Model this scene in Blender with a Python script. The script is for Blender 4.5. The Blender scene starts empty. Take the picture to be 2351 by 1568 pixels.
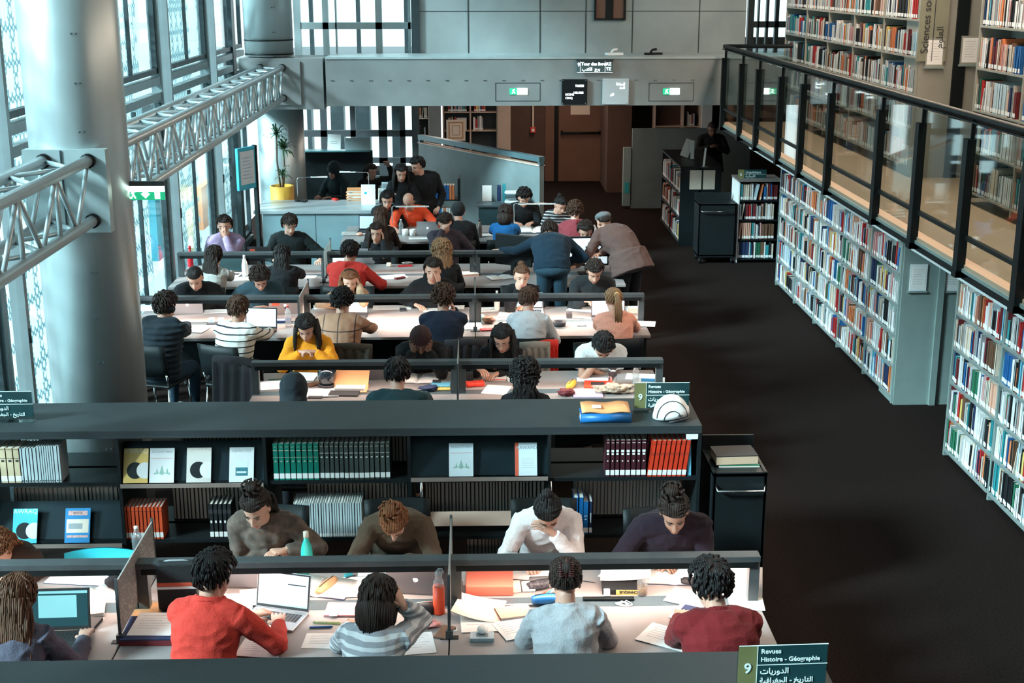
import bpy, bmesh, math, random
from mathutils import Vector, Matrix, noise, Quaternion
from math import radians as R, sin, cos, pi, tan, atan2, hypot

SC = bpy.context.scene
COL = SC.collection
random.seed(7)

# ---------------------------------------------------------------- camera, world, light, exposure
FPX, CZ, PITCH, YAW = 3064.0, 4.25, R(15.33), R(1.586)
W_, H_ = 2351.0, 1568.0
cam_d = bpy.data.cameras.new('camera'); cam_d.sensor_width = 36.0; cam_d.lens = FPX / W_ * 36.0
cam_d.clip_start = 0.05; cam_d.clip_end = 200
cam = bpy.data.objects.new('camera', cam_d); COL.objects.link(cam)
cam.location = (0, 0, CZ); cam.rotation_euler = (pi / 2 - PITCH, 0, -YAW)
SC.camera = cam

wd = bpy.data.worlds.new('daylight'); SC.world = wd; wd.use_nodes = True
nt = wd.node_tree; nt.nodes.clear()
wo = nt.nodes.new('ShaderNodeOutputWorld'); bgn = nt.nodes.new('ShaderNodeBackground')
tc = nt.nodes.new('ShaderNodeTexCoord'); sx = nt.nodes.new('ShaderNodeSeparateXYZ'); cr = nt.nodes.new('ShaderNodeValToRGB')
nt.links.new(tc.outputs['Generated'], sx.inputs[0]); nt.links.new(sx.outputs['Z'], cr.inputs[0])
cr.color_ramp.elements[0].position = -0.0; cr.color_ramp.elements[0].color = (0.66, 0.84, 0.87, 1)
cr.color_ramp.elements[1].position = 0.35; cr.color_ramp.elements[1].color = (0.80, 0.95, 1.0, 1)
nt.links.new(cr.outputs[0], bgn.inputs[0]); bgn.inputs[1].default_value = 2.3
nt.links.new(bgn.outputs[0], wo.inputs[0])

def light(name, kind, loc, energy, color=(1, 1, 1), size=1.0, size_y=None, rot=(0, 0, 0), **kw):
    d = bpy.data.lights.new(name, kind); d.energy = energy; d.color = color
    if kind == 'AREA':
        d.size = size
        if size_y: d.shape = 'RECTANGLE'; d.size_y = size_y
    for k, v in kw.items(): setattr(d, k, v)
    o = bpy.data.objects.new(name, d); COL.objects.link(o); o.location = loc; o.rotation_euler = rot
    return o
# low hazy winter sun through the glass wall
sun = light('sun', 'SUN', (-10, 4, 9), 15.0, (0.80, 0.95, 1.0), rot=(R(0), R(-60), R(28)), angle=R(11))
SC.view_settings.view_transform = 'Standard'; SC.view_settings.look = 'None'
SC.view_settings.gamma = 1.0; SC.view_settings.use_curve_mapping = False
SC.view_settings.exposure = 0.15

# ---------------------------------------------------------------- picking points of the place
def ray(px, py):
    v = Vector(((px - W_ / 2) / FPX, -(py - H_ / 2) / FPX, -1.0))
    return cam.rotation_euler.to_matrix() @ v
def at(px, py, z):
    r = ray(px, py); t = (z - CZ) / r.z
    return Vector((r.x * t, r.y * t, z))
def aty(px, py, Y):
    r = ray(px, py); t = Y / r.y
    return Vector((r.x * t, Y, CZ + r.z * t))

# ---------------------------------------------------------------- tagging
def tag(o, label=None, cat=None, group=None, kind=None):
    if label: o['label'] = label
    if cat: o['category'] = cat
    if group: o['group'] = group
    if kind: o['kind'] = kind
    return o
def empty(name, loc=(0, 0, 0), rz=0, label=None, cat=None, group=None, kind=None):
    o = bpy.data.objects.new(name, None); COL.objects.link(o)
    o.location = loc; o.rotation_euler = (0, 0, rz); o.empty_display_size = .1
    return tag(o, label, cat, group, kind)
def copy_tree(o, parent=None):
    c = o.copy(); COL.objects.link(c); c.parent = parent
    for ch in list(o.children): copy_tree(ch, c)
    return c

# ---------------------------------------------------------------- materials
MATS = {}
def mat(name, color, rough=.6, metal=0.0, var=.0, bump=0.0, scale=20.0, emit=None, es=0.0, alpha=None, spec=.5, trans=0.0, sheen=0.0, kind='noise', stretch=(1, 1, 1), ior=1.45, coat=0.0):
    if name in MATS: return MATS[name]
    m = bpy.data.materials.new(name); m.use_nodes = True; MATS[name] = m
    n = m.node_tree; b = n.nodes['Principled BSDF']
    b.inputs['Base Color'].default_value = (*color, 1); b.inputs['Roughness'].default_value = rough
    b.inputs['Metallic'].default_value = metal; b.inputs['Specular IOR Level'].default_value = spec
    b.inputs['IOR'].default_value = ior
    if trans: b.inputs['Transmission Weight'].default_value = trans
    if sheen: b.inputs['Sheen Weight'].default_value = sheen
    if coat: b.inputs['Coat Weight'].default_value = coat
    if emit: b.inputs['Emission Color'].default_value = (*emit, 1); b.inputs['Emission Strength'].default_value = es
    if alpha is not None: b.inputs['Alpha'].default_value = alpha
    if var or bump:
        tcn = n.nodes.new('ShaderNodeTexCoord'); mp = n.nodes.new('ShaderNodeMapping'); mp.inputs['Scale'].default_value = stretch
        n.links.new(tcn.outputs['Object'], mp.inputs[0])
        if kind == 'wave':
            t = n.nodes.new('ShaderNodeTexWave'); t.inputs['Scale'].default_value = scale; t.inputs['Distortion'].default_value = 3; t.inputs['Detail'].default_value = 2
        else:
            t = n.nodes.new('ShaderNodeTexNoise'); t.inputs['Scale'].default_value = scale; t.inputs['Detail'].default_value = 4
        n.links.new(mp.outputs[0], t.inputs['Vector'])
        if var:
            mx = n.nodes.new('ShaderNodeMapRange'); mx.inputs['From Min'].default_value = .25; mx.inputs['From Max'].default_value = .75
            mx.inputs['To Min'].default_value = 1 - var; mx.inputs['To Max'].default_value = 1 + var
            n.links.new(t.outputs['Fac'], mx.inputs[0])
            ml = n.nodes.new('ShaderNodeVectorMath'); ml.operation = 'SCALE'; ml.inputs[0].default_value = color
            n.links.new(mx.outputs[0], ml.inputs['Scale']); n.links.new(ml.outputs[0], b.inputs['Base Color'])
        if bump:
            bp = n.nodes.new('ShaderNodeBump'); bp.inputs['Strength'].default_value = bump; bp.inputs['Distance'].default_value = .01
            n.links.new(t.outputs['Fac'], bp.inputs['Height']); n.links.new(bp.outputs[0], b.inputs['Normal'])
    return m
def glass_mat(name, tint=(1, 1, 1), refl=.12, body=0.0, bodycol=(.5, .6, .6)):
    if name in MATS: return MATS[name]
    m = bpy.data.materials.new(name); m.use_nodes = True; MATS[name] = m
    n = m.node_tree; n.nodes.clear(); out = n.nodes.new('ShaderNodeOutputMaterial')
    tr = n.nodes.new('ShaderNodeBsdfTransparent'); tr.inputs[0].default_value = (*tint, 1)
    gl = n.nodes.new('ShaderNodeBsdfGlossy'); gl.inputs['Roughness'].default_value = .03
    fr = n.nodes.new('ShaderNodeLayerWeight'); fr.inputs['Blend'].default_value = .5
    pw = n.nodes.new('ShaderNodeMath'); pw.operation = 'POWER'; pw.inputs[1].default_value = 4.0
    n.links.new(fr.outputs['Facing'], pw.inputs[0])
    mr = n.nodes.new('ShaderNodeMath'); mr.operation = 'MULTIPLY_ADD'; mr.inputs[1].default_value = .75; mr.inputs[2].default_value = refl * .3
    n.links.new(pw.outputs[0], mr.inputs[0])
    mr.use_clamp = True
    mx = n.nodes.new('ShaderNodeMixShader'); n.links.new(mr.outputs[0], mx.inputs[0]); n.links.new(tr.outputs[0], mx.inputs[1]); n.links.new(gl.outputs[0], mx.inputs[2])
    last = mx
    if body:
        df = n.nodes.new('ShaderNodeBsdfDiffuse'); df.inputs[0].default_value = (*bodycol, 1)
        tl = n.nodes.new('ShaderNodeBsdfTranslucent'); tl.inputs[0].default_value = (*bodycol, 1)
        ad = n.nodes.new('ShaderNodeMixShader'); n.links.new(df.outputs[0], ad.inputs[1]); n.links.new(tl.outputs[0], ad.inputs[2])
        m2 = n.nodes.new('ShaderNodeMixShader'); m2.inputs[0].default_value = body
        n.links.new(mx.outputs[0], m2.inputs[1]); n.links.new(ad.outputs[0], m2.inputs[2]); last = m2
    n.links.new(last.outputs[0], out.inputs[0])
    return m

# ---------------------------------------------------------------- mesh builder
class MB:
    def __init__(s): s.v = []; s.f = []; s.m = []; s.sm = []; s.M = Matrix()
    def add(s, vs, fs, mi=0, smooth=False):
        k = len(s.v); s.v += [s.M @ Vector(v) for v in vs]
        s.f += [tuple(i + k for i in f) for f in fs]; s.m += [mi] * len(fs); s.sm += [smooth] * len(fs); return s
    def box(s, c, d, mi=0, rz=0, rx=0, ry=0):
        x, y, z = d[0] / 2, d[1] / 2, d[2] / 2
        vs = [Vector((a * x, b * y, e * z)) for e in (-1, 1) for b in (-1, 1) for a in (-1, 1)]
        if rz or rx or ry:
            q = Matrix.Rotation(rz, 3, 'Z') @ Matrix.Rotation(ry, 3, 'Y') @ Matrix.Rotation(rx, 3, 'X'); vs = [q @ v for v in vs]
        vs = [v + Vector(c) for v in vs]
        return s.add(vs, [(0, 2, 3, 1), (4, 5, 7, 6), (0, 1, 5, 4), (2, 6, 7, 3), (0, 4, 6, 2), (1, 3, 7, 5)], mi)
    def bb(s, x0, x1, y0, y1, z0, z1, mi=0):
        return s.box(((x0 + x1) / 2, (y0 + y1) / 2, (z0 + z1) / 2), (x1 - x0, y1 - y0, z1 - z0), mi)
    def rings(s, rs, mi=0, caps=True, smooth=True, closed=False):
        n = len(rs[0]); vs = [p for r in rs for p in r]; fs = []
        for i in range(len(rs) - 1 + (1 if closed else 0)):
            a, b = i * n, ((i + 1) % len(rs)) * n
            for j in range(n):
                k = (j + 1) % n; fs.append((a + j, a + k, b + k, b + j))
        if caps and not closed:
            fs.append(tuple(reversed(range(n)))); fs.append(tuple(range((len(rs) - 1) * n, len(rs) * n)))
        return s.add(vs, fs, mi, smooth)
    def tube(s, pts, rad, n=10, mi=0, smooth=True, flat=1.0, up=None):
        pts = [Vector(p) for p in pts]
        rad = rad if isinstance(rad, (list, tuple)) else [rad] * len(pts)
        rs = []; prev = None
        for i, p in enumerate(pts):
            d = (pts[min(i + 1, len(pts) - 1)] - pts[max(i - 1, 0)]).normalized()
            if prev is None:
                a = Vector(up) if up else (Vector((0, 0, 1)) if abs(d.z) < .9 else Vector((0, 1, 0)))
            else: a = prev
            u = d.cross(a); 
            if u.length < 1e-6: u = d.cross(Vector((1, 0, 0)))
            u.normalize(); w = u.cross(d).normalized(); prev = w
            r = rad[i]; ru, rw = (r if not isinstance(r, (tuple, list)) else r[0]), (r * flat if not isinstance(r, (tuple, list)) else r[1])
            rs.append([p + u * (cos(2 * pi * j / n) * ru) + w * (sin(2 * pi * j / n) * rw) for j in range(n)])
        return s.rings(rs, mi, True, smooth)
    def cyl(s, c, r, h, n=20, mi=0, r2=None, smooth=True):
        c = Vector(c); r2 = r if r2 is None else r2
        return s.rings([[c + Vector((cos(2 * pi * j / n) * q, sin(2 * pi * j / n) * q, z)) for j in range(n)] for q, z in ((r, 0), (r2, h))], mi, True, smooth)
    def lathe(s, c, prof, n=20, mi=0, smooth=True):
        c = Vector(c)
        return s.rings([[c + Vector((cos(2 * pi * j / n) * q, sin(2 * pi * j / n) * q, z)) for j in range(n)] for q, z in prof], mi, True, smooth)
    def ell(s, c, r, n=14, k=9, mi=0, rot=None):
        c = Vector(c); rs = []
        for i in range(1, k):
            t = pi * i / k
            rs.append([Vector((r[0] * sin(t) * cos(2 * pi * j / n), r[1] * sin(t) * sin(2 * pi * j / n), -r[2] * cos(t))) for j in range(n)])
        if rot is not None: rs = [[rot @ p for p in q] for q in rs]
        rs = [[p + c for p in q] for q in rs]
        return s.rings(rs, mi)
    def prism(s, poly, z0, z1, mi=0, M=None):
        n = len(poly); vs = [Vector((x, y, z0)) for x, y in poly] + [Vector((x, y, z1)) for x, y in poly]
        if M: vs = [M @ v for v in vs]
        fs = [tuple(reversed(range(n))), tuple(range(n, 2 * n))] + [(i, (i + 1) % n, n + (i + 1) % n, n + i) for i in range(n)]
        return s.add(vs, fs, mi)
    def mesh(s, name, mats):
        me = bpy.data.meshes.new(name); me.from_pydata([tuple(v) for v in s.v], [], s.f)
        for m in (mats if isinstance(mats, (list, tuple)) else [mats]): me.materials.append(m)
        me.polygons.foreach_set('material_index', s.m); me.polygons.foreach_set('use_smooth', s.sm); me.update()
        return me
    def build(s, name, mats, parent=None, loc=None, rz=0, bevel=0, seg=2):
        o = bpy.data.objects.new(name, s.mesh(name, mats)); COL.objects.link(o)
        if parent: o.parent = parent
        if loc is not None: o.location = loc
        if rz: o.rotation_euler = (0, 0, rz)
        if bevel:
            b = o.modifiers.new('b', 'BEVEL'); b.width = bevel; b.segments = seg; b.limit_method = 'ANGLE'; b.angle_limit = R(40); b.harden_normals = False
        return o
def text(name, body, size, loc, rot, m, parent=None, align='LEFT', ext=.001, bold=0.0, label=None):
    c = bpy.data.curves.new(name, 'FONT'); c.body = body; c.size = size; c.align_x = align; c.extrude = ext; c.offset = bold; c.resolution_u = 3
    o = bpy.data.objects.new(name, c); COL.objects.link(o)
    me = bpy.data.meshes.new_from_object(o.evaluated_get(bpy.context.evaluated_depsgraph_get()))
    bpy.data.objects.remove(o); me.materials.clear(); me.materials.append(m); me.name = name
    o = bpy.data.objects.new(name, me); COL.objects.link(o); o.location = loc; o.rotation_euler = rot
    if parent: o.parent = parent
    if label: o['label'] = label
    return o
# ---------------------------------------------------------------- palette
M_metal = mat('brushed_aluminium', (.40, .47, .48), .42, .35, var=.10, bump=.05, scale=6, stretch=(1, 1, .2))
M_col = mat('column_steel', (.50, .56, .57), .36, .6, var=.08, scale=3, stretch=(1, 1, .15))
M_truss = mat('painted_truss', (.46, .53, .55), .33, .45, var=.06, scale=9)
M_wallp = mat('concrete_panel', (.29, .335, .34), .6, .15, var=.16, bump=.08, scale=1.6)
M_beam = mat('zinc_cladding', (.235, .25, .25), .5, .3, var=.12, bump=.06, scale=2.3)
M_dark = mat('dark_frame', (.035, .05, .055), .45, .3, var=.15, scale=12)
M_rail = mat('graphite_rail', (.075, .085, .09), .45, .3, var=.12, scale=18)
M_black = mat('black_metal', (.007, .010, .011), .5, .1, var=.2, scale=14, spec=.25)
M_shelfm = mat('dark_shelf_metal', (.010, .014, .016), .42, .1, var=.12, scale=10, spec=.3)
M_topm = mat('slate_laminate', (.030, .038, .041), .55, .1, var=.08, bump=.05, scale=90, spec=.35)
M_desk = mat('desk_laminate', (.27, .245, .24), .5, 0, var=.05, scale=5)
M_strip = mat('desk_cable_strip', (.09, .13, .15), .4, .3, var=.05, scale=10)
M_floor = mat('dark_carpet', (.0145, .0105, .0092), 1.0, 0, var=.4, bump=.35, scale=60, spec=.02)
M_mezz = mat('honey_parquet', (.46, .33, .23), .35, 0, var=.10, scale=3, stretch=(6, .4, 1))
M_white = mat('white_paint', (.75, .78, .78), .5, 0, var=.04, scale=8)
M_greysh = mat('pale_green_steel', (.25, .32, .305), .45, .2, var=.06, scale=6)
M_brown = mat('brown_panel', (.085, .045, .032), .55, 0, var=.14, scale=4)
M_door = mat('brown_door', (.15, .075, .05), .5, 0, var=.1, scale=3)
M_chrome = mat('chrome', (.7, .72, .73), .18, 1.0, var=.03, scale=5)
M_paper = mat('white_paper', (.82, .80, .78), .7, 0, var=.04, scale=25)
M_cream = mat('cream_paper', (.72, .62, .52), .7, 0, var=.05, scale=25)
M_sign = mat('dark_green_sign', (.010, .045, .05), .35, 0, var=.1, scale=8)
M_olive = mat('olive_sign', (.17, .17, .07), .45, 0, var=.1, scale=8)
M_let = mat('sign_lettering', (.75, .85, .84), .5, 0, var=.03, scale=9)
M_ink = mat('printed_ink', (.03, .03, .035), .6, 0, var=.1, scale=30)
M_glass = glass_mat('window_glass', (.90, .97, .98), .10)
M_gl2 = glass_mat('balustrade_glass', (.80, .87, .86), .22)

def struct(name, mb, mats, bevel=0, **k):
    o = mb.build(name, mats, bevel=bevel, **k); o['kind'] = 'structure'; return o

XF = -3.75           # the glass wall
YW = 21.0            # the wall above the beam
ZC = 6.6
struct('floor', MB().bb(XF - .3, 9.2, -3, 31, -.2, 0), M_floor)
struct('ceiling', MB().bb(XF - .3, 9.2, -3, 31, ZC, ZC + .2), M_white)
struct('wall_back', MB().bb(XF, 9, -3.2, -3, 0, ZC), M_wallp)
struct('wall_right', MB().bb(9, 9.2, -3, 31, 0, ZC), M_wallp)

# ---- glass wall on the window side
TR = 3.0
bays = [-1.3, 1.65, 4.6, 7.55, 10.5, 13.45, 16.4, 19.35, 22.3]
def pattern_mat():
    m = bpy.data.materials.new('pierced_metal_screen'); m.use_nodes = True; n = m.node_tree; n.nodes.clear()
    N = n.nodes.new; L = n.links.new
    out = N('ShaderNodeOutputMaterial'); tcn = N('ShaderNodeTexCoord'); sp = N('ShaderNodeSeparateXYZ'); L(tcn.outputs['Object'], sp.inputs[0])
    def mth(op, a, b=None):
        q = N('ShaderNodeMath'); q.operation = op
        for i, x in enumerate((a, b)):
            if x is None: continue
            if isinstance(x, (int, float)): q.inputs[i].default_value = x
            else: L(x, q.inputs[i])
        return q.outputs[0]
    def cell(pitch, rad, oy=0.0, oz=0.0):
        y = mth('SUBTRACT', mth('FRACT', mth('DIVIDE', mth('ADD', sp.outputs['Y'], oy), pitch)), .5)
        z = mth('SUBTRACT', mth('FRACT', mth('DIVIDE', mth('ADD', sp.outputs['Z'], oz), pitch)), .5)
        d = mth('SQRT', mth('ADD', mth('MULTIPLY', y, y), mth('MULTIPLY', z, z)))
        return mth('LESS_THAN', d, rad / pitch), d
    big, _ = cell(1.18, .20); ring, rd = cell(1.18, .36)
    mid, _ = cell(.295, .10); small, _ = cell(.098, .034)
    small2, _ = cell(.098, .018, .049, .049)
    notring = mth('SUBTRACT', 1.0, ring)
    hole = mth('MAXIMUM', big, mth('MULTIPLY', notring, mth('MAXIMUM', mid, mth('MULTIPLY', small, 1.0))))
    hole = mth('MAXIMUM', hole, mth('MULTIPLY', mth('MAXIMUM', small2, small), .8))
    tr = N('ShaderNodeBsdfTransparent'); tr.inputs[0].default_value = (.95, 1, 1, 1)
    pb = N('ShaderNodeBsdfPrincipled'); pb.inputs['Base Color'].default_value = (.30, .38, .40, 1); pb.inputs['Metallic'].default_value = .5; pb.inputs['Roughness'].default_value = .35
    tl = N('ShaderNodeBsdfTranslucent'); tl.inputs[0].default_value = (.42, .60, .64, 1)
    mx0 = N('ShaderNodeMixShader'); mx0.inputs[0].default_value = .5; L(pb.outputs[0], mx0.inputs[1]); L(tl.outputs[0], mx0.inputs[2])
    mx = N('ShaderNodeMixShader'); L(hole, mx.inputs[0]); L(mx0.outputs[0], mx.inputs[1]); L(tr.outputs[0], mx.inputs[2]); L(mx.outputs[0], out.inputs[0])
    return m
M_screen = pattern_mat()
k = 0
for i in range(len(bays) - 1):
    y0, y1 = bays[i] + .30, bays[i + 1] - .30
    k += 1
    fr = MB()
    for yy in (bays[i] - .26, bays[i] + .26): fr.bb(XF - .06, XF + .06, yy - .035, yy + .035, 0, ZC)
    fr.bb(XF - .12, XF - .02, bays[i] - .04, bays[i] + .04, 0, ZC)
    for zz in (.05, TR - .12, TR + .06, ZC - .1): fr.bb(XF - .05, XF + .05, bays[i] + .26, bays[i + 1] - .26, zz - .045, zz + .045)
    w = struct(f'window_{k}', fr, mat('facade_frame', (.20, .25, .26), .4, .4, var=.1, scale=6))
    f2 = MB()
    for (z0, z1) in ((.12, TR - .2), (TR + .14, ZC - .2)):
        f2.bb(XF - .03, XF + .03, y0, y0 + .05, z0, z1).bb(XF - .03, XF + .03, y1 - .05, y1, z0, z1).bb(XF - .03, XF + .03, y0, y1, z0, z0 + .06)
        yc = (y0 + y1) / 2
        f2.bb(XF - .02, XF + .02, yc - .02, yc + .02, z0, z1)
        f2.cyl((XF + .05, bays[i] + .26, z0 + 1.2), .025, .12, 8)
    f2.build('window_sash', M_dark, w)
    MB().bb(XF - .008, XF, bays[i] + .03, bays[i + 1] - .03, .1, ZC - .1).build('pane', M_glass, w)
    MB().bb(XF - .20, XF - .196, y0 - .02, y1 + .02, .1, ZC).build('pierced_screen', M_screen, w)
# corner post and far window by the glass corner
struct('trim_1', MB().bb(XF - .1, XF + .06, 21.0, 21.25, 0, ZC), M_dark)

# ---- beam across the hall
BY = 20.0; BZ0, BZ1 = 2.39, 3.10
xs = aty(745, 190, BY).x
struct('beam', MB().bb(xs + .02, 5.3, BY, BY + .95, BZ0, BZ1 - .03).bb(xs + .02, 5.3, BY - .015, BY + 1.0, BZ1 - .03, BZ1, 1), [M_beam, M_metal])
struct('beam', MB().bb(XF + .3, xs - .02, BY + .03, BY + .95, BZ0 - .05, BZ1 - .02).bb(XF + .35, xs - .35, BY, BY + .05, BZ0 + .02, BZ1 - .06), M_beam)
# seams on beam: access hatches, rivets
hb = MB()
for (a, b) in ((1137, 1240), (1490, 1592)):
    p0 = aty(a, 190, BY - .003); p1 = aty(b, 232, BY - .003)
    for (x0, x1, z0, z1) in ((p0.x, p1.x, p0.z - .006, p0.z), (p0.x, p1.x, p1.z, p1.z + .006), (p0.x, p0.x + .006, p1.z, p0.z), (p1.x - .006, p1.x, p1.z, p0.z)):
        hb.bb(x0, x1, BY - .006, BY + .01, z0, z1)
for q in range(26):
    x = -2.1 + q * .28
    hb.box((x, BY - .003, 2.76), (.012, .012, .012)); hb.box((x + .03, BY - .003, 2.76), (.012, .012, .012))
struct('trim_2', hb, M_dark)

# ---- wall above the beam, panelled
struct('wall_far', MB().bb(aty(962, 60, YW).x, aty(1712, 60, YW).x, YW, YW + .3, 2.9, ZC), M_wallp)
sm = MB()
for px in (1075, 1240, 1345, 1452, 1605):
    x = aty(px, 60, YW).x; sm.bb(x - .008, x + .008, YW - .006, YW + .01, BZ1, ZC)
for z in (3.72,): sm.bb(aty(962, 60, YW).x, aty(1712, 60, YW).x, YW - .004, YW + .01, z, z + .008)
struct('trim_3', sm, M_dark)
# small internal window with brown blind
p0 = aty(1370, -40, YW - .02); p1 = aty(1432, 42, YW - .02)
w = struct('window_20', MB().bb(p0.x - .03, p0.x, YW - .05, YW + .02, p1.z, p0.z + .3).bb(p1.x, p1.x + .03, YW - .05, YW + .02, p1.z, p0.z + .3).bb(p0.x - .03, p1.x + .03, YW - .05, YW + .02, p1.z - .03, p1.z), M_black)
MB().bb(p0.x, p1.x, YW - .02, YW - .005, p1.z, p0.z + .3).bb((p0.x + p1.x) / 2 - .07, (p0.x + p1.x) / 2 + .05, YW - .03, YW - .018, p1.z, p0.z + .3, 1).build('shutter', [M_door, M_black], w)
# windows either side of the upper wall
def grid_window(name, x0, x1, Y, z0, z1, xsv, zsv, t=.05, m=M_dark):
    f = MB().bb(x0 - t, x0 + t, Y - .06, Y + .06, z0, z1).bb(x1 - t, x1 + t, Y - .06, Y + .06, z0, z1).bb(x0, x1, Y - .06, Y + .06, z0, z0 + t * 1.3).bb(x0, x1, Y - .06, Y + .06, z1 - t, z1)
    for x, tt in xsv: f.bb(x - tt, x + tt, Y - .05, Y + .05, z0, z1)
    for z, tt in zsv: f.bb(x0, x1, Y - .05, Y + .05, z - tt, z + tt)
    w = struct(name, f, m); MB().bb(x0, x1, Y - .004, Y + .004, z0, z1).build('pane', M_glass, w); return w
ax = lambda px, Y, py=60: aty(px, py, Y).x
grid_window('window_21', ax(683, YW + .3), ax(952, YW + .3), YW + .3, 2.95, ZC, [(ax(748, YW + .3), .045), (ax(870, YW + .3), .05), (ax(772, YW + .3), .012), (ax(940, YW + .3), .02)], [(aty(800, 59, YW + .3).z, .05)], .05, M_metal)
struct('trim_4', MB().bb(ax(945, YW), ax(964, YW), YW - .05, YW + .4, 2.9, ZC), M_dark)
# mullions of the outer skin seen through it
o = MB()
for px in (710, 818, 928): o.bb(ax(px, 24), ax(px, 24) + .07, 24, 24.1, 2.4, ZC)
struct('trim_5', o, M_dark)
grid_window('window_22', ax(1722, YW + 1.2), ax(1870, YW + 1.2), YW + 1.2, 2.2, ZC, [(ax(1740, YW + 1.2), .012), (ax(1760, YW + 1.2), .02), (ax(1782, YW + 1.2), .03), (ax(1812, YW + 1.2), .03)], [(aty(1760, 56, YW + 1.2).z, .05)], .05, M_dark)
# windows under the beam by the reception
YU = 25.6
grid_window('window_23', ax(684, YU, 330), ax(955, YU, 330), YU, 0, 2.6,
            [(ax(745, YU, 330), .06), (ax(812, YU, 330), .05), (ax(880, YU, 330), .08), (ax(925, YU, 330), .05)],
            [(aty(800, 306, YU).z, .06), (aty(800, 368, YU).z, .05), (.5, .05)], .07, M_dark)
ob = MB()
for (a, b, z0, z1) in ((760, 790, 0, 1.7), (812, 850, 0, 2.2), (900, 922, 0, 2.3), (706, 716, 0, 2.4)): ob.bb(ax(a, 29, 300), ax(b, 29, 300), 29, 29.4, z0, z1)
struct('trim_6', ob, M_dark)

# ---- brown back wall with exit door, under the beam
YD = 28.5
struct('wall_north', MB().bb(ax(1170, YD, 300), 9, YD + .06, YD + .3, 0, 3).bb(ax(1395, YD - 1.6, 300), ax(1450, YD - 1.6, 300), YD - 1.6, YD - .1, 0, 3), M_brown)
struct('wall_lintel', MB().bb(ax(1000, YD), 9, YD + .3, YD + .5, 2.6, 2.9), M_wallp)
dx0, dx1 = ax(1283, YD, 300), ax(1384, YD, 300)
d = struct('door_1', MB().bb(dx0, dx1, YD - .02, YD + .06, .0, 2.1), M_door)
MB().bb(dx0 - .09, dx0 - .02, YD - .03, YD + .06, 0, 2.15).bb(dx1 + .01, dx1 + .05, YD - .03, YD + .06, 0, 2.15).build('door_frame', M_black, d)
hz = aty(1330, 304, YD).z
MB().tube([(dx0 + .06, YD - .1, hz), (dx1 - .05, YD - .1, hz)], .025, 8).box((dx0 + .06, YD - .06, hz), (.05, .1, .09)).box((dx1 - .06, YD - .06, hz), (.05, .1, .09)).build('push_bar', M_black, d)
MB().bb(ax(1310, YD, 250), ax(1354, YD, 250), YD - .03, YD - .02, aty(1330, 263, YD).z, aty(1330, 238, YD).z).build('notice', M_cream, d)
struct('door_2', MB().bb(ax(1252, YD, 300), dx0 - .1, YD - .01, YD + .06, 0, 2.1), M_door)
struct('ceiling_under', MB().bb(XF, 9, BY + .9, YD + .5, 2.55, 2.8), M_dark)

# ---- columns
def column(x, y, r, z0, z1, band=None):
    mb = MB().cyl((x, y, z0), r, z1 - z0, 56)
    c = struct('column', mb, M_col)
    s = MB()
    for z in [z0 + .35 * q for q in range(int((z1 - z0) / .35))]:
        for a in (-1.25, -1.16):
            s.box((x + cos(a) * r, y + sin(a) * r, z), (.012, .012, .012))
    s.build('rivets', M_dark, c)
    if band:
        b = MB()
        for z in band: b.cyl((x, y, z), r + .004, .02, 56)
        b.build('joint', M_black, c)
    return c
CX, CY = -2.99, 10.2
column(CX, CY, .36, 0, ZC)
column(-3.04, 21.15, .36, 0, BZ0); column(-3.06, 20.45, .36, BZ1, ZC, [BZ1 + .02, 3.32])
# steel plate where truss meets the column
struct('trim_7', MB().bb(CX - .30, CX + .30, CY - .40, CY - .30, 2.42, 3.03).box((CX - .02, CY - .404, 2.725), (.01, .01, .60), 1), [M_metal, M_dark])
for q in range(7):
    pass

# ---- mezzanine slab with railing
MX, MZ = 3.64, 2.17
struct('floor_mezzanine', MB().bb(MX, 9, -3, 19.75, MZ - .03, MZ).bb(MX + .03, 9, -3, 19.75, MZ - .13, MZ - .03, 1), [M_mezz, M_black])
struct('trim_8', MB().bb(MX - .015, MX + .10, -3, 19.75, MZ - .055, MZ - .028), M_greysh)
def railing():
    root = empty('glass_railing', (MX, 0, MZ), 0, 'glass balustrade with black posts and round handrail along the upper floor', 'railing')
    ys = [19.6, 18.3, 17.2, 15.9, 14.8, 13.6, 11.9, 10.8, 9.7, 8.6, 7.5]
    MB().tube([(0, y, 1.09) for y in (19.75, 14, 8, 3)], .028, 12).tube([(0, 19.75, 1.09), (3.2, 19.75, 1.09)], .028, 12).build('handrail', M_black, root)
    MB().bb(-.03, .03, 3, 19.75, 1.045, 1.058).bb(-.02, .02, 3, 19.75, .19, .22).build('glass_channel', M_black, root)
    for y in ys:
        MB().bb(-.055, .01, y - .045, y + .045, -.10, .93).bb(-.02, .02, y - .008, y + .008, .9, 1.07).bb(-.06, .2, y - .045, y + .045, -.10, -.05).build('post', M_black, root)
    for a, b in zip(ys[1:], ys[:-1]):
        MB().bb(-.005, .005, a + .03, b - .03, .06, 1.03).build('glass_pane', M_gl2, root)
    MB().bb(.05, 3.2, 19.7, 19.71, .06, 1.03).build('glass_pane', M_gl2, root)
railing()

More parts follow.
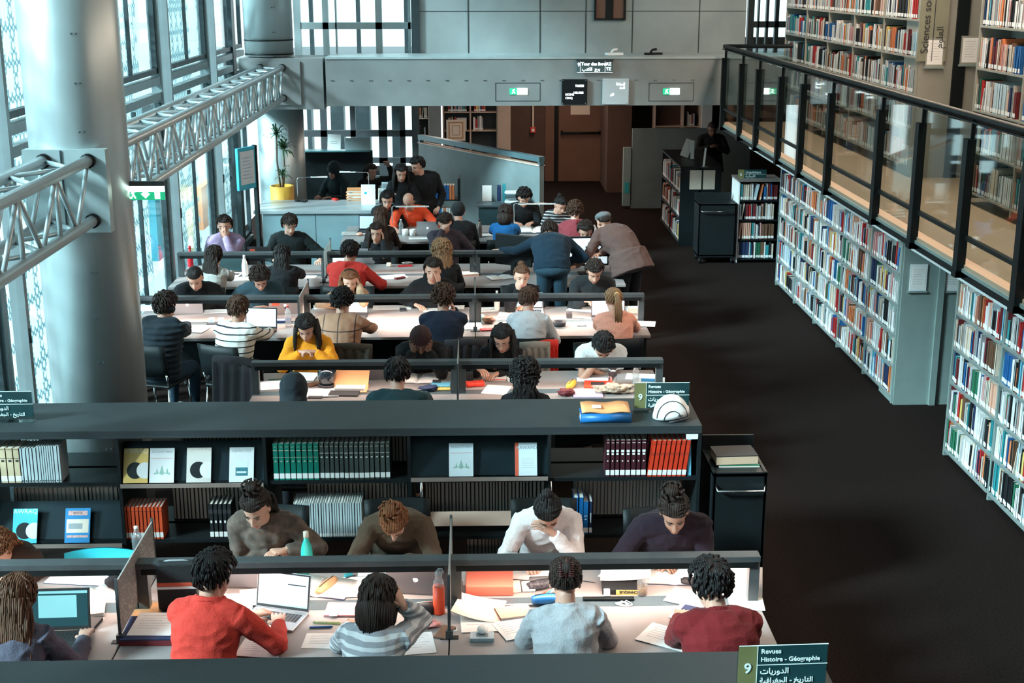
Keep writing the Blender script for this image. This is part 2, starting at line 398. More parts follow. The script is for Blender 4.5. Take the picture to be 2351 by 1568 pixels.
# ---- grey half-height partitions
def partition(name, a, b, z, t, label):
    a = Vector(a); b = Vector(b); L = (b - a).length; rz = atan2(b.y - a.y, b.x - a.x)
    r = empty(name, (*a, 0), rz, label, 'partition')
    MB().bb(0, L, -t / 2, t / 2, 0, z).build('panel', mat('grey_partition', (.17, .21, .215), .55, .1, var=.15, scale=3), r)
    return r, L
pr, L = partition('partition', (-.93, 22.9), (1.0, 19.95), 1.50, .08, 'grey metal partition slanting across behind the reception with handrail on top')
MB().bb(0, L, -.05, .05, 1.56, 1.64).bb(0, .05, -.04, .04, 1.5, 1.6).bb(L - .05, L, -.04, .04, 1.5, 1.6).build('handrail', mat('teal_grey_rail', (.08, .14, .16), .4, .3, var=.1, scale=9), pr)
MB().bb(0, L, -.06, .06, 1.5, 1.515).build('ledge', mat('pale_wood_lit_edge', (.62, .47, .38), .5, 0, var=.08, scale=6), pr)  # pale strip paints the warm light along the partition's top edge
pr, L = partition('partition', (ax(1450, 25, 380), 25.0), (ax(1720, 25, 380), 25.0), 1.5, .08, 'plain grey metal partition behind the low black case beside the aisle')
MB().bb(-.16, -.02, -.06, .06, .05, 1.15).build('leaflet_rack', M_greysh, pr)
MB().bb(-.13, -.05, -.075, -.06, .30, .5).build('leaflet', mat('teal_leaflet', (.03, .35, .37), .5, 0, var=.05, scale=9), pr)
# ---- struts: trusses
def truss(name, y0, y1, n, label, x=-2.975):
    root = empty(name, (x, y0, 2.73), 0, label, 'truss', None)
    hw, hh, rc, rb = .16, .22, .042, .017
    L = y1 - y0
    for sx_, sz in ((-1, 1), (1, 1), (-1, -1), (1, -1)):
        MB().tube([(sx_ * hw, 0, sz * hh), (sx_ * hw, L, sz * hh)], rc, 14).build('chord', M_truss, root)
    st = L / n
    for s in (-1, 1):
        side = MB()
        for i in range(n):
            a, b = i * st, (i + 1) * st; m_ = (a + b) / 2
            side.tube([(s * hw, a, hh), (s * hw, m_, -hh)], rb, 7).tube([(s * hw, m_, -hh), (s * hw, b, hh)], rb, 7).tube([(s * hw, a, hh), (s * hw, a, -hh)], rb, 7)
        side.build('side_lattice', M_truss, root)
    for z in (-hh, hh):
        top = MB()
        for i in range(n):
            a, b = i * st, (i + 1) * st; m_ = (a + b) / 2
            top.tube([(-hw, a, z), (hw, m_, z)], rb, 7).tube([(hw, m_, z), (-hw, b, z)], rb, 7)
        top.build('cross_lattice', M_truss, root)
    for sx_, sz in ((-1, 1), (1, 1), (1, -1)):
        for yy in (0, L): MB().tube([(sx_ * hw, yy - .02, sz * hh), (sx_ * hw, yy + .02, sz * hh)], rc + .012, 14).build('flange', M_black, root)
truss('roof_truss', CY + .36, BY - .01, 14, 'long silver lattice truss from the big column to the far beam')
truss('roof_truss', 2.0, CY - .42, 10, 'silver lattice truss bolted onto the near face of the big column')
# ---- ceiling of reach: warm lamps of the upper floor and below it
def lamp_strip(y0, y1, x, z, w, energy, color, label, tilt=0):
    r = empty('strip_lamp', (x, (y0 + y1) / 2, z), 0, label, 'lamp')
    MB().bb(-w / 2 - .02, w / 2 + .02, -(y1 - y0) / 2, (y1 - y0) / 2, .0, .04).build('housing', M_white, r)
    l = light('strip_lamp_light', 'AREA', (0, 0, -.02), energy, color, w, y1 - y0, rot=(0, tilt, 0)); l.parent = r
    return r
lamp_strip(4.5, 11.8, 4.0, MZ - .32, .06, 21, (1.0, .96, .93), 'white strip lamp under the upper floor above the near bookcase', R(28))
lamp_strip(12.2, 19.2, 4.0, MZ - .32, .06, 22, (1.0, .96, .93), 'white strip lamp under the upper floor above the long bookcase', R(28))
lamp_strip(5, 19.5, 4.15, 5.2, .5, 560, (1.0, .80, .62), 'warm strip lamp hung over the upper floor aisle', R(12))
lamp_strip(21.6, 27.5, 1.6, 2.5, .5, 75, (1.0, .72, .55), 'warm strip lamp below the beam over the door corridor')
lamp_strip(21.6, 25.5, -.6, 2.5, .3, 22, (1.0, .82, .70), 'warm strip lamp below the beam over the wooden shelves')

# ---- things outside the glass wall
for q, (a_, b_, t_, u_, y_, c_) in enumerate(((446, 468, 432, 528, 30, (.75, .30, .12)), (338, 366, 445, 600, 27, (.03, .25, .32)), (300, 326, 250, 330, 27, (.08, .10, .11)), (395, 440, 600, 720, 29, (.05, .12, .13)))):
    p0 = aty(a_, t_, y_); p1 = aty(b_, u_, y_); struct('exterior_building', MB().bb(p0.x, p1.x, y_, y_ + 1.5, p1.z, p0.z), mat(f'outside_{q}', c_, .8, 0, var=.3, scale=1))
# ---------------------------------------------------------------- books
BC = {
 'white': (.72, .72, .72), 'cream': (.66, .56, .46), 'grey': (.36, .38, .39), 'black': (.018, .02, .022), 'red': (.45, .03, .03), 'maroon': (.16, .025, .03),
 'orange': (.65, .20, .08), 'teal': (.03, .25, .28), 'blue': (.02, .12, .34), 'sky blue': (.14, .45, .62), 'green': (.03, .16, .09), 'brown': (.15, .08, .05),
 'yellow': (.70, .50, .15), 'pink': (.60, .30, .30), 'navy': (.02, .035, .09), 'salmon': (.70, .38, .28), 'pale blue': (.48, .60, .66)}
BW = [('white', 14), ('cream', 6), ('grey', 4), ('black', 6), ('red', 3), ('maroon', 2), ('orange', 2), ('teal', 2), ('blue', 2), ('sky blue', 1), ('green', 1), ('brown', 2), ('pink', 1), ('navy', 2), ('salmon', 2), ('pale blue', 3), ('yellow', 1)]
BPICK = [c for c, n_ in BW for _ in range(n_)]
M_page = mat('page_block', (.74, .66, .57), .8, 0, var=.12, scale=180, stretch=(1, 8, 8))
M_blabel = mat('spine_label', (.80, .80, .78), .6, 0, var=.04, scale=30)
BM = {c: mat('cloth_' + c.replace(' ', '_'), v, .5, 0, var=.08, scale=40, spec=.3) for c, v in BC.items()}
# unit book: thickness 1 (x), depth 1 (y, spine at -y), height 1 (z)
def book_verts(mb, x0, t, d, h, ci, pi_, li, y0=0.0, lab=True, z0=0.0, lean=0.0):
    b = min(.12 * t, .003)
    old = mb.M
    if lean: mb.M = old @ Matrix.Translation((x0, 0, z0)) @ Matrix.Rotation(lean, 4, 'Y') @ Matrix.Translation((-x0, 0, -z0))
    mb.bb(x0, x0 + b, y0, y0 + d, z0, z0 + h, ci).bb(x0 + t - b, x0 + t, y0, y0 + d, z0, z0 + h, ci).bb(x0, x0 + t, y0, y0 + b, z0, z0 + h, ci)
    mb.bb(x0 + b, x0 + t - b, y0 + b, y0 + d - .004, z0 + .003, z0 + h - .004, pi_)
    if lab: mb.bb(x0 + t * .06, x0 + t * .94, y0 - .0015, y0 + .001, z0 + .012, z0 + .048, li)
    mb.M = old
VARI = {}
def book_mesh(color, t, d, h, lab=True, marks=None):
    key = (color, round(t, 3), round(d, 3), round(h, 2), lab, marks)
    if key not in VARI:
        mb = MB(); book_verts(mb, 0, t, d, h, 0, 1, 2, lab=lab)
        if marks:
            for (z0, z1, mi, k_) in marks: mb.bb(t * k_, t * (1 - k_), -.0016, .001, h * z0, h * z1, mi)
        VARI[key] = mb.mesh('book', [BM[color], M_page, M_blabel, M_ink, mat('gilt', (.55, .50, .38), .5, .2, var=.1, scale=20)])
    return VARI[key]
ORD = ['first', 'second', 'third', 'fourth', 'fifth', 'sixth', 'seventh', 'eighth', 'ninth', 'tenth', 'eleventh', 'twelfth', 'thirteenth', 'fourteenth', 'fifteenth', 'sixteenth', 'seventeenth', 'eighteenth', 'nineteenth', 'twentieth', 'twenty-first', 'twenty-second', 'twenty-third', 'twenty-fourth', 'twenty-fifth', 'twenty-sixth', 'twenty-seventh', 'twenty-eighth', 'twenty-ninth', 'thirtieth', 'thirty-first', 'thirty-second', 'thirty-third', 'thirty-fourth', 'thirty-fifth', 'thirty-sixth', 'thirty-seventh', 'thirty-eighth', 'thirty-ninth', 'fortieth']
def put_book(M, color, t, d, h, label, group, lean=0, lab=True, marks=None, name='book', cat='book'):
    o = bpy.data.objects.new(name, book_mesh(color, t, d, h, lab, marks)); COL.objects.link(o)
    o.matrix_world = M @ Matrix.Rotation(lean, 4, 'Y'); tag(o, label, cat, group); return o
QT = [.012, .016, .021, .026, .031, .038, .048]; QH = [.205, .225, .235, .245, .255, .27, .285]
STUFF = MB(); SC_IDX = {c: i for i, c in enumerate(BC)}
NB = len(BC)
def row_of_books(M, width, rnd, individual, where, group, hmax=.27, fill=.9):
    """M: local x runs along the shelf, y into it, z up"""
    x = .004; n = 0; prev = None
    end = width * fill if rnd.random() < .45 else width - .01
    run = None
    while True:
        if run and run[1] > 0: color, t, h = run[0]; run[1] -= 1
        else:
            color = rnd.choice(BPICK); t = rnd.choice(QT); h = min(rnd.choice(QH), hmax)
            run = [(color, t, h), rnd.choice((2, 3, 5))] if rnd.random() < .12 else None
        if x + t > end: break
        d = rnd.choice((.14, .15, .17)) if h < .25 else .19
        yo = rnd.uniform(0, .014); lean = 0
        if rnd.random() < .04: lean = rnd.uniform(.08, .2); 
        if lean and x + t + h * sin(lean) > width - .01: lean = 0
        P = M @ Matrix.Translation((x, yo, 0))
        if individual:
            lb = f'{color} book, {ORD[min(n, 39)]} along {where}'
            put_book(P, color, t, d, h, lb, group, lean)
        else:
            STUFF.M = P; book_verts(STUFF, 0, t, d, h, SC_IDX[color], NB, NB + 1, lean=lean); STUFF.M = Matrix()
        x += t + .0012 + (h * sin(lean) if lean else 0); n += 1
    return n
def bookcase(name, x, ys, zs, depth, side_mat, label, individ_bays=(), top=False, seed=1, base=.08, hmax=.28, ztop=None, panel_z=None, wherename='', flip=1, spec_rows=None, individual_rows=None, fill=.92, strip=True):
    """front face at X=x looking toward -X; ys: bay boundaries from far to near"""
    rnd = random.Random(seed)
    root = empty(name, (x, ys[0], 0), 0, label, 'bookcase')
    inv = -ys[0]
    z1 = ztop
    for i, y in enumerate(ys):
        hz_ = z1
        MB().bb(0, depth, y + inv - .012, y + inv + .012, zs[0] - base, hz_).build('side_panel', side_mat, root)
    MB().bb(depth - .012, depth, ys[-1] + inv, 0, zs[0] - base, z1).build('back_panel', side_mat, root)
    pl = MB()
    for z in zs:
        for a, b in zip(ys[:-1], ys[1:]):
            s_ = MB().bb(.0, depth - .012, b + inv + .012, a + inv - .012, z - .02, z)
            if strip: s_.bb(-.010, .0, b + inv + .012, a + inv - .012, z - .022, z + .002, 1)
            s_.build('shelf', [side_mat, mat('label_strip', (.24, .28, .275), .4, .2, var=.1, scale=30)], root)
    if top: MB().bb(-.01, depth, ys[-1] + inv, 0, z1, z1 + .03).build('top', side_mat, root)
    tot = 0
    for bi, (a, b) in enumerate(zip(ys[:-1], ys[1:])):
        for si, z in enumerate(zs):
            # local x runs from far (a) to near (b): world -Y ; y into shelf = +X
            M = Matrix(((0, 1, 0, x + .004), (-1, 0, 0, a - .014), (0, 0, 1, z + .0005), (0, 0, 0, 1)))
            ind = bi in individ_bays and (individual_rows is None or si in individual_rows[bi])
            shelfn = ['bottom', 'second lowest', 'middle', 'second highest', 'top', 'uppermost'][si]
            wh = f'{shelfn} shelf of {wherename[bi] if isinstance(wherename, (list, tuple)) else wherename}'
            tot += row_of_books(M, a - b - .03, rnd, ind, wh, wh + ' books', hmax if si < len(zs) - 1 or top else .29, fill)
    return root, tot
zs5 = [.09, .41, .73, 1.05, 1.37]
c1 = [18.4, 17.3, 16.22, 15.1, 14.0, 12.96]
_, n1 = bookcase('bookcase', 4.25, c1, zs5, .30, M_greysh, 'long low pale green bookcase along the aisle under the upper floor', individ_bays=(), seed=3, ztop=1.68, wherename='x')
c2 = [11.42, 10.33, 9.24, 8.15, 7.1]
_, n2 = bookcase('bookcase', 4.27, c2, zs5, .30, M_greysh, 'pale green bookcase beside the aisle, closest to the bottom corner of the view', individ_bays=(0, 1), seed=12, ztop=1.68,
    wherename=['the close bookcase, end bay', 'the close bookcase, inner bay', 'x', 'x'], individual_rows={0: (0, 1, 2, 3, 4), 1: (3,)})
# upper floor cases
zu = [MZ + .12, MZ + .50, MZ + .88, MZ + 1.26, MZ + 1.64, MZ + 2.02]
M_ush = mat('upper_case_steel', (.30, .29, .25), .5, .1, var=.06, scale=5)
u1 = [20.2, 18.95, 17.75, 16.55, 15.35, 14.12]
_, n3 = bookcase('tall_bookcase', 4.62, u1, zu, .30, M_ush, 'tall bookcase standing on the upper floor behind the glass railing', seed=23, ztop=MZ + 2.4, wherename='x', strip=False, hmax=.28)
u2 = [12.5, 11.4, 10.3, 9.2, 8.1]
_, n4 = bookcase('tall_bookcase', 4.66, u2, zu, .30, M_ush, 'tall shadowy bookcase on the upper floor nearer the handrail end', seed=29, ztop=MZ + 2.4, wherename='x', strip=False, hmax=.28)
# end panels with notices
def notice(M, label, w=.21, h=.30, parent=None, fr=M_white):
    o = MB().bb(-w / 2, w / 2, -.012, 0, -h / 2, h / 2).bb(-w / 2 - .012, w / 2 + .012, -.02, 0, -h / 2 - .02, -h / 2, 1).bb(-w / 2 + .015, w / 2 - .015, -.0135, -.011, -h / 2 + .02, h / 2 - .02, 2)
    for q in range(7): o.bb(-w * .3, w * (.3 - .05 * (q % 3)), -.0145, -.013, h * (.3 - q * .09), h * (.3 - q * .09) + .004, 3)
    o = o.build('framed_notice', [fr, M_greysh, M_paper, mat('faint_print', (.45, .45, .44), .7, 0, var=.1, scale=30)], None); o.matrix_world = M
    return tag(o, label, 'notice')
def cladding(y, x0, x1, z1, label, z0=0, m=None, sm_=None):
    r = empty('end_panel', (x0, y, z0), 0, label, 'panel')
    w = x1 - x0
    MB().bb(0, w, 0, .5, 0, z1 - z0).build('panel', m or M_greysh, r)
    MB().bb(w * (.46 if not sm_ else .50), w * (.54 if not sm_ else .68), -.03, .0, .0, z1 - z0).build('centre_strip', sm_ or m or M_greysh, r)
    return r
cladding(12.93, 4.27, 5.05, 2.02, 'tall pale green end panel carrying two framed notices')
yP = 12.93
for px, nm in ((2108, 'white framed notice on the pale green end panel, closer to the shelved books'), (2186, 'white framed notice on the pale green end panel, farther from the shelved books')):
    p = aty(px, 637, yP); notice(Matrix.Translation((p.x, yP - .002, p.z)), nm, .17, .27)
cladding(14.08, 4.64, 5.35, MZ + 2.4, 'tall drab end panel of the upper floor bookcase', MZ, M_ush, M_black)  # black centre strip paints in the dark gap before the next case
for px, nm, py in ((2146, 'dim framed notice on the upper floor end panel beside the bookcase', 120), (2226, 'dim framed notice hanging free beside the upper floor end panel', 115)):
    p = aty(px, py, 14.05); notice(Matrix.Translation((p.x, 14.05, p.z)), nm, .19, .29, fr=M_ush)
p = aty(2146, 40, 14.04)
r = empty('subject_banner', (p.x, 14.04, MZ + 1.35), 0, 'tall vertical sign reading Sciences sociales on the upper end panel', 'sign')
MB().bb(-.15, .15, 0, .02, -.13, 1.0).bb(-.004, .004, -.004, .0, -.13, 1.0, 1).build('board', [mat('khaki_board', (.22, .22, .16), .5, 0, var=.08, scale=7), M_ink], r)
text('lettering', 'Sciences sociales', .115, (-.045, -.006, -.05), (pi / 2, -pi / 2, 0), M_ink, r)
text('lettering', ' '.join(['\uFEE1\uFEEE\uFEE0\uFECC\uFEDF\uFE8D']), .10, (.10, -.006, .0), (pi / 2, -pi / 2, 0), M_ink, r)

# ---- all books too many to count, one mass
# (built at the very end of the shelving, see finish_mass)
# ---- low case facing camera (with numbered sign) and black case
def case_front(name, x0, x1, y0, y1, z1, rows, label, m_side, m_in, seed, wh, fill=.95, ind=False):
    rnd = random.Random(seed); root = empty(name, (x0, y0, 0), 0, label, 'bookcase'); w = x1 - x0; d = y1 - y0
    MB().bb(0, .02, 0, d, 0, z1).build('side_panel', m_side, root); MB().bb(w - .02, w, 0, d, 0, z1).build('side_panel', m_in, root)
    MB().bb(.02, w - .02, d - .02, d, 0, z1).build('back_panel', m_in, root)
    MB().bb(-.01, w + .01, -.02, d, z1, z1 + .03).build('top', mat('worn_laminate', (.17, .15, .14), .45, 0, var=.1, scale=9), root)
    for z in rows:
        MB().bb(.02, w - .02, .0, d - .02, z - .025, z).build('shelf', m_in, root)
        row_of_books(Matrix.Translation((x0 + .025, y0 + .012, z)), w - .05, rnd, ind, wh, wh, .25, fill)
    return root
case_front('low_bookcase', 3.98, 4.62, 19.95, 20.5, 1.25, [.07, .37, .67, .97], 'small four-shelf bookcase facing the aisle with a green sign on its top', M_white, M_black, 41, 'x')
# black case seen from its end
r = empty('low_bookcase', (3.30, 21.3, 0), 0, 'low black bookcase behind the trolley with two blank cards on its end', 'bookcase')
w, d, z1 = .66, 2.15, 1.27
MB().bb(0, w, 0, .025, 0, z1).build('end_panel', M_shelfm, r); MB().bb(0, w, d - .025, d, 0, z1).build('end_panel', M_shelfm, r)
MB().bb(-.01, w + .01, -.01, d + .01, z1, z1 + .03).build('top', M_shelfm, r)
MB().bb(.3, .33, 0, d, 0, z1).build('back_panel', M_shelfm, r); MB().bb(0, .02, d / 2 - .01, d / 2 + .01, 0, z1).build('divider', M_shelfm, r)
rnd = random.Random(5)
for z in (.08, .47, .86):
    MB().bb(-.01, .3, .02, d - .02, z - .03, z).build('shelf', M_shelfm, r)
    row_of_books(Matrix(((0, 1, 0, 3.31), (-1, 0, 0, 21.3 + d - .03), (0, 0, 1, z), (0, 0, 0, 1))), d - .06, rnd, False, 'x', 'x', .32, .97)
for q, px in enumerate((1597, 1628)):
    p = aty(px, 413, 21.29); o = MB().bb(-.095, .095, -.008, 0, -.155, .155).build('blank_card', M_cream, r, loc=(p.x - 3.30, -.002, p.z))
# things on the black case: leaflets on stands
for px, py, tilt, nm, w_ in ((1577, 362, .35, 'white card leaning in a clear stand on top of the black bookcase', .14), (1589, 366, 0, 'narrow white card upright on top of the black bookcase', .06), (1617, 384, .08, 'slim clear sign holder near the corner of the black bookcase', .03)):
    b = at(px, py, 1.30); rr = empty('card_stand', b, 0, nm, 'sign')
    MB().box((0, 0, .16), (w_, .008, .30), 0, ry=tilt).build('card', M_paper, rr); MB().bb(-.06, .06, -.05, .05, 0, .008).build('foot', M_glass, rr)
p = at(1726, 409, 1.28)
r = empty('shelf_sign', (p.x, p.y, 1.28), 0, 'small green sign with olive square standing on the four-shelf bookcase', 'sign')
MB().bb(-.21, -.12, 0, .012, 0, .13).build('number_panel', M_olive, r); MB().bb(-.12, .22, 0, .012, 0, .13).build('name_panel', M_sign, r)
text('lettering', '6', .07, (-.185, -.002, .035), (pi / 2, 0, 0), M_let, r); text('lettering', 'Linguistique', .05, (-.10, -.002, .075), (pi / 2, 0, 0), M_let, r)
MB().bb(-.12, .22, -.003, 0, .058, .061).build('rule', M_let, r); text('lettering', '\uFE94\uFEF4\uFEE7\uFE8E\uFEB4\uFEE0\uFEDF\uFE8D', .05, (-.10, -.002, .015), (pi / 2, 0, 0), M_let, r)
# ---- trolleys
def trolley(name, x0, x1, y0, y1, z, label, upper=False):
    r = empty(name, ((x0 + x1) / 2, (y0 + y1) / 2, 0), 0, label, 'trolley'); w = (x1 - x0) / 2; d = (y1 - y0) / 2
    MB().bb(-w, w, -d, -d + .02, .1, z).build('front_panel', M_shelfm, r, bevel=.004); MB().bb(-w, w, d - .02, d, .1, z + .10).build('rear_panel', M_shelfm, r, bevel=.004)
    MB().bb(-w, -w + .02, -d, d, .1, z).build('side_panel', M_shelfm, r); MB().bb(w - .02, w, -d, d, .1, z).build('side_panel', M_shelfm, r)
    MB().bb(-w, w, -d, d, z - .03, z - .01).build('top_tray', M_shelfm, r); MB().bb(-w, w, -d, d, .12, .14).build('bottom_tray', M_shelfm, r)
    MB().tube([(-w * .9, -d, z - .09), (-w * .85, -d - .045, z - .12), (0, -d - .05, z - .12), (w * .85, -d - .045, z - .12), (w * .9, -d, z - .09)], .010, 10).build('handle', M_chrome, r)
    for sx_ in (-1, 1):
        for sy in (-1, 1):
            c = MB(); c.M = Matrix.Translation((sx_ * (w - .04), sy * (d - .05) - .0, .045)) @ Matrix.Rotation(pi / 2, 4, 'Y'); c.cyl((0, 0, -.012), .045, .024, 18); c.M = Matrix()
            cc = c.build('caster', M_black, r); MB().bb(sx_ * (w - .04) - .02, sx_ * (w - .04) + .02, sy * (d - .05) - .02, sy * (d - .05) + .02, .07, .12).build('fork', M_chrome, cc)
    return r
trolley('book_trolley', 3.38, 3.95, 19.9, 20.35, .93, 'black book trolley on shiny casters parked in the aisle')
trolley('book_trolley', 1.60, 1.97, 8.45, 8.95, 1.0, 'black book trolley with chrome handle beside the end of the periodical shelf')
tb = MB().bb(-.14, .14, -.10, .10, 0, .055, 1).bb(-.145, .145, -.105, -.10, 0, .055, 1).bb(-.145, .145, -.105, .105, .055, .062, 0).bb(-.145, .145, -.105, .105, -.004, 0, 0)
o = tb.build('book', [BM['black'], mat('aged_pages', (.62, .43, .30), .8, 0, var=.1, scale=120, stretch=(1, 1, 9))]); o.location = (1.78, 8.68, 1.011); o.rotation_euler[2] = R(3)
tag(o, 'thick black book with tan page edges lying on the trolley', 'book')
tb = MB().bb(-.13, .15, -.10, .10, 0, .012, 1).bb(-.13, .15, -.103, .10, .012, .016, 0)
o = tb.build('book', [BM['green'], M_page]); o.location = (1.79, 8.67, .991); tag(o, 'thin green book under the thick black book on the trolley', 'book')

# ---- double-sided periodical shelf in the middle, and the near one
SX1 = 1.52; BAY = .955
bx = [1.52, .50, -.45, -1.42, -2.40, -3.38, -4.3]
SHY, SHD, SHT = 8.50, .62, 1.32
lv = [.11, .53, .95]
def low_shelf(y0, label, x_l=-4.2):
    r = empty('periodical_shelf', (0, y0, 0), 0, label, 'shelf')
    x_l = XF + .12
    MB().bb(x_l, bx[0], 0, SHD, SHT - .05, SHT).bb(x_l, bx[0], -.004, .0, SHT - .055, SHT - .04).build('top', M_topm, r, bevel=.003)
    for i, x in enumerate(bx[:-1]):
        MB().bb(x - .022, x, .0, SHD, 0, SHT - .05).build('upright', M_shelfm, r)
    for z in lv:
        for a, b in zip(bx[:-2], bx[1:-1]):
            MB().bb(b, a - .022, .012, .29, z - .025, z).build('shelf', M_shelfm, r)
            MB().bb(b, a - .022, .33, SHD - .012, z - .025, z).build('shelf', M_shelfm, r)
    MB().bb(bx[-2], bx[0], .03, SHD - .03, 0, .08).build('plinth', M_black, r)
    return r
low_shelf(SHY, 'long low double-sided dark shelf of bound periodicals between the desks')
low_shelf(5.39 - SHD, 'dark slate shelf top running along the bottom edge of the view')
# steel pegs at the right end of the top
def vol_row(x0, n, t, h, d, color, z, lb, group, marks=None, lean=0, y=SHY + .02, cat='book', name='bound_volume', jit=0, gap=.0015, lab=True):
    x = x0
    for i in range(n):
        tt = t * random.choice((.92, 1, 1.08)) if jit else t
        put_book(Matrix.Translation((x, y + (random.random() * .006 if jit else 0), z + .0005)), color, round(tt, 3), d, h, lb, group, lean, lab, marks, name, cat)
        x += tt + gap
    return x
G1 = ((.80, .82, 4, .1), (.62, .625, 4, .0), (.50, .53, 4, .35), (.90, .91, 4, .25))
x = vol_row(aty(629, 1090, SHY + .02).x, 8, .0385, .262, .19, 'teal_g', .95, 'dark green bound volume in the row of eight green ones', 'green bound volumes on the middle shelf', G1) if False else None
BM['bottle green'] = mat('cloth_bottle_green', (.005, .16, .115), .4, 0, var=.08, scale=40); BM['slate green'] = mat('cloth_slate_green', (.045, .062, .055), .45, 0, var=.1, scale=40)
BM['dark red'] = mat('cloth_dark_red', (.055, .012, .018), .4, 0, var=.1, scale=40); BM['scarlet'] = mat('cloth_scarlet', (.62, .04, .015), .45, 0, var=.08, scale=40)
BM['vermilion'] = mat('cloth_vermilion', (.70, .09, .03), .45, 0, var=.08, scale=40); BM['royal blue'] = mat('cloth_royal_blue', (.01, .13, .36), .4, 0, var=.08, scale=40)
BM['silver white'] = mat('cloth_silver_white', (.50, .58, .60), .5, 0, var=.06, scale=60); BM['buff'] = mat('cloth_buff', (.55, .42, .27), .6, 0, var=.06, scale=40)
X = lambda px, py=1090: aty(px, py, SHY + .02).x
x = vol_row(X(628), 8, .0375, .262, .17, 'bottle green', .95, 'bottle green bound volume with white shelf label, in the row of eight', 'bottle green bound volumes', G1)
vol_row(x, 14, .0325, .262, .17, 'slate green', .95, 'dark slate bound volume with white shelf label, beside the green ones', 'dark slate bound volumes', ((.72, .73, 2, .1), (.60, .625, 2, .3), (.90, .91, 4, .2)), jit=1, gap=.0025)
x = vol_row(X(1390), 8, .032, .262, .18, 'dark red', .95, 'near-black maroon bound volume with white lettering, beside the scarlet ones', 'maroon bound volumes', ((.60, .65, 2, .25), (.68, .74, 2, .2), (.42, .45, 2, .38), (.93, .94, 2, .2)), jit=1, gap=.003)
for i in range(8):
    put_book(Matrix.Translation((x + .004 + i * .0335, SHY + .02, .951)), 'scarlet', .031, .18, .262, 'scarlet bound volume leaning on the shelf beside the maroon ones', 'scarlet bound volumes', .12, True, ((.64, .645, 3, 0), (.60, .605, 3, 0), (.90, .905, 3, 0)), 'bound_volume')
put_book(Matrix.Translation((X(1578), SHY + .03, .951)), 'sky blue', .030, .17, .27, 'single bright blue volume at the shelf end beside the scarlet ones', None, -.03, False, None, 'bound_volume')
r = MB().bb(-.04, .04, -.006, 0, 0, .035).build('shelf_label', M_paper); r.location = (X(1588, 1000), SHY + .004, 1.225); tag(r, 'small white label on the shelf end above the blue volume', 'label')
vol_row(X(286, 1220), 10, .0245, .235, .17, 'vermilion', .53, 'vermilion bound volume with white label on the lower shelf', 'vermilion bound volumes', ((.86, .865, 3, 0), (.30, .305, 3, 0)), lean=0, gap=.002)
vol_row(X(482, 1220), 5, .028, .25, .17, 'black', .53, 'black bound volume with maroon bands behind the woman in brown', 'black bound volumes', ((.72, .84, 3, .05), (.45, .52, 2, .3)), gap=.003)
x = X(676, 1215); k = 0
while x < X(832, 1215):
    t_ = random.choice((.012, .016, .022)); c_ = random.choice(('silver white', 'silver white', 'pale blue'))
    put_book(Matrix.Translation((x, SHY + .02, .531)), 'silver white', t_, .19, .25, 'thin silvery white periodical in the tight row on the lower shelf', 'silvery periodicals', 0, False, ((.02, .10, 2, .05),), 'periodical', 'periodical')
    x += t_ + (.001 if random.random() < .8 else .004)
vol_row(X(1316, 1220), 2, .033, .27, .18, 'royal blue', .53, 'royal blue bound volume without a white label, beside the white-labelled one', 'tall royal blue volumes', ((.40, .42, 2, .2), (.45, .46, 2, .3)), gap=.004, lab=False)
vol_row(X(1338, 1220), 1, .038, .24, .18, 'royal blue', .53, 'shorter royal blue volume with a white label on the lower shelf', None, ((.55, .57, 2, .2), (.45, .47, 2, .3)))
vol_row(X(1352, 1220), 1, .022, .24, .18, 'navy', .53, 'slim navy volume with white vertical title beside the blue ones', None, ((.35, .65, 2, .35),))
# upper left bay: three buff volumes then white ones
vol_row(X(2, 1095), 3, .046, .25, .17, 'buff', .95, 'buff volume with black printed band at the window end', 'buff volumes', ((.70, .71, 3, 0), (.60, .66, 3, .3), (.95, .955, 3, .1)))
x = X(48, 1095)
while x < X(137, 1095):
    t_ = random.choice((.014, .02, .026))
    put_book(Matrix.Translation((x, SHY + .02, .951)), 'silver white', t_, .17, .26 if x > X(85) else .245, 'white periodical standing beside the buff volumes', 'white periodicals by the buff volumes', 0, False, ((.03, .07, 3, .35),), 'periodical', 'periodical')
    x += t_ + .0012
# reverse side rows: fore edges of books on the far side
def back_row(px0, px1, z, h, color, lb, group, tset=(.018, .022, .026), d=.17):
    x0, x1 = aty(px0, 1020, SHY + .36).x, aty(px1, 1020, SHY + .36).x; x = x0
    while x < x1:
        t_ = random.choice(tset)
        put_book(Matrix.Translation((x + t_, SHY + .36 + d, z)) @ Matrix.Rotation(pi, 4, 'Z'), color if isinstance(color, str) else random.choice(color), t_, d, h, lb, group, 0, False, None, 'bound_volume')
        x += t_ + .003
back_row(418, 606, .95, .25, 'brown', 'tan-edged volume on the far side above the display magazines', 'tan-edged volumes by the window end')
back_row(1018, 1255, .95, .26, 'brown', 'cream-edged volume on the far side above the two white magazines', 'cream-edged volumes')
back_row(655, 935, .95, .25, 'slate green', 'dim volume on the far side behind the green bound ones', 'dim volumes behind green ones')
back_row(1460, 1590, .95, .25, 'slate green', 'dim volume on the far side behind the scarlet ones', 'dim volumes behind scarlet ones')
back_row(20, 285, .53, .25, ('silver white', 'grey', 'slate green'), 'grey-edged volume on the lower far side at the window end', 'grey-edged volumes', (.024, .03))
back_row(388, 600, .53, .25, 'slate green', 'dim volume on the lower far side behind the vermilion ones', 'dim volumes behind vermilion ones')
back_row(700, 935, .53, .25, 'brown', 'tan-edged volume on the lower far side behind silvery periodicals', 'tan-edged volumes behind periodicals')
back_row(975, 1255, .53, .27, 'slate green', 'pale-edged volume on the lower far side under the white magazines', 'pale-edged volumes')
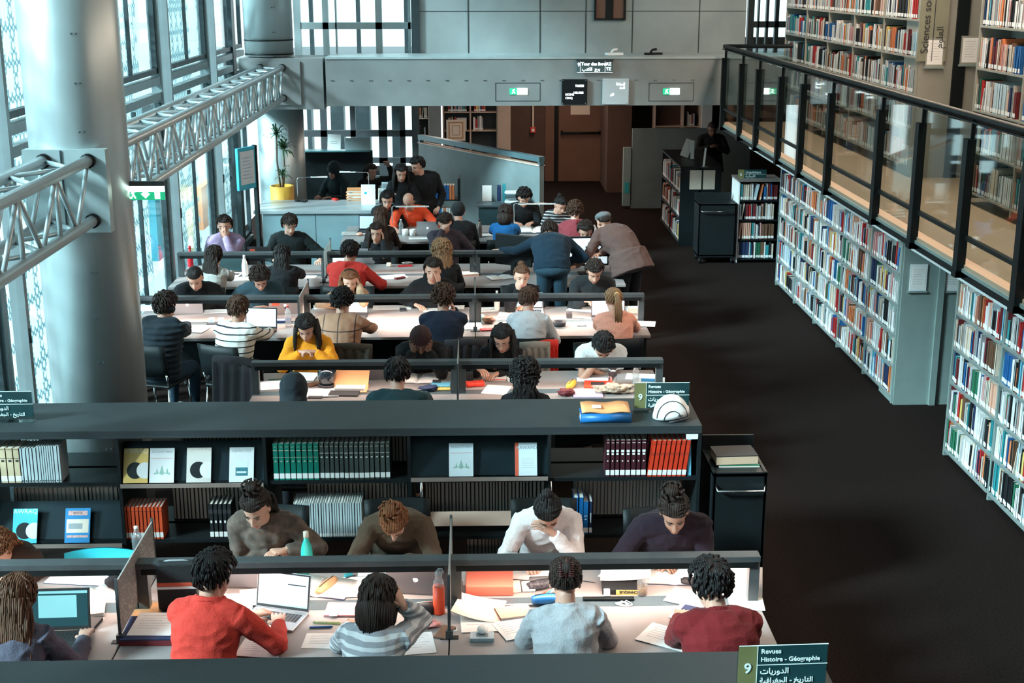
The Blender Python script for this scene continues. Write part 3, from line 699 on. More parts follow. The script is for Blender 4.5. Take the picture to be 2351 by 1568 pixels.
back_row(1322, 1560, .53, .26, 'grey', 'grey volume on the lower far side behind the royal blue ones', 'grey volumes behind blue ones')
back_row(1070, 1250, .11, .25, 'slate green', 'dim volume on the lowest far shelf behind the white sweater', 'dim volumes on lowest shelf')
# display plates and magazines
def display(bay, z, label):
    a, b = bx[bay + 1], bx[bay] - .022
    r = empty('display_shelf', ((a + b) / 2, SHY, z), 0, label, 'shelf')
    w = (b - a) / 2
    MB().box((0, .10, .135), (2 * w, .012, .28), rx=R(-28)).build('slanted_plate', mat('plate_blueblack', (.012, .025, .032), .3, .4, var=.1, scale=6), r)
    MB().bb(-w, w, -.03, .04, -.006, .006).bb(-w, w, -.036, -.03, -.006, .022, 1).build('lip', [M_shelfm, mat('lip_edge', (.30, .24, .21), .4, .2, var=.1, scale=9)], r)
display(3, .93, 'slanted display shelf holding four magazines on the upper tier'); display(1, .955, 'slanted display shelf holding two white magazines on the upper tier')
display(4, .50, 'slanted display shelf holding blue magazines on the lower tier'); 
def magazine(px, py, z, w, h, cover, label, art):
    p = aty(px, py, SHY + .005); root = empty('magazine', (p.x, SHY + .0, z + .012), 0, label, 'magazine'); root.rotation_euler = (R(-24), 0, 0)
    MB().bb(-w / 2, w / 2, -.006, .0, 0, h).build('cover', cover, root)
    art(root, w, h); return root
def crescent(root, w, h, dark, lightm, c=(.02, .36), r=.34):
    pts = []; cx, cy, rr = -.02 * w, c[1] * h, r * w
    for q in range(25): a = pi / 2 + pi * 1.0 * q / 24 * 1.0; pts.append((cx + rr * cos(a + .0), cy + rr * sin(a)))
    P = [(cx + rr * cos(t), cy + rr * sin(t)) for t in [R(55) + R(250) * q / 24 for q in range(25)]]
    cx2 = cx + rr * 1.15; r2 = hypot(P[0][0] - cx2, P[0][1] - cy)
    a0 = atan2(P[-1][1] - cy, P[-1][0] - cx2) % (2 * pi); a1 = atan2(P[0][1] - cy, P[0][0] - cx2)
    Q = [(cx2 + r2 * cos(a0 + (a1 - a0) * q / 12), cy + r2 * sin(a0 + (a1 - a0) * q / 12)) for q in range(1, 12)]
    Mx = Matrix.Rotation(pi / 2, 4, 'X')
    MB().prism(P + Q, .0062, .0072, M=Mx).build('dark_crescent', dark, root)
    D = [(min(cx2 + (r2 - .0015) * cos(2 * pi * q / 32), w / 2), cy + (r2 - .0015) * sin(2 * pi * q / 32)) for q in range(32)]
    MB().prism(D, .0062, .0069, M=Mx).build('pale_disc', lightm, root)
M_tealmag = mat('cover_teal', (.05, .42, .50), .4, 0, var=.05, scale=9); M_whmag = mat('cover_white', (.66, .68, .68), .45, 0, var=.04, scale=9)
M_goldmag = mat('cover_gold', (.62, .42, .13), .4, 0, var=.05, scale=9); M_beige = mat('cover_greige', (.55, .54, .50), .4, 0, var=.05, scale=9)
M_bluemag = mat('cover_blue', (.02, .22, .48), .4, 0, var=.05, scale=9); M_pale = mat('pale_print', (.62, .70, .74), .5, 0, var=.03, scale=9)
M_tree = mat('sage_print', (.25, .42, .36), .6, 0, var=.1, scale=40); M_redp = mat('red_print', (.62, .10, .05), .5, 0, var=.05, scale=20); M_greyp = mat('grey_print', (.30, .33, .35), .6, 0, var=.05, scale=20)
def title(root, s, w, h, m, z=.86, k=.9):
    text('title', s, w * k / max(len(s), 4) * 1.45, (0, -.0065, h * z), (pi / 2, 0, 0), m, root, 'CENTER', .0003)
def art_awraq(dark, lm, tm):
    def f(root, w, h): title(root, 'AWRAQ', w, h, tm); crescent(root, w, h, dark, lm)
    return f
def art_trees(root, w, h):
    title(root, 'ALGANTARA', w, h, M_greyp); b = MB(); b.bb(-w * .45, w * .45, -.0068, -.006, h * .70, h * .71).build('rule', M_redp, root)
    MB().prism([(-.33 * w, .24 * h), (-.30 * w, .30 * h), (-.24 * w, .28 * h), (-.2 * w, .42 * h), (-.15 * w, .28 * h), (-.08 * w, .30 * h), (0, .50 * h), (.08 * w, .30 * h), (.16 * w, .28 * h), (.22 * w, .42 * h), (.26 * w, .28 * h), (.32 * w, .30 * h), (.34 * w, .23 * h), (.1 * w, .27 * h), (0, .22 * h), (-.1 * w, .27 * h)], .0062, .007, M=Matrix.Rotation(pi / 2, 4, 'X')).build('picture', M_tree, root)
def art_sea(root, w, h):
    title(root, 'HAWLIYAT', w, h, M_greyp); MB().bb(-w * .24, w * .26, -.0068, -.006, h * .18, h * .42, 0).bb(-w * .24, w * .26, -.0068, -.006, h * .42, h * .62, 1).bb(-w * .2, w * .2, -.0070, -.006, h * .26, h * .31, 1).build('picture', [mat('sea_print', (.03, .16, .20), .5, 0, var=.3, scale=60), M_pale], root)
def art_ticket(root, w, h):
    MB().bb(-w * .38, w * .38, -.0068, -.006, h * .79, h * .92).bb(-w * .42, w * .42, -.0068, -.006, h * .15, h * .22).build('banner', mat('rose_print', (.62, .36, .34), .5, 0, var=.4, scale=90), root)
    MB().bb(-w * .44, w * .44, -.0068, -.006, h * .29, h * .68).build('picture', M_cream, root); MB().bb(-w * .36, w * .2, -.0071, -.006, h * .40, h * .56).build('engraving', M_greyp, root)
    text('title', 'REVUE', .022, (0, -.0072, h * .83), (pi / 2, 0, 0), M_ink, root, 'CENTER', .0003)
def art_raw(root, w, h):
    MB().bb(-w / 2, -w * .34, -.0068, -.006, 0, h).build('spine_band', M_redp, root); text('title', 'RAWAFID', .032, (-w * .44, -.0072, h * .80), (pi / 2, 0, 0), M_greyp, root, 'LEFT', .0003)
    b = MB()
    for q in range(6): b.bb(-w * .2, w * .35, -.0068, -.006, h * (.25 + q * .055), h * (.255 + q * .055) + .001)
    b.build('fine_print', mat('faint_print', (.45, .45, .44)), root)
magazine(312, 1115, .935, .165, .235, M_goldmag, 'gold magazine with a dark crescent, at the window end of the four displayed', art_awraq(M_shelfm, M_whmag, M_cream))
magazine(372, 1115, .935, .165, .235, M_whmag, 'white magazine with green palm picture next to the gold one', art_trees)
magazine(457, 1115, .935, .165, .235, M_beige, 'greige magazine with a dark crescent between two white ones', art_awraq(M_shelfm, M_pale, M_cream))
magazine(555, 1115, .935, .165, .235, M_whmag, 'white magazine with a small sea photograph behind the brown-haired woman', art_sea)
magazine(55, 1228, .505, .165, .235, M_tealmag, 'turquoise magazine with a dark crescent on the lower display shelf', art_awraq(M_shelfm, M_pale, M_pale))
magazine(176, 1228, .505, .17, .235, M_bluemag, 'blue magazine with cream engraving panel on the lower display shelf', art_ticket)
magazine(1059, 1098, .96, .165, .225, M_pale, 'pale magazine with green palm picture standing alone on the dark display shelf', art_trees)
magazine(1208, 1096, .96, .15, .225, M_pale, 'pale magazine with red spine titled RAWAFID on the display shelf', art_raw)
# sloped display shelf in the lower tier; its beige tone is painted-in light
a, b = bx[2], bx[1] - .022
r = empty('sloped_shelf', ((a + b) / 2, SHY, .50), 0, 'sloped display shelf coloured as lit, between the olive and white sweaters', 'shelf')
MB().box((0, .08, .13), (b - a, .012, .10), rx=R(-20)).build('board', mat('lit_beige_board', (.66, .46, .36), .55, 0, var=.05, scale=9), r)
# sign plates on the tops
def nine_sign(loc, rz, label, h=.185, w=.385):
    r = empty('subject_sign', loc, rz, label, 'sign')
    MB().bb(0, w, 0, .006, 0, h + .03).bb(0, w, -.03, .03, 0, .004).build('clear_holder', M_gl2, r)
    MB().bb(.004, .082, -.003, 0, .03, h + .03).build('number_panel', M_olive, r)
    MB().bb(.086, w - .003, -.003, 0, .03, h + .03).build('name_panel', M_sign, r)
    MB().bb(.004, w, -.005, -.002, h + .028, h + .031).bb(.083, .0855, -.005, -.002, .03, h + .03).bb(.086, w, -.005, -.002, .03 + h * .50, .033 + h * .50).build('border_line', M_let, r)
    rt = (pi / 2, 0, 0)
    text('number', '9', .065, (.028, -.006, .03 + h * .32), rt, M_let, r, bold=.001)
    text('lettering', 'Revues', .030, (.098, -.006, .03 + h * .80), rt, M_let, r, bold=.0006)
    text('lettering', 'Histoire - G\u00e9ographie', .0285, (.098, -.006, .03 + h * .60), rt, M_let, r, bold=.0006)
    text('arabic_lettering', '\uFE95\uFE8E\uFEF3\uFEAD\uFEED\uFEAA\uFEDF\uFE8D', .036, (.098, -.006, .03 + h * .29), rt, M_let, r, bold=.0006)
    text('arabic_lettering', '\uFE94\uFEF4\uFED3\uFE8D\uFEAE\uFED0\uFEA0\uFEDF\uFE8D - \uFEA6\uFEF3\uFEAD\uFE8E\uFE98\uFEDF\uFE8D', .033, (.098, -.006, .03 + h * .06), rt, M_let, r, bold=.0006)
nine_sign((1.09, 5.04, SHT), R(2), 'dark green numbered sign standing on the near slate shelf top')
nine_sign((1.09, 8.80, SHT), 0, 'dark green numbered sign partly hidden by the white helmet')
nine_sign((-3.40, 8.72, SHT), 0, 'dark green numbered sign cut by the edge of the view, window side')

# blue bound volume and orange envelope on the shelf top
p = at(1391, 968, SHT)
o = MB().bb(-.17, .17, -.05, .07, 0, .055, 1).bb(-.175, .175, -.055, .075, .055, .062, 0).bb(-.175, .175, -.055, .075, -.0, .006, 0)
o.tube([(-.17, -.05, .03), (.17, -.05, .03)], .032, 14, 0).build('book', [BM['royal blue'], M_page]); o = COL.objects[-1]
bk = [q for q in COL.objects if q.name.startswith('book') and q.type == 'MESH'][-1]
bk.location = (p.x, p.y + .04, SHT); tag(bk, 'thick royal blue book lying under the orange notebook on the shelf top', 'book')
o = MB(); rs = []
for i in range(13):
    x_ = -.165 + .33 * i / 12; z_ = .064 + .006 * sin(i * .8)
    rs.append([Vector((x_, -.055, z_)), Vector((x_, .12, z_ + .018)), Vector((x_, .12, z_ + .028)), Vector((x_, -.058, z_ + .012))])
o.rings(rs, 0).bb(-.09, -.03, -.01, .05, .086, .092, 1)
o = o.build('notebook', [mat('orange_cover', (.78, .36, .15), .5, 0, var=.06, scale=12), M_cream]); o.location = (p.x, p.y + .04, SHT); tag(o, 'curled orange notebook with a pale label on top of the blue book', 'notebook')
# bicycle helmet
p = at(1543, 966, SHT)
r = empty('bicycle_helmet', (p.x, p.y + .06, SHT), 0, 'white bicycle helmet with black arcs resting on the shelf top by the sign', 'helmet')
hm = MB(); rs = []
for i in range(11):
    t = i / 10 * pi / 2; rr_ = cos(t) * .93 + .07 * (1 - i / 10)
    rs.append([Vector((.128 * rr_ * cos(2 * pi * j / 32), .10 * rr_ * sin(2 * pi * j / 32), .02 + .150 * sin(t) + (.018 * cos(2 * pi * j / 32) if i < 3 else 0))) for j in range(32)])
hm.rings(rs, 0).build('shell', mat('helmet_white', (.82, .80, .78), .25, 0, var=.03, scale=9, coat=.5), r)
for R_, zc in ((.105, 0), (.06, -.01)):
    pts = [(R_ * cos(a), -.1005 * math.sqrt(max(0, 1 - (R_ * cos(a) / .130) ** 2 - max(0, (zc + R_ * 1.15 * sin(a)) / .152) ** 2)) - .001, .02 + zc + R_ * 1.15 * sin(a)) for a in [pi * q / 24 for q in range(25)]]
    MB().tube(pts, .0028, 6).build('seam', M_ink, r)
MB().tube([(-.03, -.11, .004), (.02, -.105, .012), (.09, -.09, .022), (.12, -.05, .02)], (.007), 8).build('strap', M_ink, r)
MB().bb(.035, .065, -.103, -.09, .045, .05).build('logo', M_ink, r)
# ---------------------------------------------------------------- reading desks
DZ = .74
ROWS = {1: 7.07, 2: 11.15, 3: 13.62, 4: 15.92, 5: 18.60}
M_lamp = mat('lamp_diffuser', (.9, .85, .8), .4, 0, emit=(1.0, .86, .76), es=2.6)
M_leg = M_black
def desk(x0, x1, yc, label, rail=True, bright=1.0, posts=True, rz=1.03, hd=.62, screen=False, lamp=True):
    r = empty('reading_desk', ((x0 + x1) / 2, yc, 0), 0, label, 'desk', None); w = (x1 - x0) / 2 - .004
    MB().bb(-w, w, -hd, -.065, DZ - .03, DZ).build('desk_top', M_desk, r, bevel=.003)
    MB().bb(-w, w, .065, hd, DZ - .03, DZ).build('desk_top', M_desk, r, bevel=.003)
    MB().bb(-w, w, -.065, .065, DZ - .03, DZ - .002).build('cable_strip', M_strip, r)
    MB().bb(-w + .1, w - .1, -.012, .012, .25, DZ - .03).build('modesty_panel', M_shelfm, r)
    for s in (-1, 1):
        for t in (-1, 1): MB().bb(s * (w - .06) - .025, s * (w - .06) + .025, t * (hd - .09) - .025, t * (hd - .09) + .025, 0, DZ - .03).build('leg', M_leg, r)
    for t in (-1, 1): MB().bb(-w + .05, w - .05, t * (hd - .08) - .02, t * (hd - .08) + .02, DZ - .08, DZ - .03).build('underframe', M_leg, r)
    if rail:
        MB().bb(-w, w, -.045, .045, rz - .035, rz).build('lamp_rail', M_rail, r, bevel=.003)
        for s in (-1, 1): MB().bb(-w + .03, w - .03, s * .040 - .004, s * .040 + .004, rz - .070, rz - .035).build('rail_skirt', M_black, r)
        for s in (-1, 1):
            if posts: MB().bb(s * (w - .03) - .03, s * (w - .03) + .03, -.03, .03, DZ - .02, rz - .035).build('post', M_rail, r)
        if lamp:
            for s in (-1, 1):
                MB().bb(-w + .08, w - .08, s * .018 - .009, s * .018 + .009, rz - .042, rz - .0355).build('lamp_diffuser', M_lamp, r)
                l = light('desk_lamp_light', 'AREA', (0, s * .020, rz - .066), 6.0 * bright, (1.0, .74, .61), 2 * w - .16, .018, rot=(R(s * 34), 0, 0)); l.parent = r
    return r
B12 = [1.63, -.16, -1.95, -3.66]; B34 = [1.77, -.01, -1.80, -3.60]; B5 = [1.75, -.05, -1.85]
def seg(B, i): return B[i + 1], B[i]
names = {1: 'closest row of desks', 2: 'second row of desks', 3: 'third row of desks', 4: 'fourth row of desks', 5: 'farthest row of desks'}
wh = ['aisle end', 'middle stretch', 'window end']
for i in range(3):
    a, b = seg(B12, i); desk(a, b, ROWS[1], f'grey double reading desk with lit lamp rail, {wh[i]} of the {names[1]}', bright=1.3)
for i in range(2):
    a, b = seg(B12, i); desk(a, b, ROWS[2], f'grey double reading desk behind the periodical shelf, {wh[i]} of the {names[2]}', bright=.55)
for i in range(3):
    a, b = seg(B34, i); desk(a, b, ROWS[3], f'brightly lit double reading desk, {wh[i]} of the {names[3]}', bright=2.6 if i != 2 else 1.5)
for i in range(3):
    a, b = seg(B34, i); desk(a, b, ROWS[4], f'dim double reading desk, {wh[i]} of the {names[4]}', bright=.35, lamp=i != 0)
for i in range(2):
    a, b = seg(B5, i); desk(a, b, ROWS[5], f'small-looking reading desk, {wh[i]} of the {names[5]}', bright=.9, rail=False)
# desk dividers standing across the seams
M_frost = glass_mat('frosted_divider', (.75, .80, .80), .2, .45, (.55, .55, .52))
def divider(x, yc, label, lat=False, y0=-.42, y1=.40):
    r = empty('desk_divider', (x, yc, DZ), 0, label, 'divider')
    MB().bb(-.004, .004, y0, y1, .05, .36).build('panel', mat('lattice_panel', (.36, .34, .33), .6, 0, var=.5, scale=70, kind='wave') if lat else M_frost, r)
    MB().bb(-.008, .008, y0 - .012, y0, .0, .38).bb(-.02, .02, y0 - .02, y0 + .01, 0, .05).build('upright', M_rail, r); MB().bb(-.008, .008, y1, y1 + .012, 0, .38).build('upright', M_rail, r)
    MB().bb(-.05, .05, y0 - .02, y0 + .02, 0, .004).build('foot', M_black, r)
divider(B12[1], ROWS[1], 'frosted divider seen edge-on between the orange bottle and the red folder')
divider(B12[2], ROWS[1], 'patterned divider between the black laptop and the red-striped bag', True)
divider(B12[1], ROWS[2], 'thin frosted divider across the seam of the second row of desks')
divider(B34[2], ROWS[3], 'thin divider beside the open silver laptop on the third row', True)
divider(B34[1], ROWS[3], 'thin frosted divider by the navy sweater on the third row')
divider(B34[2], ROWS[4], 'thin divider beside the black bottle on the fourth row')
# ---------------------------------------------------------------- reception
r = empty('reception_counter', (-3.2, 19.35, 0), 0, 'pale blue-grey reception counter with a light metal top', 'counter')
M_rec = mat('reception_front', (.27, .40, .44), .3, .3, var=.05, scale=3)
MB().bb(-.03, 1.78, -.03, .95, .90, .95).build('counter_top', mat('reception_top', (.42, .47, .49), .35, .3, var=.05, scale=5), r, bevel=.004)
MB().bb(.1, .86, 0, .04, .0, .90).build('front_panel', M_rec, r); MB().bb(.868, 1.74, 0, .04, .0, .90).build('front_panel', M_rec, r)
MB().bb(.1, 1.74, .06, .9, .0, .88).build('body', M_shelfm, r)
r = empty('black_screen', (ax(665, 22.5, 340), 22.5, 0), 0, 'tall matt black partition behind the reception counter', 'partition')
MB().bb(0, 1.38, 0, .06, 0, 1.42).build('panel', M_black, r); MB().bb(.0, 1.36, -.2, .06, 1.42, 1.44).build('ledge', mat('glass_ledge', (.08, .22, .24), .2, .3, var=.05, scale=4), r)
for px, w_, h_, nm, rz_ in ((767, .22, .26, 'white sheet in a stand leaning on the black partition ledge', .05), (822, .42, .20, 'wide clear notice plate on the black partition ledge', 0)):
    p = aty(px, 341, 22.45); o = MB().bb(-w_ / 2, w_ / 2, 0, .004, 0, h_).bb(-w_ * .25, w_ * .25, -.001, .0, h_ * .4, h_ * .43, 1).bb(-w_ * .3, w_ * .3, -.001, .0, h_ * .52, h_ * .55, 1).build('notice', [M_paper if w_ < .3 else mat('dim_notice', (.25, .32, .33), .5, 0, var=.05, scale=9), M_greyp])
    o.location = (p.x, 22.42, 1.441); o.rotation_euler = (R(-8), rz_, 0); tag(o, nm, 'notice')
# shelves at the far left under the beam (pale wood)
def wood_shelf(name, x0, x1, y, z0, z1, levels, divs, label, seed, back=M_dark):
    r = empty(name, (x0, y, 0), 0, label, 'shelf'); w = x1 - x0; rnd = random.Random(seed)
    pw = mat('pale_wood_lit_edge', (.62, .47, .38)); 
    for x in [0] + divs + [w]: MB().bb(x - .015, x + .015, 0, .3, z0, z1).build('upright', pw, r)
    MB().bb(0, w, .29, .31, z0, z1).build('back_panel', back, r)
    xs_ = [0] + divs + [w]
    for z in levels: MB().bb(0, w, 0, .3, z - .02, z).build('shelf', pw, r)
    for z in levels:
        for a, b in zip(xs_[:-1], xs_[1:]):
            if rnd.random() < .9: row_of_books(Matrix.Translation((x0 + a + .02 + rnd.random() * .1, y + .02, z)), (b - a) * rnd.uniform(.45, .9), rnd, False, 'x', 'x', .28)
    return r
X27 = lambda px: aty(px, 290, 27).x
wood_shelf('wooden_shelf', X27(957), X27(985), 27, .3, 2.2, [.6, 1.05, 1.5], [], 'narrow grey and wood shelf of books beside the dark window', 3)
MB().bb(0, 1, 0, 1, 0, 1)
r = struct('column', MB().bb(X27(986), X27(1012), 26.9, 27.3, 0, 2.55), M_beam)
wood_shelf('wooden_shelf', X27(1018), X27(1142), 27, .3, 2.3, [.75, 1.25, 1.62], [X27(1080) - X27(1018)], 'pale wooden shelf with a framed patterned print beyond the slanting partition', 8)
struct('wall_panel', MB().bb(X27(1143), X27(1172), 26.9, 27.2, 0, 2.55), mat('tan_board', (.40, .31, .25), .6, 0, var=.05, scale=5))
p = aty(1047, 323, 26.96); o = MB().bb(-.19, .19, 0, .02, 0, .42).bb(-.15, .15, -.004, 0, .04, .38, 1).bb(-.12, .12, -.006, -.003, .07, .35, 0).bb(-.08, .08, -.008, -.005, .11, .31, 1).bb(-.065, .065, -.01, -.007, .125, .295, 0).build('framed_print', [M_cream, mat('ochre_print', (.50, .26, .13), .6, 0, var=.5, scale=80)])
o.location = (p.x, 26.93, p.z); tag(o, 'cream print with an ochre rectangular border on the wooden shelf', 'print')
wood_shelf('wooden_shelf', X27(1503), X27(1607), 27, .9, 2.3, [1.32, 1.9], [X27(1568) - X27(1503)], 'high wooden wall shelf of books above the grey partition', 15, M_brown)
struct('wall_strip', MB().bb(X27(1609), X27(1632), 26.9, 27.2, 0, 2.55), M_white)
# fire call point with its riser
p = aty(1224, 299, 28.4)
r = empty('fire_call_point', (p.x, 28.42, p.z), 0, 'red fire call point under a thin white conduit on the brown wall', 'alarm')
MB().bb(-.055, .055, 0, .06, -.06, .06).build('box', mat('alarm_red', (.65, .03, .02), .4, 0, var=.05, scale=9), r, bevel=.01); MB().bb(-.03, .03, -.004, .0, -.03, .03).build('window', M_paper, r); MB().bb(-.015, .015, .02, .06, .06, 1.2).build('conduit', M_cream, r)
# signs on beam
M_glow = mat('lit_lettering', (.9, .95, .95), .5, 0, emit=(.86, .98, 1.0), es=3.2)
p = aty(1366, 153, BY - .08)
r = empty('illuminated_sign', (p.x, BY - .02, p.z), 0, 'lit sign reading Tour des livres high on the beam', 'sign')
MB().bb(-.27, .27, -.07, .0, .075, .11).build('bracket', M_dark, r); MB().bb(-.265, .265, -.045, -.035, -.085, .08).build('plate', glass_mat('sign_plate', (.6, .68, .68), .2, .5, (.25, .33, .34)), r)
MB().bb(-.215, -.212, -.048, -.045, -.08, .08).bb(.15, .153, -.048, -.045, -.08, .08).bb(-.26, .26, -.048, -.045, -.085, -.080).build('edge_line', M_glow, r)
text('lettering', '9', .075, (-.255, -.05, .005), (pi / 2, 0, 0), M_glow, r, bold=.001); text('lettering', 'Tour des livres', .062, (-.20, -.05, .018), (pi / 2, 0, 0), M_glow, r, bold=.0015)
text('lettering', '\uFE90\uFE98\uFEDC\uFEDF\uFE8D  \uFE9D\uFEAE\uFE91', .062, (-.19, -.05, -.058), (pi / 2, 0, 0), M_glow, r, bold=.0012); text('lettering', 'RZ', .06, (.165, -.05, .018), (pi / 2, 0, 0), M_glow, r, bold=.001); text('lettering', 'TZ', .06, (.165, -.05, -.055), (pi / 2, 0, 0), M_glow, r, bold=.001)
def clock(px0, px1, py0, py1, m, label, rows_):
    a = aty(px0, py0, BY - .05); b = aty(px1, py1, BY - .05); r = empty('word_clock', (a.x, BY - .05, b.z), 0, label, 'clock'); w = b.x - a.x; h = a.z - b.z
    MB().bb(0, w, 0, .035, 0, h).build('face', m, r, bevel=.004)
    for s in ((.04, .05), (.93, .05), (.93, .95), (.04, .95)): MB().cyl((w * s[0], -.002, h * s[1]), .006, .0, 8).bb(w * s[0] - .006, w * s[0] + .006, -.003, 0, h * s[1] - .006, h * s[1] + .006).build('screw', M_greysh, r)
    for (t, x, z, s, al) in rows_: text('lettering', t, s, (w * x, -.004, h * z), (pi / 2, 0, 0), M_glow, r, al, bold=.0008)
clock(1290, 1348, 182, 240, mat('clock_black', (.006, .008, .009), .3, 0, var=.1, scale=9), 'black square word clock with French words lit', [('TREIZE', .52, .70, .042, 'LEFT'), ('HEURES', .46, .43, .042, 'LEFT'), ('MOINS', .14, .36, .042, 'LEFT'), ('CINQ', .14, .22, .042, 'LEFT')])
clock(1384, 1443, 181, 240, mat('clock_white', (.50, .55, .58), .4, .2, var=.04, scale=9), 'pale square word clock with Arabic words lit', [('\uFE94\uFECB\uFE8E\uFEB4\uFEDF\uFE8D', .85, .75, .05, 'RIGHT'), ('\uFE98\uFEB4\uFEDF\uFE8D', .85, .62, .045, 'RIGHT'), ('\uFEF4\uFED7\uFE8D', .30, .35, .05, 'LEFT')])
M_exitg = mat('exit_green', (.02, .45, .22), .4, 0, emit=(.02, .55, .25), es=.7); M_exitw = mat('exit_white', (.9, .95, .9), .4, 0, emit=(.85, 1.0, .92), es=3.0)
def man_poly(s=1.0): return [(.0, 0), (.25, .05), (.32, .35), (.5, .2), (.75, .02), (.85, .1), (.6, .38), (.52, .62), (.8, .62), (.8, .72), (.4, .75), (.1, .5), (.18, .45), (.35, .58), (.28, .35), (.15, .15), (0, .12)]
for (a, b, fl, nm) in ((1170, 1211, 0, 'small glowing exit sign on the beam, green figure end toward the window'), (1522, 1560, 1, 'small glowing exit sign on the beam, nearer the upper floor railing')):
    p0 = aty(a, 203, BY - .01); p1 = aty(b, 217, BY - .01); r = empty('exit_sign', (p0.x, BY - .012, p1.z), 0, nm, 'sign'); w = p1.x - p0.x; h = p0.z - p1.z
    MB().bb(0, w * .40, 0, .01, 0, h).build('green_field', M_exitg, r); MB().bb(w * .42, w, 0, .01, 0, h).build('lit_field', M_exitw, r)
    MB().prism([(w * .12 + x * h * .7, h * .1 + y * h * 1.05) for x, y in man_poly()], .0, .003, M=Matrix.Rotation(pi / 2, 4, 'X')).build('running_figure', M_exitw, r)
# hanging green exit sign by the column
p = aty(334, 440, CY)
r = empty('exit_sign', (p.x, CY, p.z), 0, 'green and white hanging exit sign with down arrow beside the big column', 'sign')
MB().bb(-.15, .15, -.02, .02, .045, .08).bb(-.16, -.14, -.02, .02, .03, .08).build('housing', M_rail, r)
MB().bb(-.145, .145, -.006, .006, -.062, -.0).build('green_panel', M_exitg, r); MB().bb(-.145, .145, -.006, .006, .0, .045).build('lit_panel', M_exitw, r)
Mx = Matrix.Translation((0, -.006, 0)) @ Matrix.Rotation(pi / 2, 4, 'X')
MB().prism([(-.02, .02), (-.02, -.015), (-.035, -.015), (0, -.05), (.035, -.015), (.02, -.015), (.02, .02)], 0, .003, M=Mx).build('arrow', M_exitw, r)
MB().prism([(-.115 + x * .05, -.055 + y * .085) for x, y in man_poly()], 0, .003, M=Mx).build('running_figure', M_exitw, r); MB().bb(.07, .11, -.009, -.006, -.055, .02).build('door_symbol', M_exitw, r)
l = light('exit_sign_glow', 'AREA', (-.17, -.02, .0), 3.2, (.15, 1.0, .55), .05, .08, rot=(0, R(90), 0)); l.parent = r
# blue framed info screen by the glass
p = aty(565, 388, 17.9)
r = empty('info_panel', (p.x, 17.9, p.z), R(62), 'blue bordered notice panel standing against the glass wall', 'sign')
MB().bb(-.19, .19, -.02, .02, -.27, .29).build('frame', mat('cyan_border', (.05, .42, .58), .4, 0, var=.05, scale=5), r); MB().bb(-.15, .15, -.024, -.02, -.2, .24).build('sheet', M_pale, r)
b = MB()
for q in range(7): b.bb(-.1, .1 - .02 * (q % 3), -.026, -.024, -.12 + q * .045, -.115 + q * .045)
b.build('print', M_bluemag, r); MB().bb(.18, .22, -.03, .03, -p.z, .30).build('post', M_black, r)
# plant
def plant(px, pot_label):
    p = aty(px, 440, 20.52); r = empty('potted_dracaena', (p.x, 20.52, 0), 0, pot_label, 'plant')
    zt = aty(648, 426, 20.52).z; z2 = aty(648, 292, 20.52).z
    MB().lathe((0, 0, 0), [(.14, 0), (.16, .02), (.185, zt), (.165, zt), (.16, zt - .05), (.0, zt - .05)], 24).build('pot', mat('ochre_pot', (.62, .33, .05), .5, 0, var=.1, scale=6), r)
    t = MB(); tops = []
    for (dx, dy, h) in ((-.05, 0, z2 - zt - .12), (.04, .03, z2 - zt - .35), (.02, -.05, .16)):
        t.tube([(dx * .4, dy, zt - .05), (dx * 1.2, dy, zt + h * .5), (dx, dy, zt + h)], .014, 8); tops.append((dx, dy, zt + h))
    t.build('trunk', mat('bark', (.10, .07, .05), .9, 0, var=.3, scale=30), r)
    g = MB(); rnd = random.Random(4)
    for k_, (x, y, z) in enumerate(tops):
        for q in range(46 if k_ < 2 else 22):
            a = rnd.random() * 6.28; el = rnd.uniform(-.2, 1.3); L = rnd.uniform(.16, .30) * (1 if k_ < 2 else .7)
            d = Vector((cos(a) * cos(el), sin(a) * cos(el), sin(el))); s = d.cross(Vector((0, 0, 1))).normalized() * .011
            o_ = Vector((x, y, z)); pts = [o_, o_ + d * L * .5, o_ + d * L * .8 - Vector((0, 0, L * .12)), o_ + d * L * 1.0 - Vector((0, 0, L * .35))]
            vs = []
            for i_, pp in enumerate(pts): ww = (.6, 1.2, .9, .05)[i_]; vs += [pp - s * ww, pp + s * ww]
            g.add(vs, [(0, 1, 3, 2), (2, 3, 5, 4), (4, 5, 7, 6)])
    g.build('foliage', mat('dracaena_leaf', (.035, .075, .035), .45, 0, var=.3, scale=20), r)
plant(648, 'tall dracaena in an ochre pot behind the reception counter')
# objects on the counter
CTZ = .95
def arm_lamp(px, label, H=.36, L=.46, py=462):
    p = at(px, py, CTZ); r = empty('desk_lamp', (p.x, p.y, CTZ), 0, label, 'lamp')
    MB().cyl((0, 0, 0), .05, .012, 18).build('base', M_black, r); MB().tube([(0, 0, 0), (0, 0, H - .03), (.02, 0, H), (.05, 0, H), (L, 0, H + .02)], .006, 8).build('arm', M_chrome, r)
    MB().bb(L * .45, L, -.012, .012, H + .0, H + .014).build('lamp_head', M_white, r); return r
arm_lamp(684, 'thin bent-arm lamp on the reception counter'); r = arm_lamp(848, 'thin bent-arm lamp bending back behind the paper stack', .42, .44, 459); r.rotation_euler[2] = pi
p = at(846, 470, CTZ); o = MB().bb(-.105, .105, 0, .006, 0, .30).bb(-.105, .105, -.003, .07, 0, .004).bb(-.06, -.02, -.002, 0, .16, .19, 1).build('counter_notice', [M_paper, M_tealmag]); o.location = (p.x, p.y, CTZ); o.rotation_euler[0] = R(-6); tag(o, 'white upright notice with a teal square on the reception counter', 'notice')
p = at(815, 461, CTZ); rnd = random.Random(9)
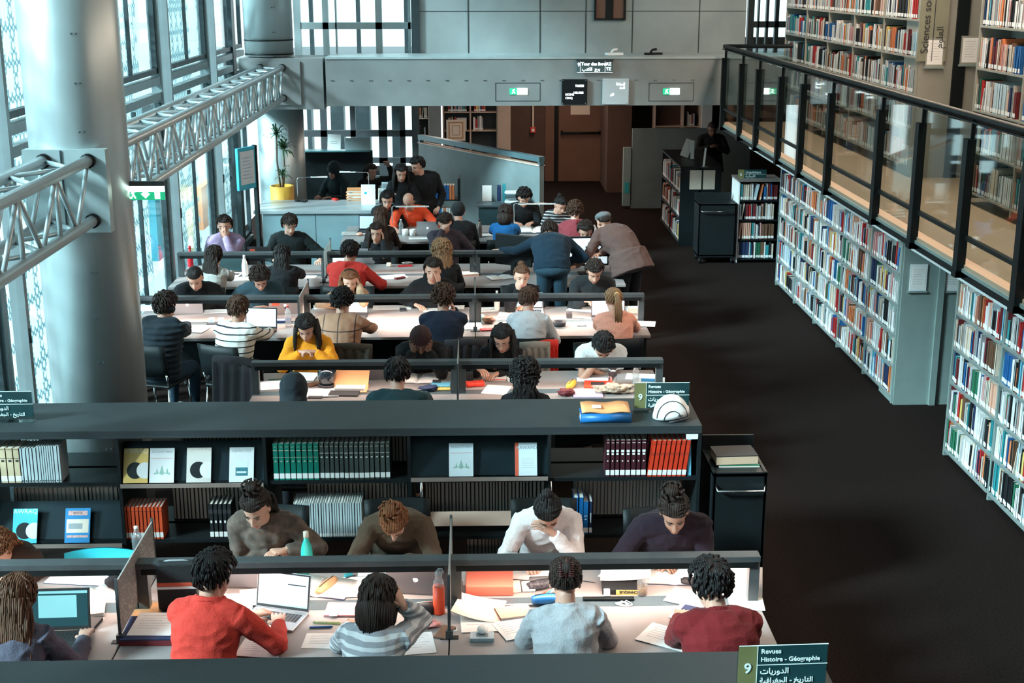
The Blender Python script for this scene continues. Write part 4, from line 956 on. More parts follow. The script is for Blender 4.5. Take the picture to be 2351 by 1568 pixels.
for q in range(12):
    o = MB().bb(-.12, .12, -.09, .09, 0, .014).build('document_folder', [M_paper, M_cream, mat('orange_cover', (.7, .3, .1))][q % 3] if q % 5 else mat('orange_cover', (.7, .3, .1))); o.location = (p.x + rnd.uniform(-.015, .015), p.y + .1, CTZ + .0005 + q * .0146); o.rotation_euler[2] = rnd.uniform(-.15, .15)
    tag(o, 'flat folder in the tall paper stack on the reception counter', 'folder', 'folders stacked on reception')
p = at(769, 460, CTZ); o = MB().bb(-.03, .03, -.06, .06, 0, .03).build('stapler', mat('alarm_red', (.6, .02, .02)), bevel=.008); o.location = (p.x, p.y + .02, CTZ); o.rotation_euler[2] = .6; tag(o, 'small red box on the reception counter by the paper stack', 'box')
p = at(700, 466, CTZ); o = MB(); 
for q in range(5): o.tube([(rnd.uniform(-.06, .06), rnd.uniform(-.03, .03), .012 + .006 * q), (rnd.uniform(-.06, .06), rnd.uniform(-.03, .03), .02 + .008 * q), (rnd.uniform(-.08, .08), rnd.uniform(-.03, .03), .014)], .007, 6)
o = o.build('cable_bundle', M_black); o.location = (p.x, p.y + .03, CTZ); tag(o, 'tangle of black cable at the foot of the counter lamp', 'cable')
# leaflet rack with teal leaflets (beside the bald reader)
for q, (px, py, m) in enumerate(((884, 432, M_pale), (893, 436, M_tealmag), (902, 442, M_tealmag), (876, 446, M_cream))):
    p = aty(px, py, 19.6); o = MB().bb(-.05, .05, 0, .006, -.09, .09).bb(-.04, .04, -.001, 0, .0, .06, 1).build('leaflet', [m, M_greyp]); o.location = p; o.rotation_euler = (R(-15), 0, 0)
    tag(o, ['pale leaflet at the back of the rack by the bald reader', 'upper teal leaflet in the rack by the bald reader', 'lower teal leaflet in the rack by the bald reader', 'cream leaflet in the rack by the bald reader'][q], 'leaflet')
# rolling book truck by the partition
p = aty(1018, 420, 20.6)
r = empty('book_truck', (p.x, 20.6, 0), 0, 'black book truck with leaning blue and orange books near the partition', 'trolley')
MB().bb(.22, .26, -.2, .2, .1, 1.25).build('end_panel', M_black, r, bevel=.01); MB().bb(-.26, -.22, -.2, .2, .1, 1.25).build('end_panel', M_black, r)
for z in (.2, .56, .92):
    MB().bb(-.22, .22, -.16, .16, z - .02, z).build('shelf', M_black, r); x = p.x - .2
    for q in range(9):
        c_ = random.choice(['blue', 'white', 'orange', 'pale blue', 'white', 'navy']); put_book(Matrix.Translation((x, 20.6 - .15, z)), c_, .034 if z > .6 else .03, .2, .22, f'{c_} book, {ORD[q]} on the {"top" if z > .9 else "middle" if z > .5 else "bottom"} shelf of the book truck', 'book truck books', -.3 if z > .9 and q < 5 else 0, False); x += .042 if z > .9 else .034
# trays, binders and monitor on row five, by the grey partition
# ledge bits on the beam
for px, nm in ((1410, 'pale floodlight lying on the ledge above the lit sign'), (1500, 'small dark floodlight on the ledge nearer the railing')):
    p = aty(px, 126, BY + .5); r = empty('floodlight', (p.x, BY + .5, BZ1), .3, nm, 'lamp'); MB().bb(-.13, .13, -.05, .05, 0, .03).build('base', M_white if px < 1450 else M_black, r); MB().tube([(-.05, 0, .03), (-.02, 0, .07), (.05, 0, .08)], .018, 8).build('head', M_white if px < 1450 else M_black, r)
# ---------------------------------------------------------------- people
def wave_cloth(name, c, rough=.85, knit=True, bump=.35, scale=90, var=.12):
    return mat(name, c, rough, 0, var=var, bump=bump, scale=scale, sheen=.05, spec=.2)
SK = {'fair': (.62, .36, .27), 'light': (.55, .30, .22), 'tan': (.36, .19, .13), 'brown': (.17, .085, .055), 'dim': (.40, .22, .17)}
def skin_mat(k): 
    m = mat('skin_' + k, SK[k], .5, 0, var=.05, bump=.05, scale=60)
    m.node_tree.nodes['Principled BSDF'].inputs['Subsurface Weight'].default_value = .0
    return m
M_lip = {k: mat('lips_' + k, (v[0] * .85, v[1] * .5, v[2] * .5), .4, 0, var=.05, scale=60) for k, v in SK.items()}
M_eye = mat('eye_dark', (.015, .012, .01), .3, 0, var=.1, scale=60); M_eyew = mat('eye_white', (.55, .52, .5), .3, 0, var=.05, scale=60)
HC = {'black': (.010, .008, .008), 'dark': (.022, .013, .010), 'brown': (.055, .026, .015), 'chestnut': (.10, .042, .022), 'auburn': (.20, .075, .03), 'blond': (.30, .17, .09), 'maroon': (.035, .010, .012)}
def hair_mat(k):
    nm = 'hair_' + k
    if nm in MATS: return MATS[nm]
    m = mat(nm, HC[k], .55, 0, var=.5, bump=.5, scale=26, kind='wave', stretch=(1.2, 1.2, .35), spec=.30); return m
def striped(name, base, stripe, pitch, duty, plaid=None):
    m = mat(name, base, .85, 0, bump=.3, scale=90); n = m.node_tree; b = n.nodes['Principled BSDF']; L = n.links.new
    tcn = n.nodes.new('ShaderNodeTexCoord'); sp = n.nodes.new('ShaderNodeSeparateXYZ'); L(tcn.outputs['Object'], sp.inputs[0])
    def band(sock, p, d):
        a = n.nodes.new('ShaderNodeMath'); a.operation = 'DIVIDE'; a.inputs[1].default_value = p; L(sock, a.inputs[0])
        f = n.nodes.new('ShaderNodeMath'); f.operation = 'FRACT'; L(a.outputs[0], f.inputs[0])
        g = n.nodes.new('ShaderNodeMath'); g.operation = 'LESS_THAN'; g.inputs[1].default_value = d; L(f.outputs[0], g.inputs[0]); return g.outputs[0]
    f = band(sp.outputs['Z'], pitch, duty)
    if plaid:
        g = band(sp.outputs['X'], pitch, duty); mx = n.nodes.new('ShaderNodeMath'); mx.operation = 'MAXIMUM'; L(f, mx.inputs[0]); L(g, mx.inputs[1]); f = mx.outputs[0]
    mc = n.nodes.new('ShaderNodeMix'); mc.data_type = 'RGBA'; mc.inputs[6].default_value = (*base, 1); mc.inputs[7].default_value = (*stripe, 1)
    L(f, mc.inputs[0]); L(mc.outputs[2], b.inputs['Base Color']); return m
def cloth(name, c): return wave_cloth(name, c)

def remesh(mb, name, mats, voxel, smooth=3, disp=0.0, dscale=9.0, seed=0, classify=None):
    me = mb.mesh(name, mats); o = bpy.data.objects.new(name, me); COL.objects.link(o)
    md = o.modifiers.new('r', 'REMESH'); md.mode = 'VOXEL'; md.voxel_size = voxel; md.use_smooth_shade = True
    if smooth: s = o.modifiers.new('s', 'SMOOTH'); s.factor = .5; s.iterations = smooth
    dg = bpy.context.evaluated_depsgraph_get(); me2 = bpy.data.meshes.new_from_object(o.evaluated_get(dg))
    o.modifiers.clear(); o.data = me2; bpy.data.meshes.remove(me)
    me2.materials.clear()
    for m in mats: me2.materials.append(m)
    nv = len(me2.vertices)
    if disp:
        co = [0.0] * nv * 3; me2.vertices.foreach_get('co', co); no = [0.0] * nv * 3; me2.vertex_normals.foreach_get('vector', no) if hasattr(me2, 'vertex_normals') else None
        sd = Vector((seed * 3.1, seed * 1.7, 0))
        for i in range(nv):
            p = Vector(co[3 * i:3 * i + 3]); q = noise.noise(Vector((p.x * dscale, p.y * dscale, p.z * dscale * 1.8)) + sd); q2 = noise.noise(p * dscale * 2.6 + sd)
            d = disp * (-abs(q) * 2 + .35 + .4 * q2)
            for k_ in range(3): co[3 * i + k_] += no[3 * i + k_] * d
        me2.vertices.foreach_set('co', co)
    np_ = len(me2.polygons); me2.polygons.foreach_set('use_smooth', [True] * np_)
    me2.polygons.foreach_set('material_index', [0] * np_ if not classify else [classify(p.center) for p in me2.polygons]); me2.update()
    return o

def frame_from(z, yhint):
    z = Vector(z).normalized(); x = Vector(yhint).cross(z).normalized(); y = z.cross(x); return x, y, z
def head_matrix(neck_top, pitch, yaw, roll):
    return Matrix.Translation(neck_top) @ Matrix.Rotation(yaw, 4, 'Z') @ Matrix.Rotation(-pitch, 4, 'X') @ Matrix.Rotation(roll, 4, 'Y')
def add_head(mb, Mh, s=1.0):
    """head centre is at (0,.02,.115) in head space; face toward +y"""
    old = mb.M; mb.M = Mh @ Matrix.Scale(s, 4)
    mb.ell((0, .0, .145), (.075, .093, .088), 18, 12).ell((0, .040, .085), (.060, .058, .085), 16, 11).ell((0, .070, .022), (.026, .026, .022), 12, 8)
    mb.ell((0, .03, .04), (.052, .055, .042), 14, 8)
    mb.tube([(0, .090, .125), (0, .106, .103), (0, .116, .082), (0, .108, .073)], [.008, .010, .014, .010], 8).ell((-.012, .102, .078), (.008, .01, .007), 8, 6).ell((.012, .102, .078), (.008, .01, .007), 8, 6)
    mb.ell((0, .096, .050), (.022, .010, .0065), 10, 6).ell((0, .094, .040), (.018, .010, .006), 10, 6)
    mb.ell((0, .083, .140), (.046, .012, .008), 12, 6).ell((-.036, .066, .085), (.020, .020, .018), 10, 6).ell((.036, .066, .085), (.020, .020, .018), 10, 6)
    for sx_ in (-1, 1): mb.ell((sx_ * .077, -.006, .105), (.009, .019, .030), 10, 8).ell((sx_ * .083, -.012, .118), (.006, .013, .014), 8, 6)
    mb.tube([(0, -.012, -.07), (0, -.008, .06)], [.056, .052], 14)
    mb.M = old
def add_hand(mb, W, d, n, side=1, curl=.5, spread=.12, s=1.0):
    """W wrist, d pointing direction, n back-of-hand normal"""
    d = Vector(d).normalized(); n = Vector(n); n = (n - d * n.dot(d)).normalized(); u = d.cross(n).normalized() * side
    old = mb.M; mb.M = old @ Matrix.Translation(W) @ Matrix((tuple(u) + (0,), tuple(d) + (0,), tuple(n) + (0,), (0, 0, 0, 1))).transposed() @ Matrix.Scale(s, 4)
    # local: x across toward thumb, y along, z back of the hand
    mb.tube([(0, -.03, 0), (0, .0, 0), (.002, .035, .002), (0, .075, .002), (-.001, .092, 0)], [(.024, .019), (.026, .018), (.036, .016), (.041, .013), (.036, .010)], 12, up=(0, 0, 1))
    for i, (x, L) in enumerate(((.030, .070), (.010, .078), (-.011, .072), (-.030, .056))):
        pts = [Vector((x * .9, .07, 0)), Vector((x, .088, .002))]; a = 0; p = Vector(pts[-1]); ax_ = spread * x * 18
        for k_, (f, c) in enumerate(((.45, .55), (.32, .9), (.23, .7))):
            a -= curl * c; p = p + Vector((sin(ax_) * cos(a), cos(ax_) * cos(a), sin(a))) * L * f; pts.append(Vector(p))
        mb.tube(pts, [.0095, .0095, .0088, .008, .0062], 8)
    mb.tube([(.018, .012, -.002), (.040, .035, -.008), (.052, .058, -.012 - .01 * curl), (.050, .082, -.016 - .02 * curl)], [.014, .0125, .0105, .0075], 8)
    mb.M = old
def ik(S, T, l1, l2, pole):
    S = Vector(S); T = Vector(T); D = T - S; L = D.length
    mx = (l1 + l2) * .985
    if L > mx: T = S + D * (mx / L); D = T - S; L = mx
    if L < abs(l1 - l2) + .05: L = abs(l1 - l2) + .05
    a = (l1 * l1 - l2 * l2 + L * L) / (2 * L); h = math.sqrt(max(0, l1 * l1 - a * a)); dn = D.normalized()
    pv = Vector(pole); pv = (pv - dn * pv.dot(dn)).normalized()
    return S + dn * a + pv * h, T

def hair(style, mb, Mh, rnd, t=.018):
    """scalp cap as a closed shell whose face side dives inside the head"""
    old = mb.M; mb.M = Mh
    n, k_ = 36, 26; c = Vector((0, -.004, .142)); r0 = Vector((.077, .095, .092)); rs = []
    curly = style in ('curly', 'afro', 'curlylong'); amp = {'wavy': .008, 'curly': .010, 'afro': .016, 'curlylong': .018, 'bun_messy': .007, 'short': .004, 'quiff': .006}.get(style, .003)
    low = {'wavy': -.42, 'short': -.30, 'buzz': -.25, 'quiff': -.35, 'curly': -.40, 'bob': -.6, 'long': -.5, 'curlylong': -.55}.get(style, -.42)
    tt = {'wavy': .024, 'buzz': .008, 'curly': .023, 'afro': .035, 'curlylong': .036, 'quiff': .020, 'bun': .010, 'ponytail': .010, 'bun_messy': .013, 'claw': .012}.get(style, t)
    for i in range(1, k_):
        th = pi * i / k_; ring = []
        for j in range(n):
            ph = 2 * pi * j / n; d = Vector((sin(th) * cos(ph), sin(th) * sin(ph), -cos(th)))
            face = d.y; hl = .42 if style not in ('quiff',) else .38   # hairline height
            # mask 1 on scalp, 0 on face
            m = 1.0
            if d.y > -.05:
                lim = hl - .95 * max(0, .62 - d.y) ** 1.0 * 1.0
                if d.y > .15: lim = hl
                else: lim = low + (hl - low) * max(0, min(1, (d.y + .05) / .2))
                m = max(0, min(1, (d.z - lim) / .10 + .5))
            else: m = max(0, min(1, (d.z - (low - .25 * (-d.y))) / .12 + .5))
            if style in ('long', 'bob', 'curlylong') and d.y < .3 and abs(d.x) > .3: m = max(m, max(0, min(1, (d.z + .75) / .2)))
            nz = noise.noise(d * (7 if curly else 4) + Vector((rnd.random() * 0 + 3.3, 1, 2)))
            rid = sin(ph * 17 + 3 * d.z) * .0015
            top = 1 + .35 * max(0, d.z)
            if style == 'quiff': top += .9 * max(0, d.y) * max(0, d.z)
            off = (tt * top + amp * nz + rid) * m + (-.014) * (1 - m)
            ring.append(c + Vector((d.x * (r0.x + off), d.y * (r0.y + off), d.z * (r0.z + off))))
        rs.append(ring)
    mb.rings(rs)
    nt_ = {'wavy': 210, 'buzz': 0, 'curly': 230, 'afro': 260, 'curlylong': 260, 'quiff': 150, 'short': 150, 'braids': 0, 'bald': 0}.get(style, 120)
    made = 0; tries = 0
    while made < nt_ and tries < nt_ * 5:
        tries += 1
        d = Vector((rnd.gauss(0, 1), rnd.gauss(0, 1), rnd.gauss(0, 1))).normalized()
        lim = ((.60 if curly else .50) if d.y > .15 else (low + .12 + (.40 - low) * max(0, min(1, (d.y + .05) / .2)))) if d.y > -.05 else low - .22 * (-d.y) + .05
        if d.z < lim: continue
        made += 1; top = 1 + .35 * max(0, d.z) + (.9 * max(0, d.y) * max(0, d.z) if style == 'quiff' else 0)
        def P(dd, ex): return c + Vector((dd.x * (r0.x + ex), dd.y * (r0.y + ex), dd.z * (r0.z + ex)))
        if curly:
            q1 = (d + Vector((rnd.uniform(-.3, .3), rnd.uniform(-.3, .3), rnd.uniform(-.3, .2)))).normalized(); q2 = (q1 + Vector((rnd.uniform(-.3, .3), rnd.uniform(-.3, .3), rnd.uniform(-.3, .1)))).normalized()
            mb.tube([P(d, tt * top), P(q1, tt * top + rnd.uniform(.006, .016)), P(q2, tt * top * .9)], [.007, .009, .004], 6)
        else:
            crown = Vector((0, -.35, .95)).normalized()
            if style in ('bun', 'bun_messy', 'ponytail', 'claw'): g = (Vector((0, -.7, .55)).normalized() - d)
            elif style in ('short', 'quiff', 'wavy'): g = (d - crown) + Vector((rnd.uniform(-.35, .35), .35 * max(0, d.z), 0))
            else: g = (d - crown) * .6 + Vector((0, 0, -.7))
            if d.y > .25 and style != 'quiff': g = Vector((1 if d.x > 0 else -1, -.2, .05)) + Vector((rnd.uniform(-.3, .3), 0, rnd.uniform(-.2, .2)))
            g = (g - d * g.dot(d)); g = g.normalized() if g.length > .05 else Vector((0, 1, 0))
            st_ = .26 if style in ('short', 'quiff', 'wavy') else .42
            q1 = (d + g * st_).normalized(); q2 = (d + g * st_ * 2.1).normalized(); lift_ = rnd.uniform(.001, .011 if style == 'wavy' else .007) if style in ('short', 'quiff', 'wavy') else rnd.uniform(.0, .003)
            mb.tube([P(d, tt * top * .92), P(q1, tt * top + lift_), P(q2, tt * (1 + .35 * max(0, q2.z)) * .9 + lift_ * .6)], [.006, .0075, .002], 6)
    if style in ('bun', 'bun_messy'):
        bc = Vector((0, -.075, .235)) if style == 'bun' else Vector((.01, -.045, .255)); R_ = .036 if style == 'bun' else .046; rs = []
        for i in range(1, 12):
            th = pi * i / 12; ring = []
            for j in range(20):
                ph = 2 * pi * j / 20; d = Vector((sin(th) * cos(ph), sin(th) * sin(ph), -cos(th))); r_ = R_ * (1 + .22 * noise.noise(d * 3 + Vector((5, 5, 1))) + .08 * sin(ph * 5 + th * 6)); ring.append(bc + d * r_)
            rs.append(ring)
        mb.rings(rs)
        if style == 'bun_messy':
            for q in range(16):
                a = q * .7; p = bc + Vector((cos(a) * .03, sin(a) * .03, .01 * sin(q))); mb.tube([p, p + Vector((cos(a) * .025, sin(a) * .025, .018)), p + Vector((cos(a + .8) * .045, sin(a + .8) * .045, .0)), p + Vector((cos(a + 1.2) * .03, sin(a + 1.2) * .03, -.03))], [.007, .008, .006, .002], 6)
    if style == 'claw':
        mb.ell((0, -.088, .19), (.042, .03, .055), 14, 10)
    if style == 'ponytail':
        mb.tube([(0, -.085, .185), (0, -.125, .18), (0, -.150, .12), (0, -.150, .02), (.005, -.135, -.08), (.01, -.13, -.16)], [.018, .022, .030, .032, .026, .006], 12)
        for q in range(10):
            x = -.03 + .06 * q / 9; mb.tube([(x * .4, -.125, .175), (x, -.172, .10), (x * 1.2, -.172, .0), (x * .9, -.150, -.10 - .03 * sin(q * 5))], [.006, .008, .008, .003], 6)
    mb.M = old
def strands(mb, Mh, torsoback, length, width, thick, rnd, n=26, drop=.0, front=False, wavy=.012):
    """long hair falling from the back of the head; lies along direction torsoback"""
    c = Mh @ Vector((0, -.03, .13)); dn = Vector(torsoback).normalized(); rt = (Mh.to_3x3() @ Vector((1, 0, 0))).normalized(); bk = (Mh.to_3x3() @ Vector((0, -1, 0))).normalized()
    bk = (bk - dn * bk.dot(dn)).normalized()
    # body of the hair
    pts = [c + bk * .03, c + bk * .055 + dn * .08, c + bk * .06 + dn * length * .55, c + bk * .05 + dn * length * .85, c + bk * .045 + dn * length]
    mb.tube(pts, [(.072, .05), (width * .95, thick), (width, thick * .8), (width * .8, thick * .6), (width * .35, .006)], 18, up=tuple(bk))
    for q in range(n):
        a = -1 + 2 * q / (n - 1) + rnd.uniform(-.04, .04); ph = rnd.random() * 6
        off = width * a; arc = math.sqrt(max(0, 1 - a * a)) * thick
        st = []
        L = length * rnd.uniform(.85, 1.05)
        for i in range(7):
            f = i / 6; st.append(c + rt * (off * (.75 + .25 * min(1, f * 2)) * (1 - .25 * max(0, f - .6)) + wavy * sin(ph + f * 9)) + bk * (.035 + arc * (1 - .4 * f) + .012 + wavy * .5 * sin(ph * 2 + f * 7)) + dn * (L * f + .0))
        mb.tube(st, [.009, .012, .012, .011, .010, .008, .002], 6)

PEOPLE = []
def person(label, px, py, facing=0, sex='m', lean=12, hp=20, hy=0, hr=0, top='sweater', topm=None, hairk='dark', hs='short', skin='light', rh=None, lh=None, rhd=None, lhd=None,
           near=False, extras=(), hunch=.03, tw=0, seat=True, stand=False, hipz=None, pants=None, sleeve=1.0, Y=None, bulk=1.0, scale=1.0, rcurl=.6, lcurl=.6, rn=None, ln=None, zseat=.47, legs=True, elbow_out=.55, hips_back=0, zadd=0, chair=True, cz=None, row=None, dmin=.76, dmax=1.0):
    """px,py: where the head centre is seen; facing in degrees (0 = away from camera, 180 = toward it)"""
    rnd = random.Random(hash(label) % 9999 if False else sum(ord(c) * (i + 1) for i, c in enumerate(label)) % 9999)
    s = (.95 if sex == 'f' else 1.0) * scale; vox = .0075 if near else .0115
    z0 = (.93 * s if stand else zseat + .08) + zadd
    def head_y(ln_, za):
        l_ = R(ln_); p0 = Vector((0, 0, z0 + za)); n_ = p0 + Vector((0, sin(l_), cos(l_))) * .50 * s; c_ = (p0 + n_) / 2 + Vector((0, -hunch - .02 * sin(l_), .02 + hunch * sin(l_))); u_ = (n_ - c_).normalized()
        h_ = (u_ + Vector((0, .35 + .25 * sin(R(hp)), 0))).normalized(); q_ = head_matrix(n_ + h_ * .036 * s, R(hp), R(-hy), R(hr)) @ Vector((0, .01, .115 * s * 1.05))
        return at(px, py, q_.z).y - (Matrix.Rotation(R(facing), 3, 'Z') @ Vector((q_.x, q_.y, 0))).y
    if not stand and row:
        sg = 1 if 90 < facing < 270 else -1
        def dd(ln_, za): return sg * (head_y(ln_, za) - ROWS[row])
        za = 0
        if sg > 0:
            while dd(lean, za) < dmin and lean < 46: lean += 1
            while dd(lean, za) < dmin and za > -.10: za -= .01
            while dd(lean, za) > dmax and lean > 2: lean -= 1
        else:
            while dd(lean, za) < .72 and za < .06: za += .01
            while dd(lean, za) > 1.12 and za > -.06: za -= .01
        z0 += za
    la = R(lean)
    hipz = z0
    tor = .50 * s
    P0 = Vector((0, 0, hipz)); N = P0 + Vector((0, sin(la), cos(la))) * tor
    tx = tw  # lateral lean
    N.x += tor * sin(R(tx)); C = (P0 + N) / 2 + Vector((0, -hunch - .02 * sin(la), .02 + hunch * sin(la)))
    def sp(t): return P0 * (1 - t) ** 2 + C * 2 * t * (1 - t) + N * t * t
    def spd(t): return ((C - P0) * (1 - t) + (N - C) * t).normalized()
    up = spd(1.0); fw = Vector((1, 0, 0)).cross(up); fw = Vector((0, 1, 0)) - up * up.y; fw.normalize(); rt = Vector((1, 0, 0))
    w = (.86 if sex == 'f' else 1.0) * bulk * s
    def torso(mb, inf):
        prof = [(-.05, .165 * (1.05 if sex == 'f' else .95), .115), (.08, .160, .114), (.30, .138 if inf < 0 else .152, .104), (.52, .152 if inf < 0 else .164, .114), (.72, .174, .118), (.86, .172, .104), (.95, .125, .082), (1.02, .072, .064)]
        rs = []
        for t, a, b in prof:
            c = sp(t); d = spd(max(0, min(1, t))); f = (Vector((0, 1, 0)) - d * d.y).normalized()
            rs.append([c + rt * (cos(2 * pi * j / 18) * (a * w + inf)) + f * (sin(2 * pi * j / 18) * (b * w + inf)) for j in range(18)])
        mb.rings(rs)
        if sex == 'f' and inf < 0:
            for sx_ in (-1, 1):
                c = sp(.66) + rt * sx_ * .07 * s; d = spd(.66); f = (Vector((0, 1, 0)) - d * d.y).normalized(); mb.ell(c + f * .085 * s, (.050 + inf, .045 + inf, .050 + inf), 12, 8)
    # neck and head
    hd_dir = (up + Vector((0, .35 + .25 * sin(R(hp)), 0))).normalized()
    neck = N + hd_dir * .036 * s
    Mh = head_matrix(neck, R(hp), R(-hy), R(hr)) @ Matrix.Scale(s * 1.05, 4)
    hc = Mh @ Vector((0, .01, .115))
    # seat position from the head
    rz = R(facing)
    # solve the root so that the head centre projects at px,py
    if Y is None: w_at = at(px, py, hc.z)
    else: w_at = at(px, py, hc.z)
    q = Matrix.Rotation(rz, 3, 'Z') @ Vector((hc.x, hc.y, 0)); root_loc = (w_at.x - q.x, w_at.y - q.y, 0)
    root = empty('person', root_loc, rz, label, 'person')
    PEOPLE.append((label, root_loc, facing))
    Rinv = Matrix.Rotation(-rz, 3, 'Z')
    def tgt(v, side):
        """hand targets: ('w',px,py,z) picks a world point; ('h',x,y,z) relative to head; else local"""
        if v is None: v = (side * .12, .42, .80)
        if v[0] == 'w': p = at(v[1], v[2], v[3]) - Vector(root_loc); return Rinv @ p
        if v[0] == 'h': return Mh @ Vector(v[1:])
        return Vector(v)
    mb = MB(); torso(mb, -.014)
    mb.tube([N - up * .03, neck + hd_dir * .03], [.064 * s, .055 * s], 14)
    add_head(mb, Mh)
    lo = {'tshirt': .018, 'polo': .014, 'puffer': .032, 'coat': .03, 'hoodie': .032}.get(top, .024); cl = MB(); torso(cl, lo)
    hands = []; arms = []
    for side, tg, hdv, nv, cu in ((1, rh, rhd, rn, rcurl), (-1, lh, lhd, ln, lcurl)):
        S = sp(.90) + rt * side * .165 * w; l1, l2 = .285 * s, .25 * s
        T = tgt(tg, side); onhead = tg is not None and tg[0] == 'h'
        pole = Vector((side * elbow_out, -.25, -1.0)) if not onhead else Vector((side * .35, .6, -1.0))
        E_, T = ik(S, T, l1, l2, pole)
        for m_, inf in ((mb, -.014), (cl, .010 + lo * .35)):
            if m_ is cl: cl.ell(S, (.062 * w, .062 * w, .060 * w), 14, 10); cl.ell(E_, (.052 * s, .052 * s, .052 * s), 12, 8) if sleeve > .6 else None
            m_.tube([sp(.93) + rt * side * .05, sp(.93) + rt * side * .10 * w, S], [.062 * w + inf, .060 * w + inf, .054 * w + inf], 12)
            m_.tube([S - (E_ - S).normalized() * .02, S + (E_ - S) * .3, S + (E_ - S) * .7, E_], [.054 * s + inf, .050 * s + inf, .043 * s + inf, .040 * s + inf], 12) if sleeve > .3 or m_ is mb else m_.tube([S, S + (E_ - S) * .55], [.056 * s + inf, .055 * s + inf], 12)
            if m_ is mb or sleeve > .6:
                k_ = 1.0 if m_ is mb else min(sleeve, .97)
                k2 = inf if m_ is cl or sleeve > .6 else 0
                m_.tube([E_ - (T - E_).normalized() * .01, E_ + (T - E_) * .4 * k_, E_ + (T - E_) * k_], [.041 * s + k2, .037 * s + k2, .026 * s + (k2 * .9 if m_ is cl else 0)], 12)
        fd = (T - E_).normalized()
        hd_ = Vector(hdv) if hdv else (fd * .8 + Vector((-side * .15, .3, 0)) if not onhead else fd)
        if not onhead and hdv is None and T.z < 1.0: hd_.z = min(hd_.z, .02); hd_.z = max(hd_.z, -.25)
        nn = Vector(nv) if nv else (Vector((0, 0, 1)) if not onhead else Vector((side, .2, .3)))
        hands.append((T, hd_, nn, -side, cu)); arms.append((S, E_, T))
    # legs
    lg = MB()
    if legs:
        for side in (-1, 1):
            if stand:
                H = P0 + rt * side * .09 * s + Vector((0, 0, -.02)); K = Vector((side * .10, .02 + hips_back, .50 * s)); A = Vector((side * .11, -.02 + hips_back * 1.2, .09))
            else:
                H = P0 + rt * side * .09 * s + Vector((0, .0, -.02)); K = Vector((side * .12, .43 * s, z0 - .03)); A = Vector((side * .12, .40 * s, .09))
            for m_, inf in ((mb, -.004), (lg, .012)):
                m_.tube([H, H + (K - H) * .5, K], [.085 * s + inf, .075 * s + inf, .057 * s + inf], 12).tube([K, K + (A - K) * .4, A], [.056 * s + inf, .052 * s + inf, .038 * s + inf], 12)
            mb.tube([A, A + Vector((0, .02, -.05)), A + Vector((0, .14, -.06))], [.036, .034, .026], 10)
            fs = MB().tube([A + Vector((0, -.05, -.055)), A + Vector((0, .04, -.045)), A + Vector((0, .14, -.06)), A + Vector((0, .19, -.068))], [.032, .040, .034, .020], 10, flat=.8)
            fs.build('shoe', M_ink if not any(e == 'white_shoes' for e in extras) else M_white, root)
        lg.ell(P0 + Vector((0, -.005, 0)), (.17 * w + .01, .125 * w + .012, .10), 16, 10)
    body = remesh(mb, 'body', [skin_mat(skin), M_lip[skin]], vox, 1,
        classify=lambda c, I=Mh.inverted(): 1 if (lambda q: q.y > .088 and abs(q.x) < .021 and .036 < q.z < .055)(I @ c) else 0)
    # join the fingers' own fine mesh into the body
    bm = bmesh.new(); bm.from_mesh(body.data); hm = MB()
    for h in hands: add_hand(hm, *h[:3], side=h[3], curl=h[4], s=s * 1.02)
    hme = hm.mesh('h', []); bm.from_mesh(hme); bm.to_mesh(body.data); bm.free(); bpy.data.meshes.remove(hme); body.parent = root
    for p_ in body.data.polygons: p_.use_smooth = True
    # garment
    if top == 'coat': cl.tube([sp(.25), sp(-.25) + Vector((0, -.02, 0))], [.19 * w, .22 * w], 18)
    if top in ('hoodie', 'hoodup'):
        hn = N + up * .01
        if top == 'hoodie': cl.tube([hn + fw * .03 + rt * -.075, hn - fw * .05 + rt * -.085 - up * .005, hn - fw * .10 - up * .03, hn - fw * .05 + rt * .085 - up * .005, hn + fw * .03 + rt * .075], [.028, .040, .052, .040, .028], 12)
    col_r = .066 * s
    ring = [N + up * .018 + hd_dir * .01 + rt * cos(a) * col_r + fw * sin(a) * col_r for a in [2 * pi * j / 20 for j in range(20)]]
    if top == 'polo':
        cl.rings([[r_ + (d_ - (N)) * 0 for r_ in ring] for d_ in (N,)] * 0 or [[p_ - up * .02 for p_ in ring], [p_ + up * .018 for p_ in ring], [p_ + up * .018 + (p_ - N).normalized() * .018 for p_ in ring], [p_ - up * .015 + (p_ - N).normalized() * .03 for p_ in ring]])
    else:
        for j in range(20): cl.ell(ring[j], (.014, .014, .012), 8, 6)
    tname = {'tshirt': 'tshirt', 'coat': 'coat', 'hoodie': 'hoodie', 'hoodup': 'hoodie', 'polo': 'shirt', 'puffer': 'jacket'}.get(top, 'sweater')
    g = remesh(cl, tname, [topm], vox, 3, .008 if near else .006, 8.0 if top != 'puffer' else 6, rnd.random() * 50); g.parent = root
    if top == 'puffer':
        for v in g.data.vertices:
            v.co += Vector(v.normal) * .008 * sin(v.co.z * 2 * pi / .055)
    if legs:
        pm = pants or cloth('charcoal_trousers', (.02, .022, .028)); t_ = remesh(lg, 'trousers', [pm], .016, 2); t_.parent = root
    # face details
    I3 = Mh.to_3x3()
